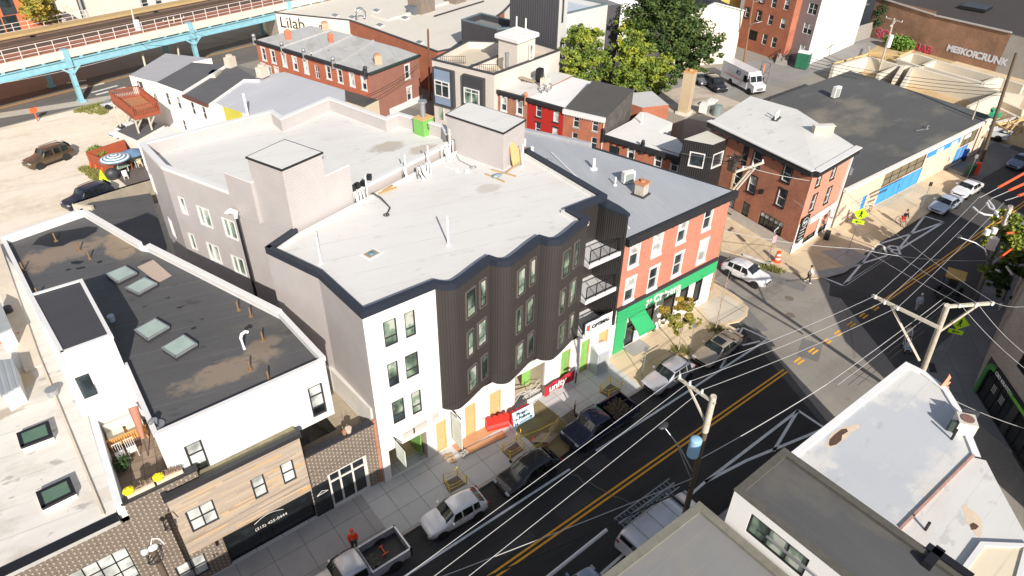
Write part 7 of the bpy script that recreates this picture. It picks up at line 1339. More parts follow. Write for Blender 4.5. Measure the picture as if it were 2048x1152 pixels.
def car(kind,label,pm,loc,ang,group=None,name='parked_car',cat='car',sc=1.0,rails=False,glass=None):
    L,W,wb,st=ST[kind];t=thing(name,label,cat,(loc[0],loc[1],.006),ang,group);t['local']=1;t.scale=(sc,sc,sc);GG=glass or CARGL
    rows=[]
    for xf,zb,wf,zr,wr in st:
        w_=W/2*wf;x=xf*L
        if zr == 0: zr,rw=zb+.025,w_*.80;zs=zb+.012
        else: rw=W/2*wr;zs=zr-.07
        half=[(w_*.84,.24),(w_*.97,.36),(w_,.5+zb*.12),(w_*.995,zb*.84),(w_*.955,zb),(rw*1.0,zs),(rw*.82,zr-.012),(0,zr+.012)]
        rows.append([(x,y,z) for y,z in half]+[(x,-y,z) for y,z in half[-2::-1]])
    mb=MB();mb.grid(rows);mb.face(rows[0][::-1]);mb.face(rows[-1]);mb.face([(r_[0][0],r_[0][1],.24) for r_ in rows]+[(r_[-1][0],r_[-1][1],.24) for r_ in rows[::-1]])
    obj('body',mb,pm,t,weld=True,fixn=True,sub=1)
    cab=[i for i,s_ in enumerate(st) if s_[3]];i0,i1=cab[0]-1,cab[-1]+1
    def lerp(a,b,k_): return tuple(a[j]+(b[j]-a[j])*k_ for j in range(3))
    def up_(p,dz,dx=0,dy=0): return (p[0]+dx,p[1]+dy,p[2]+dz)
    r0,r1=rows[i1],rows[cab[-1]];mb=MB()
    A=[up_(lerp(r0[k_],r1[k_],.08),.02,.025) for k_ in (5,6,7,8,9)];B=[up_(lerp(r0[k_],r1[k_],.93),.02,.025) for k_ in (5,6,7,8,9)];mb.grid([A,B]);obj('windshield',mb,GG,t)
    r0,r1=rows[i0],rows[cab[0]];mb=MB()
    if kind == 'van': A=[(rows[cab[0]][0][0]-.012,s_*W/2*.7,z_) for s_,z_ in ((1,1.3),(-1,1.3))];B=[(rows[cab[0]][0][0]-.012,s_*W/2*.68,1.85) for s_ in (1,-1)]
    else: A=[up_(lerp(r0[k_],r1[k_],.2),.02,-.025) for k_ in (5,6,7,8,9)];B=[up_(lerp(r0[k_],r1[k_],.9),.02,-.025) for k_ in (5,6,7,8,9)]
    mb.grid([A,B]);obj('rear_window',mb,GG,t)
    for sg,(kb,kt_) in ((1,(4,5)),(-1,(10,9))):
        mb=MB();idx=cab
        xs=[rows[i][0][0] for i in idx];lo,hi=xs[0],xs[-1];f0=rows[i1][0][0];b0=rows[i0][0][0]
        segs={'pickup': [(-.02,.47),(.49,.97)],'sedan': [(.02,.46),(.475,.92)],'suv': [(.0,.27),(.285,.60),(.615,.98)],'bigsuv': [(.02,.30),(.34,.60),(.64,.97)],'van': [(.70,.95)]}[kind]
        def pt(x,top):
            x=max(min(x,hi),lo)
            for i in range(len(idx)-1):
                a,b=rows[idx[i]],rows[idx[i+1]]
                if a[0][0] <= x <= b[0][0]+1e-6:
                    k_=(x-a[0][0])/(b[0][0]-a[0][0]);pb,ptp=lerp(a[kb],b[kb],k_),lerp(a[kt_],b[kt_],k_);return lerp(pb,ptp,.93 if top else .02)
        for s0,s1 in segs:
            xa,xb=b0+(f0-b0)*.12+(f0-b0)*.80*s0,b0+(f0-b0)*.10+(f0-b0)*.80*s1
            xb2=xb+.0;q_=[pt(xa,0),pt(xb,0),pt(xb,1),pt(xa,1)]
            if s1 > .9: q_[1]=(min(f0-.2,q_[1][0]+.28),q_[1][1],q_[1][2])
            if s0 < .05 and kind in ('sedan',): q_[0]=(q_[0][0]-.2,q_[0][1],q_[0][2])
            q_=[(p_[0],p_[1]+sg*.014,p_[2]) for p_ in q_];mb.face(q_ if sg < 0 else q_[::-1])
        obj('side_window',mb,GG,t)
        mb=MB()
        for fx in ((.5,) if kind in ('pickup','van') else (.34,.66)): x=b0+(f0-b0)*fx;mb.box((x,sg*(W/2-.002),.38),(.012,.012,.6))
        mb.box((0 if kind != 'pickup' else .9,sg*(W/2-.01),.30),(wb-.8 if kind != 'pickup' else 1.8,.03,.09));obj('door_trim',mb,BLK,t)
        mb=MB();mb.box((f0-.45,sg*(W/2+.09),st[cab[-1]][1]+.02),(.12,.2,.13));obj('mirror',mb,pm,t)
        mb=MB();mb.box((L*.478,sg*W*.345,st[-3][1]-.14),(.14,.30,.10));obj('headlight',mb,HL,t);mb=MB();mb.box((-L*.492 if kind != 'pickup' else -L*.499,sg*W*.40,st[1][1]-.22),(.08,.22 if kind != 'pickup' else .1,.2));obj('taillight',mb,TL,t)
        if rails: mb=MB();mb.bar((-L*.36,sg*W*.37,st[4][3]+.03),(L*.06,sg*W*.37,st[4][3]+.02),.04,.05);obj('roof_rail',mb,DGR,t)
    mb=MB();mb.box((L*.487,0,.42),(.09,W*.5,.22));obj('grille',mb,BLK,t)
    mb=MB();mb.box((L*.503,0,.40),(.02,.3,.14)) if 0 else mb.box((-L*.5,0,.55 if kind != 'pickup' else .45),(.03,.32,.16));obj('rear_plate',mb,WHT,t)
    wheelset(t,W,wb,.34 if kind in ('sedan','suv') else .39)
    if kind == 'pickup':
        mb=MB();x0,x1=-L*.5,-L*.066
        for y_ in (-W/2+.06,W/2-.06): mb.box(((x0+x1)/2,y_,.5),(x1-x0,.12,.68))
        mb.box((x0+.05,0,.5),(.1,W,.68));mb.box((x1-.05,0,.5),(.1,W*.98,.66));mb.box(((x0+x1)/2,0,.5),(x1-x0-.02,W-.1,.12));obj('cargo_bed',mb,pm,t)
        mb=MB();mb.box(((x0+x1)/2,0,.621),(x1-x0-.2,W-.24,.02));obj('bed_liner',mb,BLK,t)
    return t
def onwheels(fp,rp,W,away=1):
    f,r_=Vector(P(*fp)),Vector(P(*rp));d=(f-r_).normalized();n=Vector((-d[1],d[0]));m_=(f+r_)/2
    if n.dot(m_) < 0: n=-n
    return (m_+n*(W/2-.05)*away,math.atan2(d[1],d[0]))
PW=paint('pearl_white_paint',(.78,.78,.80));PB_=paint('black_paint',(.03,.031,.035),.5,.25);PN_=paint('navy_paint',(.018,.022,.06),.4,.25);PS=paint('silver_paint',(.55,.56,.60),.5);PCH=paint('champagne_paint',(.40,.35,.29),.5);PBL=paint('ice_blue_paint',(.50,.58,.70),.4);PBR_=paint('bronze_brown_paint',(.115,.083,.052),.5);PGR=paint('slate_blue_paint',(.16,.21,.32),.4);PGY=paint('grey_metal_paint',(.25,.25,.26),.6)
GPK_='cars parked along the main street'
l_,a_=onwheels((886,1080),(958.7,1038),1.77);car('suv','white compact crossover parked at the kerb, nearest the silver pickup',PW,l_,a_,GPK_,sc=.93)
AS=a_ if abs(a_) > 2 else math.pi
mz=car('suv','glossy black crossover parked between the white crossover and the navy pickup',PB_,(18.55,21.2),math.pi,GPK_)
l_,a_=onwheels((1178,901),(1254,851),2.0);ram=car('pickup','navy pickup with brush filled bed parked before the wooden pallets',PN_,l_,a_,GPK_,cat='pickup')
RAM=(l_,a_)
l_,a_=onwheels((1325,794),(1379,758),1.8);car('suv','silver crossover with roof rails parked by the portable toilet',PS,l_,a_,GPK_,rails=True)
l_,a_=onwheels((1429,737),(1473,704),1.8);sd_=car('sedan','champagne sedan with sunroof and rear spoiler parked under the bare sapling',PCH,l_,a_,GPK_)
mb=MB();mb.box((.05,0,1.452),(.75,.85,.02));obj('sunroof',mb,CARGL,sd_);mb=MB();mb.box((-2.15,0,1.12),(.22,1.4,.04));mb.box((-2.12,.55,1.0),(.1,.06,.14));mb.box((-2.12,-.55,1.0),(.1,.06,.14));obj('spoiler',mb,PCH,sd_)
l_,a_=onwheels((1508,577),(1453,552),1.82);car('suv','white crossover parked in the side street beside the utility pole',PW,l_,a_,None)
l_,a_=onwheels(k5(1392,728),k5(1512,655),1.78);car('sedan','ice blue sedan parked outside the peach warehouse',PBL,l_,a_,GPK_)
l_,a_=onwheels(k6(890,1140),k6(1010,1070),1.78);car('sedan','small white car parked just behind the ice blue sedan',PW,l_,a_,GPK_)
l_,a_=onwheels((2036,347),(2072,328),1.8);car('sedan','slate blue sedan at the right edge of the view',PGR,l_,a_,GPK_)
l_,a_=onwheels((83,339),(136,320),2.0);car('bigsuv','bronze brown full size utility wagon alone on the gravel lot',PBR_,l_,a_,None,rails=True)
TA_=a_;cx_,cy_=(Vector(P(127,415,.5))+Vector(P(222,378,1.2)))/2;car('bigsuv','dark blue utility wagon behind the stained concrete yard wall',paint('dark_blue_black_paint',(.012,.014,.03)),(cx_+.1,cy_+.6),TA_,None,rails=True,sc=.97)
cx_,cy_=P(*q(0,0,1110,1065));car('sedan','silver car half hidden behind the red timber deck',PS,(cx_+1,cy_+1),2.6,None)
cx_,cy_=P(*q(0,200,1160,380));car('sedan','white car with green tinted glass behind the red fence',PW,(cx_+1.3,cy_+1.2),TA_,None)
cx_,cy_=P(1452,180);fa_=Vector(P(1462,190))-Vector(P(1420,158));car('bigsuv','black utility wagon parked beside the mail truck',PB_,(cx_-1.0,cy_+1.3),math.atan2(fa_[1],fa_[0]),None,sc=.95)
cx_,cy_=P(1408,168);car('sedan','grey sedan parked left of the black utility wagon',PGY,(cx_,cy_+1.0),math.atan2(fa_[1],fa_[0]),None)
vn=car('van','white work van with ladder racks parked on the near side of the street',PW,(P(1332,1024,2.15)[0],P(1332,1024,2.15)[1]),0,'vehicles parked on the near side',name='work_van',cat='van',sc=1.0)
mb=MB()
for y_ in (-.85,.85): mb.bar((-2.6,y_,2.35),(1.3,y_,2.35),.04,.05)
for x_ in (-2.2,-1.0,.2,1.1): mb.bar((x_,-.9,2.32),(x_,.9,2.32),.04,.05);mb.bar((x_,.85,2.1),(x_,.85,2.35),.05,.04);mb.bar((x_,-.85,2.1),(x_,-.85,2.35),.05,.04)
obj('roof_rack',mb,GREYM,vn)
for y_ in (.55,.95):
    mb=MB();[mb.bar((-2.9,y_+dy,2.5),(1.7,y_+dy,2.5),.05,.08) for dy in (0,.36)];[mb.bar((-2.8+i*.3,y_,2.5),(-2.8+i*.3,y_+.36,2.5),.03,.03) for i in range(15)];lt=obj('ladder',mb,GREYM,None,'%s aluminium ladder lashed on the white work van' % ('inner' if y_ < .6 else 'outer, street side'),'ladder','ladders on the work van');lt.location=(vn.location[0],vn.location[1],0)
vx,vy=vn.location[0],vn.location[1]
c2_=car('sedan','silver blue car parked behind the white work van, mostly hidden',paint('silver_blue_paint',(.32,.40,.52),.4),(vx-7.2,vy),0,'vehicles parked on the near side')
mb=MB();mb.tube((vx-10.5,vy+1.15,1.7),(vx-3.6,vy+1.15,2.3),.11);obj('white_pipe',mb,PVC,None,'long white pipe carried along the street side of the work van','pipe')
cx_,cy_=P(794,1143);pk=car('pickup','silver pickup with black lined bed at the bottom edge',PS,(cx_-1.75,cy_+1.0),math.pi,GPK_,cat='pickup',sc=.97)
mb=MB();ox,oy=pk.location[0]+1.5,pk.location[1];mb.bar((ox+.1,oy-.1,.75),(ox+.12,oy+.45,.75),.05,.05);mb.bar((ox-.1,oy-.1,.76),(ox+.3,oy-.1,.76),.04,.04);mb.bar((ox,oy+.45,.76),(ox+.24,oy+.45,.76),.04,.04);obj('orange_tool',mb,ORG,None,'orange hand tool lying in the bed of the silver pickup','tool')
rnd=random.Random(3);mb=MB()
for _ in range(45): mb.bar((pk.location[0]+.6+rnd.uniform(-.25,.25),oy+rnd.uniform(-.5,.2),.7),(pk.location[0]+.6+rnd.uniform(-.5,.5),oy+rnd.uniform(-.6,.3),.7+rnd.uniform(0,.25)),.03,.03)
obj('cable_heap',mb,plain('tangled_cable',(.18,.19,.15),.8,.4,12),None,'heap of tangled cable behind the silver pickup cab','heap')
mb=MB();rl,ra=RAM;ob_=Vector(rl)-Vector((math.cos(ra),math.sin(ra)))*1.6
for _ in range(160): x_,y_=ob_[0]+rnd.uniform(-1.1,1.1),ob_[1]+rnd.uniform(-.75,.75);mb.bar((x_,y_,.75),(x_+rnd.uniform(-.4,.4),y_+rnd.uniform(-.3,.3),.8+rnd.uniform(0,.3)),.04,.05)
leafball(mb,(ob_[0],ob_[1],.85),.85,500,.09,sc=(1.2,.8,.3),rnd=rnd);obj('brush_load',mb,plain('brush_scraps',(.17,.13,.08),.9,.5,9),None,'load of cut brush and scraps in the navy pickup bed','brush')
wp_=P(*k6(1130,470));car('pickup','white pickup by the far end of the warehouse',PW,(wp_[0]+1.2,wp_[1]+1.2),1.75,None,cat='pickup')
# mail truck
f_,r__=Vector(P(1490,186)),Vector(P(1430,153));dm=(f_-r__).normalized();ma=math.atan2(dm[1],dm[0]);mc=f_-dm*2.3+Vector((-dm[1],dm[0]))*1.1
mt=thing('mail_truck','white boxy mail truck with blue eagle emblem parked in the yard','mail truck',(mc[0],mc[1],.02),ma);mt['local']=1
mb=MB();mb.prism([(-4.2,-1.1),(2.2,-1.1),(2.2,1.1),(-4.2,1.1)],.5,3.0);obj('cargo_box',mb,PW,mt,bevel=.06)
mb=MB();mb.grid([[(2.2,y_,.45),(2.2,y_,2.75),(2.55,y_,2.6),(3.0,y_,1.65),(3.9,y_,1.45),(4.0,y_,.5)] for y_ in (1.05,-1.05)],smooth=False);[mb.face([(2.2,y_,.45),(2.2,y_,2.75),(2.55,y_,2.6),(3.0,y_,1.65),(3.9,y_,1.45),(4.0,y_,.5)][::s_]) for y_,s_ in ((1.05,1),(-1.05,-1))];obj('cab',mb,PW,mt,fixn=True)
for y0,y1 in ((-.98,-.06),(.06,.98)): mb=MB();mb.face([(2.63,y0,2.5),(3.0,y0,1.72),(3.0,y1,1.72),(2.63,y1,2.5)]);obj('windshield',mb,CARGL,mt)
for y_ in (-1.115,1.115): mb=MB();mb.box((1.75,y_,1.45),(.9,.02,.95));obj('side_window',mb,CARGL,mt);mb=MB();mb.box((-1,y_,1.42),(4.6,.015,.06));obj('red_stripe',mb,REDP,mt);mb=MB();mb.box((2.6,y_*1.2,1.7),(.1,.3,.45));obj('mirror',mb,BLK,mt)
mb=MB();mb.face([(-.6,-1.115,2.05),(.35,-1.115,2.05),(.45,-1.115,2.6),(-.5,-1.115,2.6)]);obj('blue_emblem',mb,plain('postal_blue',(.01,.05,.25),.5),mt);mb=MB();mb.face([(-.35,-1.125,2.15),(.2,-1.125,2.2),(.35,-1.125,2.42),(.0,-1.125,2.38)]);mb.face([(-.4,-1.125,2.5),(.1,-1.125,2.42),(.3,-1.125,2.47),(.0,-1.125,2.54)]);obj('eagle_emblem',mb,WHT,mt)
mb=MB();mb.box((4.0,0,.75),(.05,1.1,.4));obj('grille',mb,GREYM,mt);mb=MB();mb.box((4.02,0,.45),(.15,2.0,.2));obj('bumper',mb,BLK,mt);wheelset(mt,2.2,4.6,.42,.7)
# small yellow-roofed loader in the shaded street
p=P3(*q(1780,380,500,950,4.43));t=thing('yellow_roofed_loader','small yellow roofed loader standing in the shaded street','loader',p);p+=Vector((.6,.2,0));YD=plain('machine_yellow',(.60,.34,.04),.5,.15)
mb=MB();mb.box(p+Vector((0,0,2.0)),(1.7,1.5,.12),.3);obj('canopy',mb,YD,t,bevel=.03);mb=MB();mb.box(p+Vector((0,0,.4)),(1.9,1.2,.8),.3);mb.box(p+Vector((.2,0,1.2)),(.6,.7,.5),.3);obj('chassis',mb,DGR,t,bevel=.04);mb=MB();[mb.bar(p+Vector((x_,y_,1.1)),p+Vector((x_,y_,2.05)),.07,.07) for x_ in (-.7,.7) for y_ in (-.55,.55)];obj('canopy_post',mb,DGR,t)
for x_ in (-.65,.65):
    for y_ in (-.7,.7): mb=MB();mb.tube(p+Vector((x_,y_-.1,.38)),p+Vector((x_,y_+.1,.38)),.38,n=14);obj('wheel',mb,TIRE,t)
mb=MB();mb.box(p+Vector((-1.35,-.3,.2)),(.5,1.4,.5),.3);mb.bar(p+Vector((-.6,0,.8)),p+Vector((-1.3,-.3,.5)),.15,.2);obj('bucket_arm',mb,DGR,t)
# ------------------------------------------------------------------ people
SKIN=plain('skin',(.45,.27,.18),.6,.05);HAIR=plain('dark_hair',(.02,.015,.012),.8)
def skinfig(name,m_,t,joints,edges,sub=1):
    me=bpy.data.meshes.new(name);me.from_pydata([j[:3] for j in joints],edges,[]);me.materials.append(m_);o=bpy.data.objects.new(name,me);C.objects.link(o);o.parent=t
    o.modifiers.new('skin','SKIN');me_=o.data
    if not me_.skin_vertices: bpy.context.view_layer.objects.active=o
    sv=me_.skin_vertices[0].data
    for i,j in enumerate(joints): sv[i].radius=(j[3],j[3]*(j[4] if len(j) > 4 else 1));sv[i].use_root=(i == 0)
    s_=o.modifiers.new('sub','SUBSURF');s_.levels=sub;s_.render_levels=sub
    dg=bpy.context.evaluated_depsgraph_get();dg.update();nm=bpy.data.meshes.new_from_object(o.evaluated_get(dg));bpy.data.objects.remove(o);bpy.data.meshes.remove(me)
    for f in nm.polygons: f.use_smooth=True
    nm.materials.clear();nm.materials.append(m_);o=bpy.data.objects.new(name,nm);C.objects.link(o);o.parent=t;return o
def person(label,loc,ang,top,legs,shoe,armL=((.0,-.25,1.15),(.15,-.22,.95)),armR=((.0,.25,1.15),(.15,.22,.95)),stride=.18,hood=None,lean=0,bare_leg=False,group=None,hat=None,seat=0):
    t=thing('person',label,'person',(loc[0],loc[1],.14),ang,group);t['local']=1
    lz=seat;hx=lean
    J=[(0,0,.95+lz,.14,1.15),(hx*.5,0,1.15+lz,.13,1.2),(hx,0,1.38+lz,.15,1.25),(hx,0,1.50+lz,.06),(hx+.01,0,1.57+lz,.055),
         (hx,-.17,1.42+lz,.06),armL[0]+(.045,),armL[1]+(.035,),(hx,.17,1.42+lz,.06),armR[0]+(.045,),armR[1]+(.035,),
         (0,-.09,.88+lz,.095),(stride*.6+.03,-.1,.5+lz*.5,.065),(stride,-.1,.10,.045),(0,.09,.88+lz,.095),(-stride*.3+.04,.1,.5+lz*.5,.065),(-stride,.1,.10,.045)]
    E_=[(0,1),(1,2),(2,3),(3,4),(2,5),(5,6),(6,7),(2,8),(8,9),(9,10),(0,11),(11,12),(12,13),(0,14),(14,15),(15,16)]
    n=len(J)
    for hd,eb,sg in ((7,6,-1),(10,9,1)):      # palm, four fingers and a thumb
        a,b=Vector(J[eb][:3]),Vector(J[hd][:3]);d=(b-a).normalized();s_=d.orthogonal().normalized();palm=b+d*.07;J.append((*palm,.028));pi=len(J)-1;E_.append((hd,pi))
        for k_,fl in enumerate((.075,.085,.08,.06)):
            r_=palm+s_*(.012*(k_*2-3)*.7);m1=r_+d*fl*.5+s_*(.004*(k_-1.5));m2=m1+d*fl*.45+Vector((.02,0,-.01));J+=[(*m1,.009),(*m2,.008)];E_+=[(pi,len(J)-2),(len(J)-2,len(J)-1)]
        th=b+d*.03+s_*.04;J+=[(*th,.011),(*(th+d*.04+s_*.015),.009)];E_+=[(hd,len(J)-2),(len(J)-2,len(J)-1)]
    skinfig('body',SKIN,t,J,E_)
    def cl(nm,m_,ids,eds,g): return skinfig(nm,m_,t,[(*J[i][:3],J[i][3]+g,*(J[i][4:])) for i in ids],eds)
    cl('top',top,[0,1,2,5,6,7,8,9,10],[(0,1),(1,2),(2,3),(3,4),(4,5),(2,6),(6,7),(7,8)],.022)
    if bare_leg: cl('shorts',legs,[0,11,12,14,15],[(0,1),(1,2),(0,3),(3,4)],.03)
    else: cl('trousers',legs,[0,11,12,13,14,15,16],[(0,1),(1,2),(2,3),(0,4),(4,5),(5,6)],.02)
    for i in (13,16): mb=MB();x_,y_=J[i][0],J[i][1];mb.sphere((x_+.05,y_,.045),.1,10,0,(1.4,.5,.5));obj('shoe',mb,shoe,t)
    mb=MB();hx_=hx+.02;mb.sphere((hx_,0,1.70+lz),.105,14,0,(1,.82,1.2));mb.sphere((hx_+.105,0,1.69+lz),.02,8,0,(1,.8,1.3));[mb.sphere((hx_,y_,1.69+lz),.025,6,0,(.6,.5,1.2)) for y_ in (-.09,.09)];obj('head',mb,SKIN,t)
    mb=MB();[mb.sphere((hx_+.095,y_,1.715+lz),.013,6) for y_ in (-.035,.035)];mb.box((hx_+.1,0,1.635+lz),(.01,.045,.008));obj('face_features',mb,HAIR,t)
    mb=MB();mb.sphere((hx_-.018,0,1.735+lz),.115,14,0,(1,.9,1.05));obj('hood' if hood else ('cap' if hat else 'hair'),mb,hood or hat or HAIR,t)
    if hood: mb=MB();mb.sphere((hx_-.07,0,1.6+lz),.12,12,0,(.9,1,1));obj('hood_back',mb,hood,t)
    return t
OH=plain('bright_orange_hoodie',(.95,.07,.02),.8,.06)
P_=P(*c(2,1,622,1000));person('person in bright orange hoodie with dark trousers standing by the silver pickup',(P_[0],P_[1]),-1.9,OH,DGR,BLK,hood=OH)
P_=P(1613,567);person('person in white jacket and dark trousers stepping off the kerb by the bar corner',(P_[0],P_[1]),-1.2,plain('white_jacket',(.75,.73,.72),.8),DGR,WHT,armL=((.18,-.25,1.2),(.35,-.15,1.1)),armR=((.12,.25,1.15),(.3,.18,1.0)),stride=.22)
P_=P(1829,624);person('person in long pale blue coat and white hat crossing the shaded street',(P_[0],P_[1]),-2.2,plain('pale_blue_coat',(.42,.50,.62),.8),plain('pale_trousers',(.35,.38,.45),.8),BLK,hat=WHT,stride=.12)
P_=P(*k5(960,830));bp=person('person in black top and red shorts riding a bicycle on the warehouse pavement',(P_[0],P_[1]),-2.0,BLK,plain('red_shorts',(.75,.05,.03),.7),DGR,armL=((.28,-.22,1.22),(.48,-.2,1.08)),armR=((.28,.22,1.22),(.48,.2,1.08)),stride=.15,lean=.18,bare_leg=True,seat=.12)
def bike(loc,ang,label,m_,z0=.14):
    t=thing('bicycle',label,'bicycle',(loc[0],loc[1],z0),ang);t['local']=1
    for x_ in (-.52,.52): mb=MB();mb.path([(x_+.34*math.cos(a_),0,.34+.34*math.sin(a_)) for a_ in [i*.3307 for i in range(20)]],.022,5);obj('wheel',mb,TIRE,t)
    mb=MB();F_=[((-.52,0,.34),(-.12,0,.8)),((-.12,0,.8),(.4,0,.85)),((.4,0,.85),(0,0,.32)),((0,0,.32),(-.52,0,.34)),((0,0,.32),(-.15,0,.9)),((.52,0,.34),(.38,0,1.0))];[mb.bar(*f_,.035,.035) for f_ in F_];obj('frame',mb,m_,t)
    mb=MB();mb.box((-.16,0,.9),(.26,.14,.05));obj('saddle',mb,BLK,t);mb=MB();mb.bar((.38,-.25,1.02),(.38,.25,1.02),.03,.03);obj('handlebar',mb,BLK,t);return t
bike((P_[0],P_[1]),-2.0,'dark bicycle ridden by the person in red shorts',DGR)
P_=P(*k5(665,720));bike((P_[0],P_[1]+.2),.1,'bicycle leaning by the peach wall near the narrow blue door',GREYM)
P_=P(*q(1780,600,115,390,4.43));person('person in pale patterned clothes pushing a stroller in the shaded street',(P_[0],P_[1]),-2.4,plain('patterned_shirt',(.50,.45,.45),.8,.5,12),plain('pale_grey_trousers',(.35,.36,.38),.8,.3,9),WHT,armL=((.2,-.22,1.2),(.42,-.15,1.05)),armR=((.2,.22,1.2),(.42,.15,1.05)))
t=thing('stroller','pale blue stroller with white frame in front of the walking person','stroller',(P_[0]-.75,P_[1]-.6,.01),-2.4);t['local']=1
mb=MB();[mb.bar(*f_,.035,.035) for f_ in (((-.45,-.22,1.0),(.3,-.22,.2)),((-.45,.22,1.0),(.3,.22,.2)),((-.3,-.22,.2),(.2,-.22,.7)),((-.3,.22,.2),(.2,.22,.7)),((-.45,-.22,1.0),(-.45,.22,1.0)))];obj('frame',mb,WHT,t);mb=MB();mb.box((.02,0,.4),(.5,.4,.12));mb.sphere((.0,0,.7),.28,10,0,(1,.8,.8));obj('seat',mb,plain('pale_blue_cloth',(.4,.5,.6),.9),t)
for x_ in (-.3,.3):
    for y_ in (-.24,.24): mb=MB();mb.tube((x_,y_-.02,.12),(x_,y_+.02,.12),.12,n=12);obj('wheel',mb,TIRE,t)
# ------------------------------------------------------------------ poles and wires
def upole(label,base,top,ztop,arms=(),r=.16,m_=POLE,z0=0,group='utility poles',extra=None):
    b=P3(*base,z0) if len(base) == 2 else Vector(base);tp=P3(*top,ztop) if len(top) == 2 else Vector(top)
    t=thing('utility_pole',label,'utility pole',b,0,group);mb=MB();mb.tube(b,tp,r,r*.7,10);obj('post',mb,m_,t);return t,b,tp
def arm(t,z,pole_b,pole_t,dirv,half,off=0,m_=POLE,ins=3,w_=.12):
    k_=(z-pole_b[2])/(pole_t[2]-pole_b[2]);c0=pole_b.lerp(pole_t,k_);d=Vector((*dirv,0)).normalized();a,b=c0+d*(off-half),c0+d*(off+half)
    mb=MB();mb.bar(a,b,w_,w_*1.1);obj('crossarm',mb,m_,t);out=[]
    for i in range(ins): p=a.lerp(b,i/(ins-1) if ins > 1 else .5);mb=MB();mb.tube(p+Vector((0,0,.06)),p+Vector((0,0,.26)),.06,.04,8);obj('insulator',mb,PVC,t);out.append(p+Vector((0,0,.27)))
    return out
# pole beside the grey-roofed building, leaning towards the street
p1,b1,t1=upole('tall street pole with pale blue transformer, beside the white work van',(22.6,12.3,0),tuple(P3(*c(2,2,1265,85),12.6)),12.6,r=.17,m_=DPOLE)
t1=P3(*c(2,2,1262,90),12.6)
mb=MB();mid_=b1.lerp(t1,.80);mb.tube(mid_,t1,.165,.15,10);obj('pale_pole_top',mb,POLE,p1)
e1_,e2_=P3(*c(2,2,1080,0),12.3),P3(*c(2,2,1260,125),12.3);mb=MB();mb.bar(e1_+(e1_-e2_)*.15,e2_+(e2_-e1_)*.06,.12,.13);obj('crossarm',mb,POLE,p1);mb=MB();mb.bar(e1_.lerp(e2_,.15),b1.lerp(t1,.84),.09,.09);obj('brace',mb,POLE,p1)
for k_ in (-.12,.22,.62): pp=e1_.lerp(e2_,k_);mb=MB();mb.tube(pp+Vector((0,0,.05)),pp+Vector((0,0,.28)),.07,.05,8);obj('insulator',mb,PVC,p1)
tz=b1.lerp(t1,.72)+Vector((-.45,.1,0));mb=MB();mb.tube(tz-Vector((0,0,.55)),tz+Vector((0,0,.55)),.3,n=16);mb.sphere(tz+Vector((0,0,.55)),.3,14,0,(1,1,.35));obj('transformer',mb,plain('pale_blue_enamel',(.28,.48,.66),.4,.06),p1)
a0_=b1.lerp(t1,.52);l1=P3(*c(2,2,965,265),8.6);mb=MB();mb.path([a0_,a0_.lerp(l1,.5)+Vector((0,0,.25)),l1],.035,6);mb.path([a0_-Vector((0,0,.6)),a0_.lerp(l1,.6)+Vector((0,0,.2))],.03,6);obj('lamp_arm',mb,GREYM,p1);mb=MB();mb.sphere(l1,.26,10,0,(1.4,.8,.4));obj('lamp_head',mb,DGR,p1)
# H-like pole at the white roof tip
kp=lambda a,b: q(1780,600,a,b,4.43)
p2,b2,t2=upole('pale wooden pole with two long crossarms beyond the tip of the white roof',tuple(P3(*kp(285,640),1.0)-Vector((0,0,0))),tuple(P3(*kp(510,45),11.5)),11.5)
b2=Vector((40.9,10.5,0));t2=P3(*kp(508,48),11.2)
for o_ in list(p2.children): bpy.data.objects.remove(o_)
b2=P3(*kp(285,640),4.0);d_=t2-b2;bb_=b2-d_*(4.0/ d_[2]);mb=MB();mb.tube(bb_,t2,.2,.17,10);obj('post',mb,POLE,p2)
kc=lambda a,b: c(1,3,a,b)
def seg_on(p0,p1,z,nm='crossarm',t=p2,w_=.16):
    A,B=P3(*p0,z),P3(*p1,z);mb=MB();mb.bar(A,B,w_,w_*1.1);obj(nm,mb,POLE,t);return A,B
AL,AR=seg_on(kc(720,622),kc(1120,815),10.2),seg_on(kc(1170,688),kc(1440,668),11.0)
mb=MB();mb.bar(AL[0].lerp(AL[1],.28),P3(*kc(1000,1005),5.6),.13,.14);obj('brace',mb,POLE,p2);mb=MB();mb.bar(AR[0].lerp(AR[1],.68),b2.lerp(t2,.62),.12,.12);obj('brace',mb,POLE,p2)
INS=[P3(*kc(*p_),z_) for p_,z_ in (((745,622),10.45),((800,655),10.45),((877,690),10.45),((1243,675),11.2),((1343,668),11.2),((1437,662),11.2))]
for i,p in enumerate(INS): mb=MB();mb.tube(p-Vector((0,0,.22)),p,.08,.05,8);obj('insulator',mb,PVC,p2)
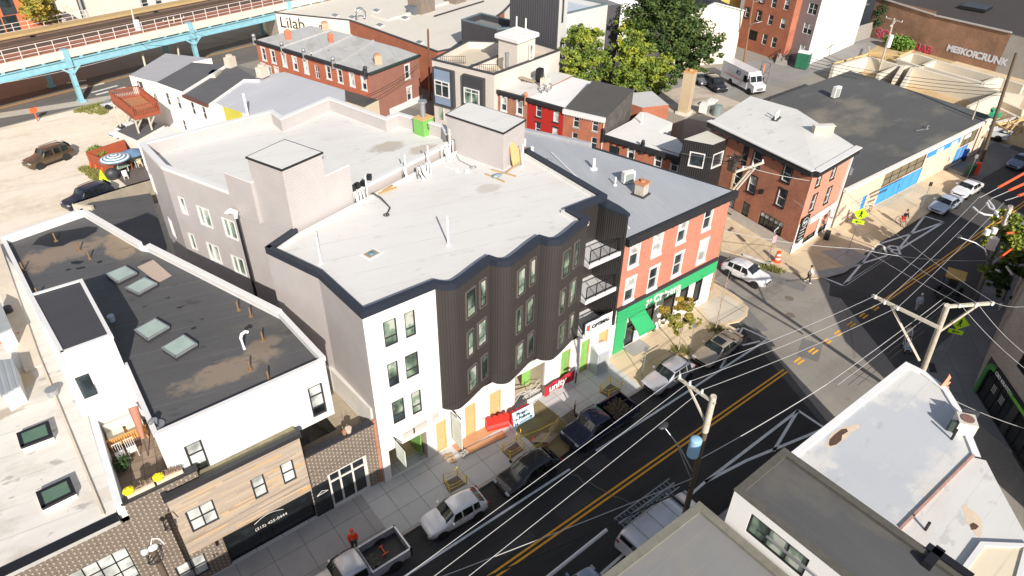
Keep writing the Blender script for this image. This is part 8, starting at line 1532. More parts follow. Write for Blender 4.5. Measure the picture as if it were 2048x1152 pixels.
# pole at the bank corner
p3_,b3,t3=upole('rust stained wooden pole at the bank corner with leaning crossarm',(1420,582),tuple(P3(*k3b(345,590),12.2)),12.2,r=.18,m_=plain('rust_stained_pole',(.30,.19,.10),.9,.3,3))
zt=11.6;A,B=P3(*k3b(340,690),zt),P3(*k3b(610,600),zt+.2);mb=MB();mb.bar(A,B,.14,.16);obj('crossarm',mb,POLE,p3_);mb=MB();mb.bar(P3(*k3b(310,910),9.6),P3(*k3b(530,650),11.3),.1,.1);mb.bar(P3(*k3b(300,880),9.7),P3(*k3b(480,670),11.3),.1,.1);obj('brace',mb,POLE,p3_)
J3=[A.lerp(B,k_)+Vector((0,0,.3)) for k_ in (.25,.6,.95)]
for p in J3: mb=MB();mb.tube(p-Vector((0,0,.25)),p,.07,.05,8);obj('insulator',mb,PVC,p3_)
mb=MB();p=P3(*k3b(350,560),12.4);[mb.path([p+Vector((rnd.uniform(-.9,.9),rnd.uniform(-.5,.5),rnd.uniform(-.4,.4))) for _ in range(4)],.035,4) for _ in range(12)];mb.box(p+Vector((-.4,0,-.9)),(.5,.5,.9));obj('cable_tangle',mb,plain('dark_cable',(.05,.035,.03),.7),p3_)
# pole on the right with street lamp arm
kr_=lambda a,b: (1888+a/4.8,400+b/4.8)
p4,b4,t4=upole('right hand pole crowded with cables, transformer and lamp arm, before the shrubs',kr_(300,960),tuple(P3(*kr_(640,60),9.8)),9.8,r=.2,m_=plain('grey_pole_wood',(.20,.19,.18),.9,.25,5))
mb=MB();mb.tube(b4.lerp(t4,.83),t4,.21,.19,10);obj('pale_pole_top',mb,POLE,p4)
arm(p4,9.3,b4,t4,(.9,.25),1.0,-.3);arm(p4,8.8,b4,t4,(.9,.25),1.1,-.5,ins=4)
for (a_,b_),m__ in (((465,415),plain('pinkish_transformer',(.55,.45,.42),.5)),((415,310),PVC),((483,295),PVC)): p=P3(*kr_(a_,b_),8.6 if b_ > 400 else 9.3);mb=MB();h_=.45 if b_ > 400 else .2;mb.tube(p-Vector((0,0,h_)),p+Vector((0,0,h_)),.32 if b_ > 400 else .2,n=14);obj('transformer' if b_ > 400 else 'insulator',mb,m__,p4)
mb=MB();a_=b4.lerp(t4,.42);mb.path([a_,P3(*kr_(390,470),6.2),P3(*kr_(300,410),6.6),P3(*kr_(150,360),6.8)],.06,6);obj('lamp_arm',mb,GREYM,p4);mb=MB();mb.sphere(P3(*kr_(140,350),6.8),.25,10,0,(1.4,.9,.5));obj('lamp_head',mb,DGR,p4)
for i,pts in enumerate([[(280,70),(330,115),(390,140),(465,148)],[(410,25),(440,80),(500,105),(520,118)],[(425,5),(470,60),(500,130),(520,160)]]): mb=MB();mb.path([P3(*kr_(*p_),9.8) for p_ in pts],.08,6);obj('curved_bracket',mb,PVC,p4)
for (pts,zz_) in (([(600,320),(768,300)],8),([(540,550),(620,490),(768,370)],6.4)): mb=MB();mb.path([P3(*kr_(*p_),zz_) for p_ in pts]+[P3(2090,440 if zz_ < 7 else 458,zz_)],.09,6);obj('orange_cable_guard',mb,ORG,p4)
for (a_,b_) in (((480,600),(560,540)),((600,640),(660,720)),((500,670),(540,690))): mb=MB();mb.path([P3(*kr_(*a_),5.8),P3(*kr_(*b_),5.9)],.1,6);obj('splice_case',mb,GREYM,p4)
# other poles
upole('dark tall pole at the far end of the warehouse with green cloth wrapped on it',(1962,322),tuple(P3(2033,106,13)),13,r=.22,m_=DPOLE);p=P3(*k6(1190,170),5.2);mb=MB();[mb.box(p+Vector((dx,dy,dz)),(1.1,.7,.35),a_) for dx,dy,dz,a_ in ((-.4,0,0,.2),(.2,.1,.2,.6),(.5,-.2,-.25,.1))];obj('green_cloth',mb,plain('green_cloth',(.03,.35,.17),.8),None,'bright green cloth wrapped on the dark pole by the warehouse','cloth')
pg_,b_,t_=upole('pale pole with transformer between the foundations and the graffiti wall',kg(435,560),tuple(P3(*kg(560,140),9)),9,r=.16);arm(pg_,8.8,b_,t_,(.2,1),1.4);arm(pg_,8.1,b_,t_,(1,.3),1.5);mb=MB();p=P3(*kg(525,310),6.2);mb.tube(p-Vector((0,0,.9)),p+Vector((0,0,.9)),.35,n=12);obj('transformer',mb,PVC,pg_)
pe,b_,t_=upole('brown pole with curved lamp arm in front of the red brown row house',kt(705,620),tuple(P3(*kt(800,0),10.5)),10.5,r=.17,m_=plain('brown_pole',(.25,.13,.07),.9,.3,4));mb=MB();mb.path([b_.lerp(t_,.6),P3(*kt(800,225),7.2),P3(*kt(885,205),7.4)],.07,6);mb.path([b_.lerp(t_,.97),P3(*kt(880,0),10.6)],.07,6);obj('lamp_arm',mb,GREYM,pe)
upole('thin dark pole rising behind the mauve end wall of the long terrace',(860,200),tuple(P3(*kq(1228,280),12)),12,r=.17,m_=plain('brown_pole',(.25,.13,.07),.9,.3,4))
pf,b_,t_=upole('wooden pole with grey transformer in front of the elevated railway, left one',(299,166),tuple(P3(*q(0,0,1255,70),9.6)),9.6,r=.17);mb=MB();p=P3(*q(0,0,1315,235),7.8);mb.tube(p-Vector((0,0,.9)),p+Vector((0,0,.6)),.42,n=14);obj('transformer',mb,PVC,pf)
ph_,b_,t_=upole('wooden pole with crossarm in front of the elevated railway, right one',(362,142),tuple(P3(*kr(225,160),7.8)),7.8,r=.16);arm(ph_,7.4,b_,t_,(1,.2),1.6);mb=MB();mb.path([b_.lerp(t_,.75),P3(*kr(100,320),6)],.05,5);obj('stay',mb,WOOD,ph_)
pi_,b_,t_=upole('short pole with service brackets before the red front of the long terrace',kq(130,760),tuple(P3(*kq(105,510),7.5)),7.5,r=.15)
pj,b_,t_=upole('slim pale pole leaning over the blue warehouse door',k6(800,610),tuple(P3(*k6(1025,0),7.1)),7.1,r=.1,m_=POLE)
# wires
WIR=plain('bright_wire',(.46,.46,.45),.4,.05);WDK=plain('dark_wire',(.02,.02,.022),.6)
def wire(a,b,sag=.25,r=.013,m_=WIR,label='',group=None,nm='power_line'):
    a,b=Vector(a),Vector(b);n=14;pts=[a.lerp(b,i/n)-Vector((0,0,sag*4*(i/n)*(1-i/n))) for i in range(n+1)];mb=MB();mb.path(pts,r,5);return obj(nm,mb,m_,None,label,'wire',group)
GW='pale wires along the main street'
W3=[P3(0,1010,12.4),P3(0,1049,12.4),P3(0,1100,12.4)]
I1=[e1_.lerp(e2_,k_)+Vector((0,0,.28)) for k_ in (-.12,.22,.62)]
tg=[P3(*c(2,2,*p_),12.5) for p_ in ((0,735),(0,850),(0,998))]
for i in range(3):
    d_=(tg[i]-I1[i]);wire(I1[i],I1[i]+d_*3,.1,label=['upper of three pale wires running from the blue transformer pole to the lower left','middle of three pale wires running from the blue transformer pole to the lower left','lower of three pale wires running from the blue transformer pole to the lower left'][i],group=GW)
    wire(I1[i],INS[i],.25,label=['uppermost wire between the transformer pole and the long crossarms','middle wire between the transformer pole and the long crossarms','lowest wire between the transformer pole and the long crossarms'][i],group=GW)
ends=[P3(*c(1,3,*p_),10) for p_ in ((1360,35),(1430,50),(1500,75))]
for i in range(3): wire(INS[i],ends[i],.3,label=['leftmost pale wire from the long crossarm over the bus lettering','middle pale wire from the long crossarm up the street','rightmost pale wire from the long crossarm up the street'][i],group=GW)
for i in range(3):
    p_=[(1900,1152),(2000,1152),(2048,1120)][i];e_=[P3(2048,770,9.5),P3(2048,715,9.5),P3(2048,705-60,9.5)][i]
    wire(INS[3+i],[P3(2060,745,9),P3(2060,715,9.3),P3(2060,612,9.6)][i],.2,label=['lowest pale wire passing right in front of the corner shop','middle pale wire passing right in front of the corner shop','highest pale wire passing right in front of the corner shop'][i],group='wires before the corner shop')
    wire(INS[3+i],[P3(*k4b(900,0),9.6),P3(*k5(200,560),9.6),P3(*k5(330,400),9.6)][i],.35,.015,label=['lower pale wire crossing from the long crossarm to the bar','middle pale wire crossing from the long crossarm to the bar','upper pale wire crossing from the long crossarm to the warehouse corner'][i],group='wires crossing the intersection')
wire(J3[0],P3(*k3b(1050,775),11.2),.1,.02,label='short pale wire along the bar side wall',group='wires crossing the intersection')
wire(b3.lerp(t3,.5),P3(*k4b(1536,470),6.5),.3,.028,label='thick pale cable from the bank corner pole across the bar front',group='wires crossing the intersection');wire(P3(*k4b(1536,470),6.5),b4.lerp(t4,.45),.4,.025,label='thick pale cable from the bar front to the lamp arm pole',group='wires crossing the intersection')
for i,(a_,b_) in enumerate([((450,1150),(1130,650)),((520,1150),(1150,665)),((580,1150),(1150,690)),((640,1150),(1155,720))]): wire(P3(*kc(*a_),8.6),P3(*kc(*b_),8.2),.12,.015 if i else .02,WIR if i < 2 else WDK,['bundled service cable, uppermost, behind the long crossarm brace','bundled service cable, second from the top, behind the brace','dark service cable, third from the top, behind the brace','dark service cable, lowest, behind the brace'][i],'service cables at the near kerb')
wire(P3(*kc(450,1150),8.6),b1.lerp(t1,.62),.15,.025,label='thick pale cable sloping down to the transformer pole',group='service cables at the near kerb');wire(b1.lerp(t1,.5),P3(760,1200,7.5),.1,.022,WIR,'pale cable running lower left from the transformer pole over the van','service cables at the near kerb');wire(b1.lerp(t1,.44),P3(860,1200,7.0),.2,.035,WDK,'thick black cable above the white work van','service cables at the near kerb')
wire(b4.lerp(t4,.5),P3(*kc(1130,650),8.0),.4,.035,WDK,'thick black cable from the lamp arm pole to the long crossarm pole','service cables at the near kerb')
wire(P3(*kp(540,875),4.5),P3(2060,860,4.5),.15,.02,WIR,'pale wire crossing the pavement before the green trimmed shop')
for i,(a_,b_,za,zb) in enumerate([(q(0,0,0,800),q(0,0,1330,490),6.4,7.0),(q(0,0,1340,430),kr(740,400),7.6,5.5),(q(0,0,1340,390),kr(0,470),8.2,6.0),(kr(330,300),kr(960,390),6.6,6.3)]): wire(P3(*a_,za),P3(*b_,zb),.3,.025,WDK if i else WIR,['pale wire below the blue railway girder at the left','dark wire from the left railway pole toward the no entry sign','dark wire from the left railway pole to the corner cottage','dark wire from the right railway pole to the terrace corner'][i],'wires by the railway')
for i in range(4): wire(P3(*kg(-100+i*8,430+i*28),6-i*.3),P3(*kg(1340+i*20,640+i*28),6-i*.3),.6,.035,WDK,['top','second','third','lowest'][i]+' of four dark wires strung over the foundations','wires over the foundations')
for i,(a_,b_) in enumerate([((640,915),(1130,620)),((660,925),(1140,640)),((0,545),(280,480))]): wire(P3(*kq(*a_),5.8),P3(*kq(*b_),6.6),.35,.03,WDK,['upper dark wire drooping across the mauve end wall','lower dark wire drooping across the mauve end wall','dark wire over the long terrace roof'][i],'wires on the long terrace')
for i in range(3): wire(P3(*kk2(600+i*30,335+i*12),6.5),P3(*kk2(1340,470+i*25),11.0),.3,.025,WDK if i else WIR,['pale wire from the low brick house to the bank corner pole','dark wire from the low brick house to the bank corner pole, upper','dark wire from the low brick house to the bank corner pole, lower'][i],'wires at the black annex')
for i,(a_,b_) in enumerate([(k6(1030,1120),k6(1536,840)),(k6(1160,1130),k6(1536,960)),(k6(1320,1152),k6(1536,1075))]):
    A,B=P3(*a_,9.2),P3(*b_,9.2);wire(A,B+(B-A)*.3,.05,.03,WIR,['upper','middle','lower'][i]+' pale wire with an orange sleeve at the right edge','sleeved wires at the right');k0=[.42,.55,.7][i];mb=MB();mb.path([A.lerp(B,k0),B+(B-A)*.25],.12,6);obj('orange_sleeve',mb,ORG,None,['upper','middle','lower'][i]+' orange line sleeve on the wires at the right edge','sleeve','orange line sleeves')
# watermark corner pole: cable head above the brick wall
p=P3(*q(160,940,790,870,5.434),7.5);t=thing('service_mast','cable mast with coiled wires and white insulators in front of the patterned brick','mast',(p[0],25.9,0));mb=MB();mb.tube((p[0],p[1],0),p+Vector((0,0,.3)),.14);obj('post',mb,DPOLE,t);mb=MB();[mb.path([p+Vector((.32*math.cos(a_)*(1+.1*k_),.25*math.sin(a_),-.35+.35*math.sin(a_*1.0+k_))) for a_ in [i*.6 for i in range(11)]],.03,5) for k_ in range(3)];obj('cable_coil',mb,WDK,t)
for dx in (-.3,.0,.12): mb=MB();mb.sphere(p+Vector((dx,-.1,.25)),.16,10);obj('insulator',mb,PVC,t)
mb=MB();mb.path([p+Vector((0,0,.3)),p+Vector((.15,0,.7)),p+Vector((.4,0,.5)),p+Vector((.5,0,0))],.03,5);obj('white_loop',mb,PVC,t)
# ------------------------------------------------------------------ street furniture
def sign_post(p,h,name,label,cat,col_=GREYM,r=.035):
    t=thing(name,label,cat,(p[0],p[1],.13));mb=MB();mb.tube((p[0],p[1],.13),(p[0],p[1],h),r,n=8);obj('post',mb,col_,t);return t
def xsign(gp,pix,z,label,size=.52):
    p=P3(*gp,.13);t=sign_post(p,z+.4,'pedestrian_sign',label,'sign');o=Vector((p[0],p[1],z));d=Vector((-.88,-.48,0)).normalized();u=Vector((-d[1],d[0],0));o+=d*.06;s_=size*1.25
    mb=MB();mb.face([o-u*s_,o-Vector((0,0,s_)),o+u*s_,o+Vector((0,0,s_))]);mb.face([x_-d*.02 for x_ in (o-u*s_,o+Vector((0,0,s_)),o+u*s_,o-Vector((0,0,s_)))]);obj('diamond_plate',mb,LIME,t)
    mb=MB();q_=o+d*.015;f_=lambda x_,y_: q_+u*x_*s_+Vector((0,0,y_*s_));[mb.bar(f_(*a_),f_(*b_),.02,w_) for a_,b_,w_ in (((0,.3),(0,-.1),.14),((0,-.1),(-.18,-.5),.07),((0,-.1),(.2,-.48),.07),((0,.22),(-.22,0),.05),((0,.22),(.22,.05),.05))];mb.sphere(f_(0,.42),.07,8);obj('walking_figure',mb,BLK,t)
    o2=o-Vector((0,0,s_*1.3));mb=MB();mb.face([o2-u*.5-Vector((0,0,.2)),o2+u*.5-Vector((0,0,.2)),o2+u*.5+Vector((0,0,.2)),o2-u*.5+Vector((0,0,.2))]);obj('arrow_plate',mb,LIME,t);mb=MB();q_=o2+d*.015;mb.bar(q_-u*.25,q_+u*.25,.02,.06);mb.bar(q_-u*.25,q_-u*.08+Vector((0,0,.12)),.02,.05);mb.bar(q_-u*.25,q_-u*.08-Vector((0,0,.12)),.02,.05);obj('arrow',mb,BLK,t);return t
xsign(k5(450,1090),0,4.5,'lime pedestrian diamond sign on the shaded pavement by the bar corner');xsign(kp(478,480),0,3.3,'lime pedestrian diamond sign on the shaded pavement before the corner shop')
p=P3(*k4b(645,600),.13);t=sign_post(p,3.5,'street_sign_post','post with small red and white sign and street name blade beside the traffic barrel','sign');mb=MB();mb.box(p+Vector((.02,-.05,2.2)),(.42,.03,.75),-.3);obj('red_white_plate',mb,plain('pink_white_plate',(.75,.35,.38),.5,.5,10),t);mb=MB();mb.box(p+Vector((0,0,3.45)),(.95,.04,.24),.2);obj('name_blade',mb,WHT,t);mb=MB();mb.box(p+Vector((0,-.03,3.5)),(.7,.04,.1),.2);obj('arrow_band',mb,BLK,t)
def barrel(gp,label,s_=1.0):
    p=P3(*gp,.13);t=thing('traffic_barrel',label,'traffic barrel',p);mb=MB();mb.tube(p,p+Vector((0,0,.1)),.38*s_,n=16);obj('rubber_base',mb,ORG,t)
    for i in range(5): mb=MB();z0=.1+i*.2*s_;r0=(.30-.025*i)*s_;mb.tube(p+Vector((0,0,z0)),p+Vector((0,0,z0+.2*s_)),r0,r0-.02,16);obj('orange_band' if i % 2 == 0 else 'white_band',mb,ORG if i % 2 == 0 else WHT,t)
barrel(k4b(735,590),'orange and white striped traffic barrel on the bar corner pavement')
tuft([P(*k4b(*p_)) for p_ in ((620,650),(700,670),(760,690),(650,640))],260,'kerb_weeds','dry weeds along the kerb by the traffic barrel')
p=P3(*k4b(685,615),.13);mb=MB();mb.sphere(p+Vector((0,0,.12)),.22,8,0,(1.4,.8,.7));mb.box(p+Vector((-.4,.1,0)),(.5,.3,.2),.5);obj('rubbish_bag',mb,plain('mixed_rubbish',(.35,.33,.28),.8,.6,10),None,'heap of rubbish at the kerb below the small street sign','rubbish')
t=thing('concrete_wheel_stop','pale concrete strip lying along the side street kerb','kerb stop',P3(*k4b(520,570),.13));mb=MB();mb.bar(P3(*k4b(415,525),.22),P3(*k4b(640,610),.22),.18,.16);obj('strip',mb,WHT,t)
def thinpost(gp,h,label,m_=GREYM,knob=None,grp=None):
    p=P3(*gp,.13);t=thing('parking_sign_post',label,'post',p,0,grp);mb=MB();mb.tube(p,p+Vector((0,0,h)),.03,n=6);obj('post',mb,m_,t);mb=MB();mb.box(p+Vector((0,0,h-.5)),(.04,.3,.45),.5);obj('plate',mb,knob or GREYM,t)
thinpost(k7(305,1115),2.9,'thin grey sign post beside the silver crossover',grp='thin sign posts');thinpost(k7(765,850),2.6,'thin grey sign post beside the champagne sedan',grp='thin sign posts');thinpost(k5(1158,660),3.2,'thin sign post with dark tip beside the ice blue sedan',knob=BLK,grp='thin sign posts');thinpost(k6(875,915),3.2,'tall thin post beside the green and red bin',grp='thin sign posts')
p=P3(*k6(900,850));t=thing('litter_bin','dark green litter bin with bright red side panel','bin',p);mb=MB();mb.tube(p,p+Vector((0,0,1.3)),.45,.5,14);obj('drum',mb,plain('dark_green_bin',(.03,.09,.06),.5),t);mb=MB();mb.box(p+Vector((.5,-.45,0)),(.35,.5,1.5),.6);obj('red_panel',mb,plain('bright_red_panel',(.85,.06,.02),.5),t)
p=P3(*k6(830,690));t=thing('mailbox','dark blue rounded collection mailbox with white emblem by the blue warehouse wall','mailbox',p);mb=MB();mb.box(p+Vector((0,0,.3)),(.6,.6,.9),.2);mb.tube(p+Vector((-.3,0,1.2)),p+Vector((.3,0,1.2)),.3,n=14);obj('box',mb,plain('postal_navy',(.012,.03,.12),.4),t);mb=MB();mb.box(p+Vector((-.02,-.31,.7)),(.3,.03,.25),.2);obj('emblem',mb,WHT,t)
for dx in (-.22,.22): mb=MB();mb.bar(p+Vector((dx,0,0)),p+Vector((dx,0,.32)),.08,.5);obj('leg',mb,DGR,t)
bsh=thing('bus_shelter','small shelter with tan roof and dark frame before the warehouse end','shelter',P3(*k6(960,600)));p=P3(*k6(985,590));mb=MB();mb.box(p+Vector((0,0,2.3)),(2.0,1.3,.12),.15);obj('roof',mb,plain('tan_shelter_roof',(.42,.34,.24),.7),bsh);mb=MB();[mb.bar(p+Vector((x_,y_,0)),p+Vector((x_,y_,2.3)),.1,.1) for x_ in (-.9,.9) for y_ in (-.55,.55)];obj('frame',mb,DGR,bsh);mb=MB();mb.box(p+Vector((0,.58,.4)),(1.8,.03,1.7),0);obj('glass_panel',mb,CARGL,bsh)
t=thing('scrap_timber_heap','heap of scrap timber and posts by the site fence','timber heap',P3(*k6(1400,340)));mb=MB();rn=random.Random(8)
for _ in range(34): p=P3(*k6(1200+rn.uniform(0,330),250+rn.uniform(0,160)));mb=MB();mb.bar(p+Vector((0,0,.1)),p+Vector((rn.uniform(-1.5,1.5),rn.uniform(-1.5,1.5),rn.uniform(.3,1.4))),.12,.14);obj('timber',mb,plain('sun_bleached_timber',(.45,.36,.24),.9,.3,3),t)
# portable toilets, awnings, barriers
def toilet(base,label,m_,h=2.15,ang=0,s=1.15,grp=None):
    t=thing('portable_toilet',label,'portable toilet',(*base,.13),ang);t['local']=1;mb=MB();mb.prism([(-s/2,-s/2),(s/2,-s/2),(s/2,s/2),(-s/2,s/2)],0,h);obj('cabin',mb,m_,t,bevel=.04)
    mb=MB();mb.grid([[(-s/2-.05,-s/2+s*k_/6,h+.28*math.sin(math.pi*k_/6)) for k_ in range(7)],[(s/2+.05,-s/2+s*k_/6,h+.28*math.sin(math.pi*k_/6)) for k_ in range(7)]]);[mb.face([(x_,-s/2+s*k_/6,h+.28*math.sin(math.pi*k_/6)) for k_ in range(7)]) for x_ in (-s/2-.05,s/2+.05)];obj('curved_roof',mb,plain('pale_roof_plastic',(.62,.63,.66),.5,.05) if 'grey' in label else WHT,t)
    mb=MB();mb.box((-.05,-s/2-.02,.12),(s*.72,.04,h-.3));dr=obj('door',mb,plain('dusty_door',(.36,.38,.38),.6,.1,2) if 'grey' in label else m_,t);mb=MB();mb.box((.25,-s/2-.05,1.0),(.06,.03,.14));obj('handle',mb,BLK,dr);mb=MB();mb.box((-.02,-s/2-.05,1.55),(.34,.02,.3));obj('notice',mb,WHT,dr);return t
_b=P(*z5(1380,730));toilet((_b[0]-.1,_b[1]+.75),'grey portable toilet with curved roof beside the green pilaster',plain('grey_toilet_plastic',(.42,.44,.48),.5,.06),ang=-.08)
_b=P(*kt(1320,665));toilet((_b[0]-.2,_b[1]+1.0),'dark green portable toilet covered in tags before the tall white wall',plain('green_toilet_plastic',(.02,.13,.07),.5,.3,3),2.4,1.9,1.9)
def barrier(a,b,label,m_,grp='red plastic barriers'):
    A,B=Vector((*P(*a,.13),.13)),Vector((*P(*b,.13),.13));d=(B-A).normalized();L=(B-A).length;t=thing('plastic_barrier',label,'barrier',A,0,grp);n=Vector((-d[1],d[0],0))
    mb=MB();pr=[(-.28,0),(-.26,.25),(-.12,.38),(-.1,.95),(.1,.95),(.12,.38),(.26,.25),(.28,0)]
    mb.grid([[A+n*y_+Vector((0,0,z_)) for y_,z_ in pr],[B+n*y_+Vector((0,0,z_)) for y_,z_ in pr]],smooth=False);mb.face([A+n*y_+Vector((0,0,z_)) for y_,z_ in pr]);mb.face([B+n*y_+Vector((0,0,z_)) for y_,z_ in pr[::-1]])
    for i in range(4): mb.box(A+d*L*(i+.5)/4+Vector((0,0,.93)),(.22,.24,.1),math.atan2(d[1],d[0]))
    obj('shell',mb,m_,t,fixn=True);return t,A,B,d,n
barrier(z5(470,1150),z5(640,1100),'red water barrier, left of the pair by the hand painted notice',REDP);bt,A,B,d,n=barrier(z5(655,1105),z5(800,1030),'red water barrier behind the hand painted notice',REDP)
NB=plain('pale_blue_notice',(.50,.68,.80),.7,.05);t=thing('painted_notice','pale blue board with hand painted Please Follow and arrows','notice',A);o=A-n*.45;hb_=[o+d*.0+Vector((0,0,.0)),o+d*1.75+Vector((0,0,.0)),o+d*1.75+n*.25+Vector((0,0,1.15)),o+n*.25+Vector((0,0,1.15))];mb=MB();mb.face(hb_);mb.face([x_+n*.03 for x_ in hb_[::-1]]);obj('board',mb,NB,t)
uz=(n*.25+Vector((0,0,1.15))).normalized();on=d.cross(uz)*.012
text('painted_words','Please',BLK,t,o+d*.3+uz*.78+on,d,uz,.38,.003,bold=.015);text('painted_words','Follow',BLK,t,o+d*.45+uz*.45+on,d,uz,.36,.003,bold=.015)
mb=MB();[mb.bar(o+d*a_+uz*z_+on*2,o+d*b_+uz*(z2_)+on*2,.02,.04) for a_,b_,z_,z2_ in ((.08,.35,.55,.55),(.25,.35,.63,.55),(.25,.35,.47,.55),(.08,.35,.18,.18),(.25,.35,.26,.18),(.25,.35,.10,.18),(.5,1.55,.2,.28),(1.35,1.55,.38,.28),(1.38,1.58,.16,.28))];obj('painted_arrows',mb,BLK,t)
# red banner on the railing
bA,bB=Vector((*P(*z5(915,905),.3),.3)),Vector((*P(*z5(1065,790),.6),.6));dB=Vector(((bB-bA)[0],(bB-bA)[1],0)).normalized();L=3.0;t=thing('red_banner','drooping red banner with white lettering on the construction rail','banner',bA)
o=bA+Vector((0,0,.05));mb=MB();nB=Vector((dB[1],-dB[0],0));mb.grid([[o+dB*L*k_/12+nB*.06*math.sin(k_*1.3)+Vector((0,0,z_)) for k_ in range(13)] for z_ in (0,.45,.95)]);obj('cloth',mb,plain('crimson_banner',(.42,.02,.035),.8,.06),t)
text('banner_words','unity',WHT,t,o+dB*.35+nB*.1+Vector((0,0,.35)),dB,(0,0,1),.85,.005,bold=.03);text('banner_words','BUILDERS',WHT,t,o+dB*.4+nB*.1+Vector((0,0,.12)),dB,(0,0,1),.2,.004)
# temporary rail in front of the shop bays
t=thing('construction_rail','pale metal construction rail with hoses along the block front','rail',(20,25,.13));RA_,RB_=P3(*z5(440,1140),.13),P3(*z5(920,830),.13);mb=MB()
for z_ in (.35,.7,1.0): mb.path([RA_.lerp(RB_,i/10)+Vector((0,.15*math.sin(i*1.7+z_*5),z_+.05*math.sin(i*2.3))) for i in range(11)],.035,5)
for i in range(5): pp=RA_.lerp(RB_,i/4);mb.tube(pp,pp+Vector((0,0,1.1)),.03,n=6)
obj('rails',mb,plain('pale_rail',(.55,.50,.50),.5),t)
# OPTIMAL banner
o=Vector((27.35,25.82,4.15));t=thing('balcony_banner','white company banner reading OPTIMAL tied to the lowest balcony','banner',o);mb=MB();mb.grid([[o+Vector((x_*2.65/8,.03*math.sin(x_*1.5),z_)) for x_ in range(9)] for z_ in (0,.55,1.15)]);obj('cloth',mb,plain('white_vinyl',(.72,.71,.72),.6),t)
text('banner_words','OPTIMAL',DGR,t,o+Vector((.62,-.06,.52)),(1,0,0),(0,0,1),.42,.004,bold=.02)
mb=MB();[mb.bar(o+Vector((.15+i*.16,-.07,.55)),o+Vector((.2+i*.16,-.07,.95)),.02,.1) for i in range(2)];mb.bar(o+Vector((.2,-.07,.55)),o+Vector((.4,-.07,.5)),.02,.08);obj('orange_mark',mb,plain('orange_red_mark',(.75,.12,.03),.6),t)
# hanging shop boards on the stucco front
for i,(x_,lb) in enumerate([(12.1,'larger hanging company board above the left shop bay'),(16.15,'narrow hanging company board between the orange plywood doors')]):
    t=thing('hanging_board',lb,'sign',(x_,25.6,3));mb=MB();mb.bar((x_,26.2,3.75),(x_,24.9,3.75),.05,.05);obj('bracket',mb,BLK,t);mb=MB();mb.box((x_,25.45,2.2 if i == 0 else 1.0),(.05,1.1,1.4 if i == 0 else 2.4));obj('panel',mb,plain('pale_green_white_board',(.62,.66,.58),.6,.2,2),t)
for i,(x_,z_,w_,h_) in enumerate([(13.15,3.1,.8,.55),(13.95,3.2,1.0,.6),(15.2-.1,3.25,.5,.75)]): mb=MB();mb.box((x_,26.17,z_),(w_,.03,h_));obj('permit_sheet',mb,plain('permit_paper',(.50,.48,.44),.8,.2,14),None,['grey permit sheet left above the open shop bay','pale permit sheet in the middle above the open shop bay','small grey permit sheet to the right of the open shop bay'][i],'notice','permit sheets on the stucco')
plank((931,905),(1010,868),.14,.5,.06,plain('orange_formply',(.50,.26,.13),.8,.1,2),'orange plywood sheet on the pavement by the water barrier','plywood_sheet');plank((905,893),(985,850),.14,1.2,.04,plain('orange_formply',(.50,.26,.13),.8,.1,2),'wide plywood ramp beside the narrow hanging board','plywood_sheet')
for i in range(3): plank(zz(600+i*18,1010+i*18-5),zz(655+i*14,985+i*22),.14,.12,.07,WOOD,['topmost short timber sticking out of the plywood ramp','middle short timber sticking out of the plywood ramp','lowest short timber sticking out of the plywood ramp'][i],group='short timbers by the plywood ramp')
p=P3(*zz(730,990),.2);t=thing('concrete_block','hollow concrete block lying at the edge of the plywood ramp','block',p);mb=MB();[mb.box(p+Vector((x_,0,0)),(.06,.25,.25),.3) for x_ in (-.2,0,.2)];[mb.box(p+Vector((0,y_,0)),(.44,.05,.25),.3) for y_ in (-.1,.1)];obj('block',mb,CONC,t)
# planting pits with yellow tape, pallets, scaffold boards
sheet('mud_patch',[P(*z5(820,1010),.13),P(*z5(800,985),.13),P(*z5(870,920),.13),P(*z5(1045,1060),.13),P(*z5(1090,1110),.13),P(*c(2,2,410,410),.13),P(*c(2,2,300,490),.13),P(*c(2,2,170,350),.13),P(*c(2,2,90,290),.13)],.136,dirt('brown_green_mud',(.24,.20,.09),(.17,.12,.06),(.30,.22,.14)))
def pit(pts,label):
    pp=[P(*p_,.13) for p_ in pts];t=thing('tree_pit',label,'tree pit',ctr(pp,.13),0,'empty tree pits fenced with yellow tape');o_=sheet('soil',pp,.14,plain('dark_soil',(.16,.13,.10),.95,.4,5),t);mb=MB()
    for a_,b_ in zip(pp,pp[1:]+pp[:1]):
        mb=MB();mb.bar((*a_,.13),(*a_,1.0),.05,.05);obj('stake',mb,YEL,t)
    mb=MB()
    for a_,b_ in zip(pp,pp[1:]+pp[:1]):
        for z_ in (.55,.85): m_=((a_[0]+b_[0])/2,(a_[1]+b_[1])/2,z_-.12);mb.path([(*a_,z_),m_,(*b_,z_)],.022,4)
    obj('caution_tape',mb,YEL,t)
pit([c(2,1,1145,600),c(2,1,1225,560),c(2,1,1280,610),c(2,1,1180,665)],'taped tree pit beside the white compact crossover');pit([c(2,2,15,420),c(2,2,95,360),c(2,2,140,410),c(2,2,60,465)],'taped tree pit beside the glossy black crossover');pit([c(2,2,590,70),c(2,2,650,15),c(2,2,715,50),c(2,2,640,100)],'taped tree pit at the tail of the navy pickup')
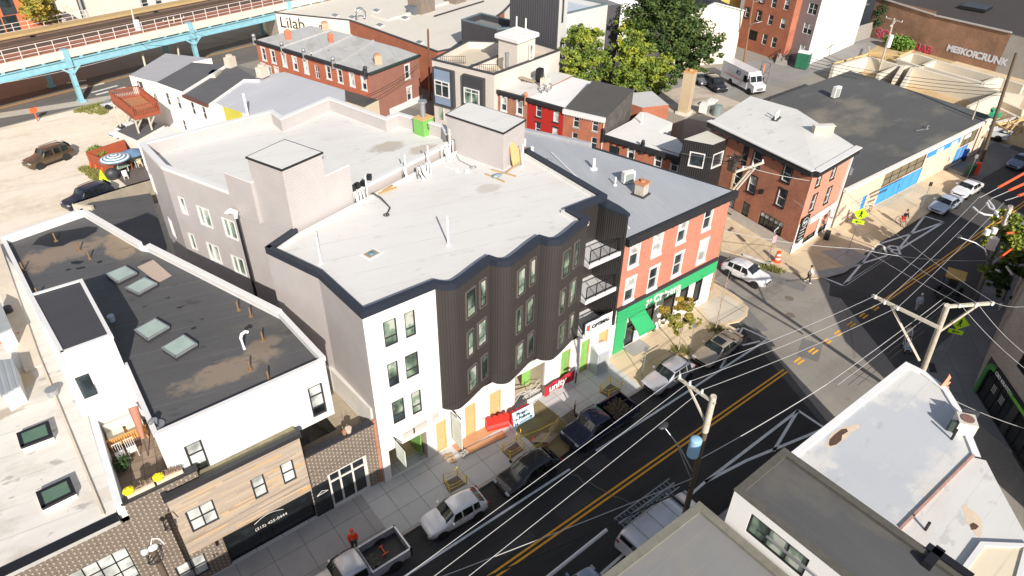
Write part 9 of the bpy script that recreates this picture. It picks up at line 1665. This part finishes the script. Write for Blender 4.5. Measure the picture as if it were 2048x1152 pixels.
t=thing('wooden_pallet','wooden pallet lying flat among yellow tape','pallet',P3(*c(2,2,270,345),.14),0,'pallets beside the navy pickup');p=P3(*c(2,2,270,345),.14);mb=MB();[mb.box(p+Vector((i*.16-.5,i*.03,.1)),(.11,1.1,.03),.9) for i in range(7)];[mb.box(p+Vector((i*.4,-i*.3,0)),(1.1,.09,.1),.2) for i in (-1,0,1)];obj('slats',mb,plain('grey_pallet_wood',(.38,.32,.24),.9,.25,4),t)
t=thing('wooden_pallet','upright pallet of pale boards touching the navy pickup front','pallet',P3(*c(2,2,320,280),.14),0,'pallets beside the navy pickup');p=P3(*c(2,2,320,285),.3);mb=MB();[mb.bar(p+Vector((-.6,-.2,i*.14)),p+Vector((.6,.25,i*.14)),.03,.1) for i in range(5)];[mb.bar(p+Vector((x_*.6,.0+x_*.22,0)),p+Vector((x_*.6,x_*.22,.65)),.09,.06) for x_ in (-1,0,1)];obj('slats',mb,plain('pale_pallet_wood',(.55,.44,.24),.9,.25,4),t)
mb=MB();mb.path([P3(*c(2,2,120,330),1.0),P3(*c(2,2,230,290),.8),P3(*c(2,2,340,235),1.0)],.04,4);mb.path([P3(*c(2,2,140,410),.9),P3(*c(2,2,240,370),.6),P3(*c(2,2,300,300),.9)],.03,4);[mb.tube(P3(*c(2,2,*p_),.13),P3(*c(2,2,*p_),.13)+Vector((0,0,1)),.03,n=6) for p_ in ((120,345),(345,260),(140,425))];obj('yellow_tape_line',mb,YEL,None,'yellow caution tape strung on stakes beside the pallets','tape')
p=P3(*c(2,2,195,360),.14);mb=MB();mb.tube(p,p+Vector((.3,.25,.12)),.12,.03,10);obj('toppled_cone',mb,ORG,None,'toppled small red cone by the flat pallet','cone')
sheet('mud_strip',[P(*c(2,2,360,215),.13),P(*c(2,2,430,165),.13),P(*c(2,2,480,215),.13),P(*c(2,2,400,260),.13)],.138,plain('dark_soil',(.16,.13,.10),.95,.4,5))
for i,(p_,h_) in enumerate([(c(2,2,438,190),1.2),(c(1,2,445,1140),1.0)]): mb=MB();p=P3(*p_,.13);mb.bar(p,p+Vector((.02,0,h_)),.08,.08);obj('stump_post',mb,DPOLE,None,['dark wooden stake standing at the nose of the navy pickup','dark stake by the red banner'][i],'stake')
p=P3(*k7(440,700),.13);t=thing('bench_planter','brown bench with a green plant under the bank window','bench',p);mb=MB();mb.box(p+Vector((.1,.5,.1)),(1.6,.4,.45),.05);obj('bench_box',mb,plain('brown_bench',(.28,.19,.12),.8),t);mb=MB();leafball(mb,p+Vector((-.1,.2,.3)),.22,60,.08);obj('plant',mb,GR2,t)
p=P3(*k4b(1210,370),.13);mb=MB();mb.box(p,(.7,.5,.8),.4);obj('aframe_board',mb,BLK,None,'small black board standing by the bar shopfront wall','sign board')
p=P3(*q(0,200,365,205));t=thing('orange_marker','orange marker post near the edge of the gravel lot','marker',p);mb=MB();mb.tube(p,p+Vector((0,0,1.6)),.07);obj('post',mb,ORG,t);mb=MB();mb.box(p+Vector((0,0,1.2)),(.9,.1,.6),.3);obj('flag',mb,ORG,t)
p=P(*kr(400,530));t=sign_post(p,5.2,'no_entry_sign','round red no entry sign beside the railway column','sign');o=P3(*kr(398,475),0);p=Vector((p[0],p[1],4.0));mb=MB();mb.tube(p,p+Vector((-.02,-.06,0)),.75,n=20);obj('disc',mb,plain('sign_red',(.65,.02,.03),.5),t);mb=MB();mb.box(p+Vector((-.03,-.09,-.12)),(1.0,.03,.24));obj('white_bar',mb,WHT,t)
# chain-link gate and cables by the mail truck
t=thing('site_gate','grey metal gate frame with orange cloth beside the mail truck','gate',P3(*kt(890,780)));mb=MB();g_=[P3(*kt(850,770),.0),P3(*kt(930,800),.0)];[mb.bar(x_,x_+Vector((0,0,3)),.12,.12) for x_ in g_];[mb.bar(g_[0]+Vector((0,0,z_)),g_[1]+Vector((0,0,z_)),.08,.08) for z_ in (.1,1.5,3)];mb.bar(g_[0],g_[1]+Vector((0,0,3)),.08,.08);obj('frame',mb,GREYM,t);mb=MB();mb.box(g_[0].lerp(g_[1],.3)+Vector((0,0,1.5)),(.7,.15,1.1),.6);obj('orange_cloth',mb,plain('faded_orange',(.75,.25,.1),.8),t)
barrel(kt(840,770),'small orange cone at the foot of the gate by the mail truck',.7)
# steps with rails at the row house, bollards
t=thing('wooden_stoop','timber stoop with handrails before the red brown row house','steps',P3(*kt(1080,580)));p=P3(*kt(1080,585));mb=MB();[mb.box(p+Vector((-.6*i,-.3*i,0)),(.7,1.8,1.2-.3*i),.3) for i in range(4)];obj('steps',mb,plain('grey_boards',(.30,.28,.25),.9,.2,3),t);mb=MB();mb.bar(p+Vector((.2,.9,2.1)),p+Vector((-2,-.2,1.0)),.1,.1);mb.bar(p+Vector((.2,-.9,2.1)),p+Vector((-2,-1.6,1.0)),.1,.1);obj('handrail',mb,BLK,t)
# ------------------------------------------------------------------ trees
def leafmat(name,cols,rough=.7):
    if name in MC: return MC[name]
    a=N(name);o=a.obj();f=a.m('ADD',a.m('MULTIPLY',a.noise(.55,3,.6,o),.6),a.m('MULTIPLY',a.noise(5,3,.7,o),.4));a.base(a.ramp(f,cols));a.b.inputs['Subsurface Weight'].default_value=0;MC[name]=a.set(Roughness=rough);return MC[name]
LM1=leafmat('yellow_green_leaves',[(.35,(.035,.07,.012)),(.46,(.12,.18,.022)),(.57,(.26,.30,.03)),(.70,(.50,.40,.04))]);LM2=leafmat('deep_green_leaves',[(.36,(.02,.042,.01)),(.52,(.05,.09,.016)),(.68,(.15,.18,.03))]);LM3=leafmat('autumn_olive_leaves',[(.34,(.10,.13,.02)),(.5,(.28,.26,.04)),(.62,(.48,.27,.04)),(.72,(.35,.12,.03))])
def tree(label,base,h,crown,m_,n=9000,ls=.24,bark=None,group=None,seed=1,tr=.3):
    rn=random.Random(seed);bark=bark or plain('grey_brown_bark',(.16,.12,.09),.9,.3,6);t=thing('leafy_tree',label,'tree',(*base,0),0,group);mb=MB();b=Vector((*base,0))
    mb.path([b,b+Vector((.1,.1,h*.2)),b+Vector((-.05,.1,h*.42))],[tr,tr*.8,tr*.6],8);tips=[]
    for (cx,cy,cz,r) in crown:
        e_=b+Vector((cx,cy,cz));s_=b+Vector((0,.1,h*.3+rn.random()*h*.1));m__=s_.lerp(e_,.5)+Vector((0,0,.3));mb.path([s_,m__,e_],[tr*.45,tr*.3,tr*.1],6)
        for _ in range(3): d_=Vector((rn.gauss(0,1),rn.gauss(0,1),rn.gauss(.3,.8))).normalized()*r*.8;mb.path([m__.lerp(e_,rn.random()),e_+d_],[tr*.14,tr*.04],5)
    obj('trunk',mb,bark,t);mb=MB();tot=sum(r**2 for *_,r in crown)
    for (cx,cy,cz,r) in crown:
        nc=max(8,int(20*(r/1.8)**1.6))
        for _ in range(nc):
            d_=Vector((rn.gauss(0,1),rn.gauss(0,1),rn.gauss(.15,.9))).normalized();rr=r*(.3+.85*rn.random());c0=b+Vector((cx,cy,cz))+d_*rr
            leafball(mb,c0,r*(.13+.27*rn.random()**1.5),int(n*r**2/tot/nc),ls*(.7+.6*rn.random()),sc=(1.15,1.15,.75),rnd=rn)
    obj('crown',mb,m_,t);return t
def cr_at(base,px,z,r): p=P3(*px,z);return (p[0]-base[0],p[1]-base[1],z,r)
def ptree(label,base,h,cl,m_,**k_): return tree(label,base,h,[cr_at(base,px,z,r) for px,z,r in cl],m_,**k_)
GT='big trees behind the row houses'
ptree('narrow yellow green tree between the beige modern house and the red row house',(64.5,62.5),11,[((1174,66),9.6,1.7),((1158,85),8.8,2.0),((1185,90),8.6,1.9),((1148,118),7.5,2.2),((1184,122),7.5,2.1),((1140,148),6,2.1),((1176,160),5,2.2),((1150,168),4.5,1.8)],LM1,group=GT,seed=2,n=13000,ls=.2)
ptree('broad yellow green tree in the middle, above the black gable roof',(70,60),11,[((1262,60),9.5,2.2),((1250,95),8,1.9),((1280,100),8,2.6),((1310,140),6,2.5),((1256,140),6.4,2.1),((1270,165),4.5,2.3),((1310,175),3.8,2.0),((1238,165),4.5,1.7)],LM1,group=GT,seed=3,n=18000,ls=.21)
ptree('tall dark green tree beside the plaster gable building',(83,68),15,[((1290,10),12.5,3.0),((1340,20),12,3.4),((1300,50),10,3.2),((1370,60),9.5,3.2),((1400,95),7.5,2.9),((1340,85),8.5,3.2),((1390,125),5,2.4),((1345,130),5,2.6)],LM2,group=GT,seed=5,n=26000,ls=.22,tr=.4)
kb=P(*k7(655,890));ptree('small olive and orange tree on the bank pavement',kb,5.2,[(k7(660,400),4.4,.85),(k7(760,400),4.4,.8),(k7(560,500),3.9,.8),(k7(700,500),3.9,.9),(k7(590,600),3.2,.7),(k7(760,580),3.0,.6),(k7(640,650),2.8,.5),(k7(830,600),2.7,.35)],LM3,seed=7,n=11000,ls=.095,tr=.06,bark=plain('pale_bark',(.42,.33,.26),.8,.2,8))
tuft([P(*k7(*p_)) for p_ in ((620,880),(700,870),(710,910),(640,910))],300,'tree_pit_weeds','green weeds round the olive tree stem');tuft([P(*k7(*p_)) for p_ in ((980,660),(1040,655),(1060,690),(990,700))],240,'sapling_weeds','green weeds round the bare sapling')
sb_=P3(*k7(1012,665),.13);t=thing('bare_sapling','bare leafless sapling at the corner pavement','tree',sb_);mb=MB();tp_=P3(*k7(1075,400),3.2);mb.path([sb_,sb_.lerp(tp_,.5),tp_],[.05,.04,.03],6);rn=random.Random(4)
tp2=P3(*k7(1130,160),5.6)
mb.path([tp_,tp2],[.03,.012],5)
for i in range(26): a_=sb_.lerp(tp_,.45+.55*rn.random()) if i < 12 else tp_.lerp(tp2,rn.random()*.9);mb.path([a_,a_+Vector((rn.uniform(-.5,.5),rn.uniform(-.4,.4),rn.uniform(.5,1.1)))],[.014,.006],4)
obj('branches',mb,plain('pale_twig_bark',(.45,.33,.27),.8,.2,8),t)
ptree('shaded street tree among the cables at the right edge',P(*kr_(520,800)),8,[(kr_(600,330),7.5,1.5),(kr_(720,280),7.5,1.5),(kr_(700,420),6.5,1.5),(kr_(560,440),6,1.1),(kr_(740,520),6,1.3),(kr_(500,720),3.5,1.1)],LM1,seed=9,n=5200,ls=.16,tr=.14)
ptree('dark leafy shrub tree behind the right hand pole',P(*kr_(560,980)),4.5,[(kr_(480,780),3,1.0),(kr_(620,740),3.6,1.1),(kr_(560,640),4.2,1.1),(kr_(700,640),4.5,1.2),(kr_(600,880),1.8,.9)],LM2,seed=15,n=4500,ls=.13,tr=.1)
ptree('autumn coloured tree beyond the railway beside the orange brick building',P(*q(0,0,440,250)),14,[(q(0,0,380,60),9,2.5),(q(0,0,350,10),11,2.5),(q(0,0,400,110),7,1.8)],LM3,seed=11,n=3500,ls=.3)
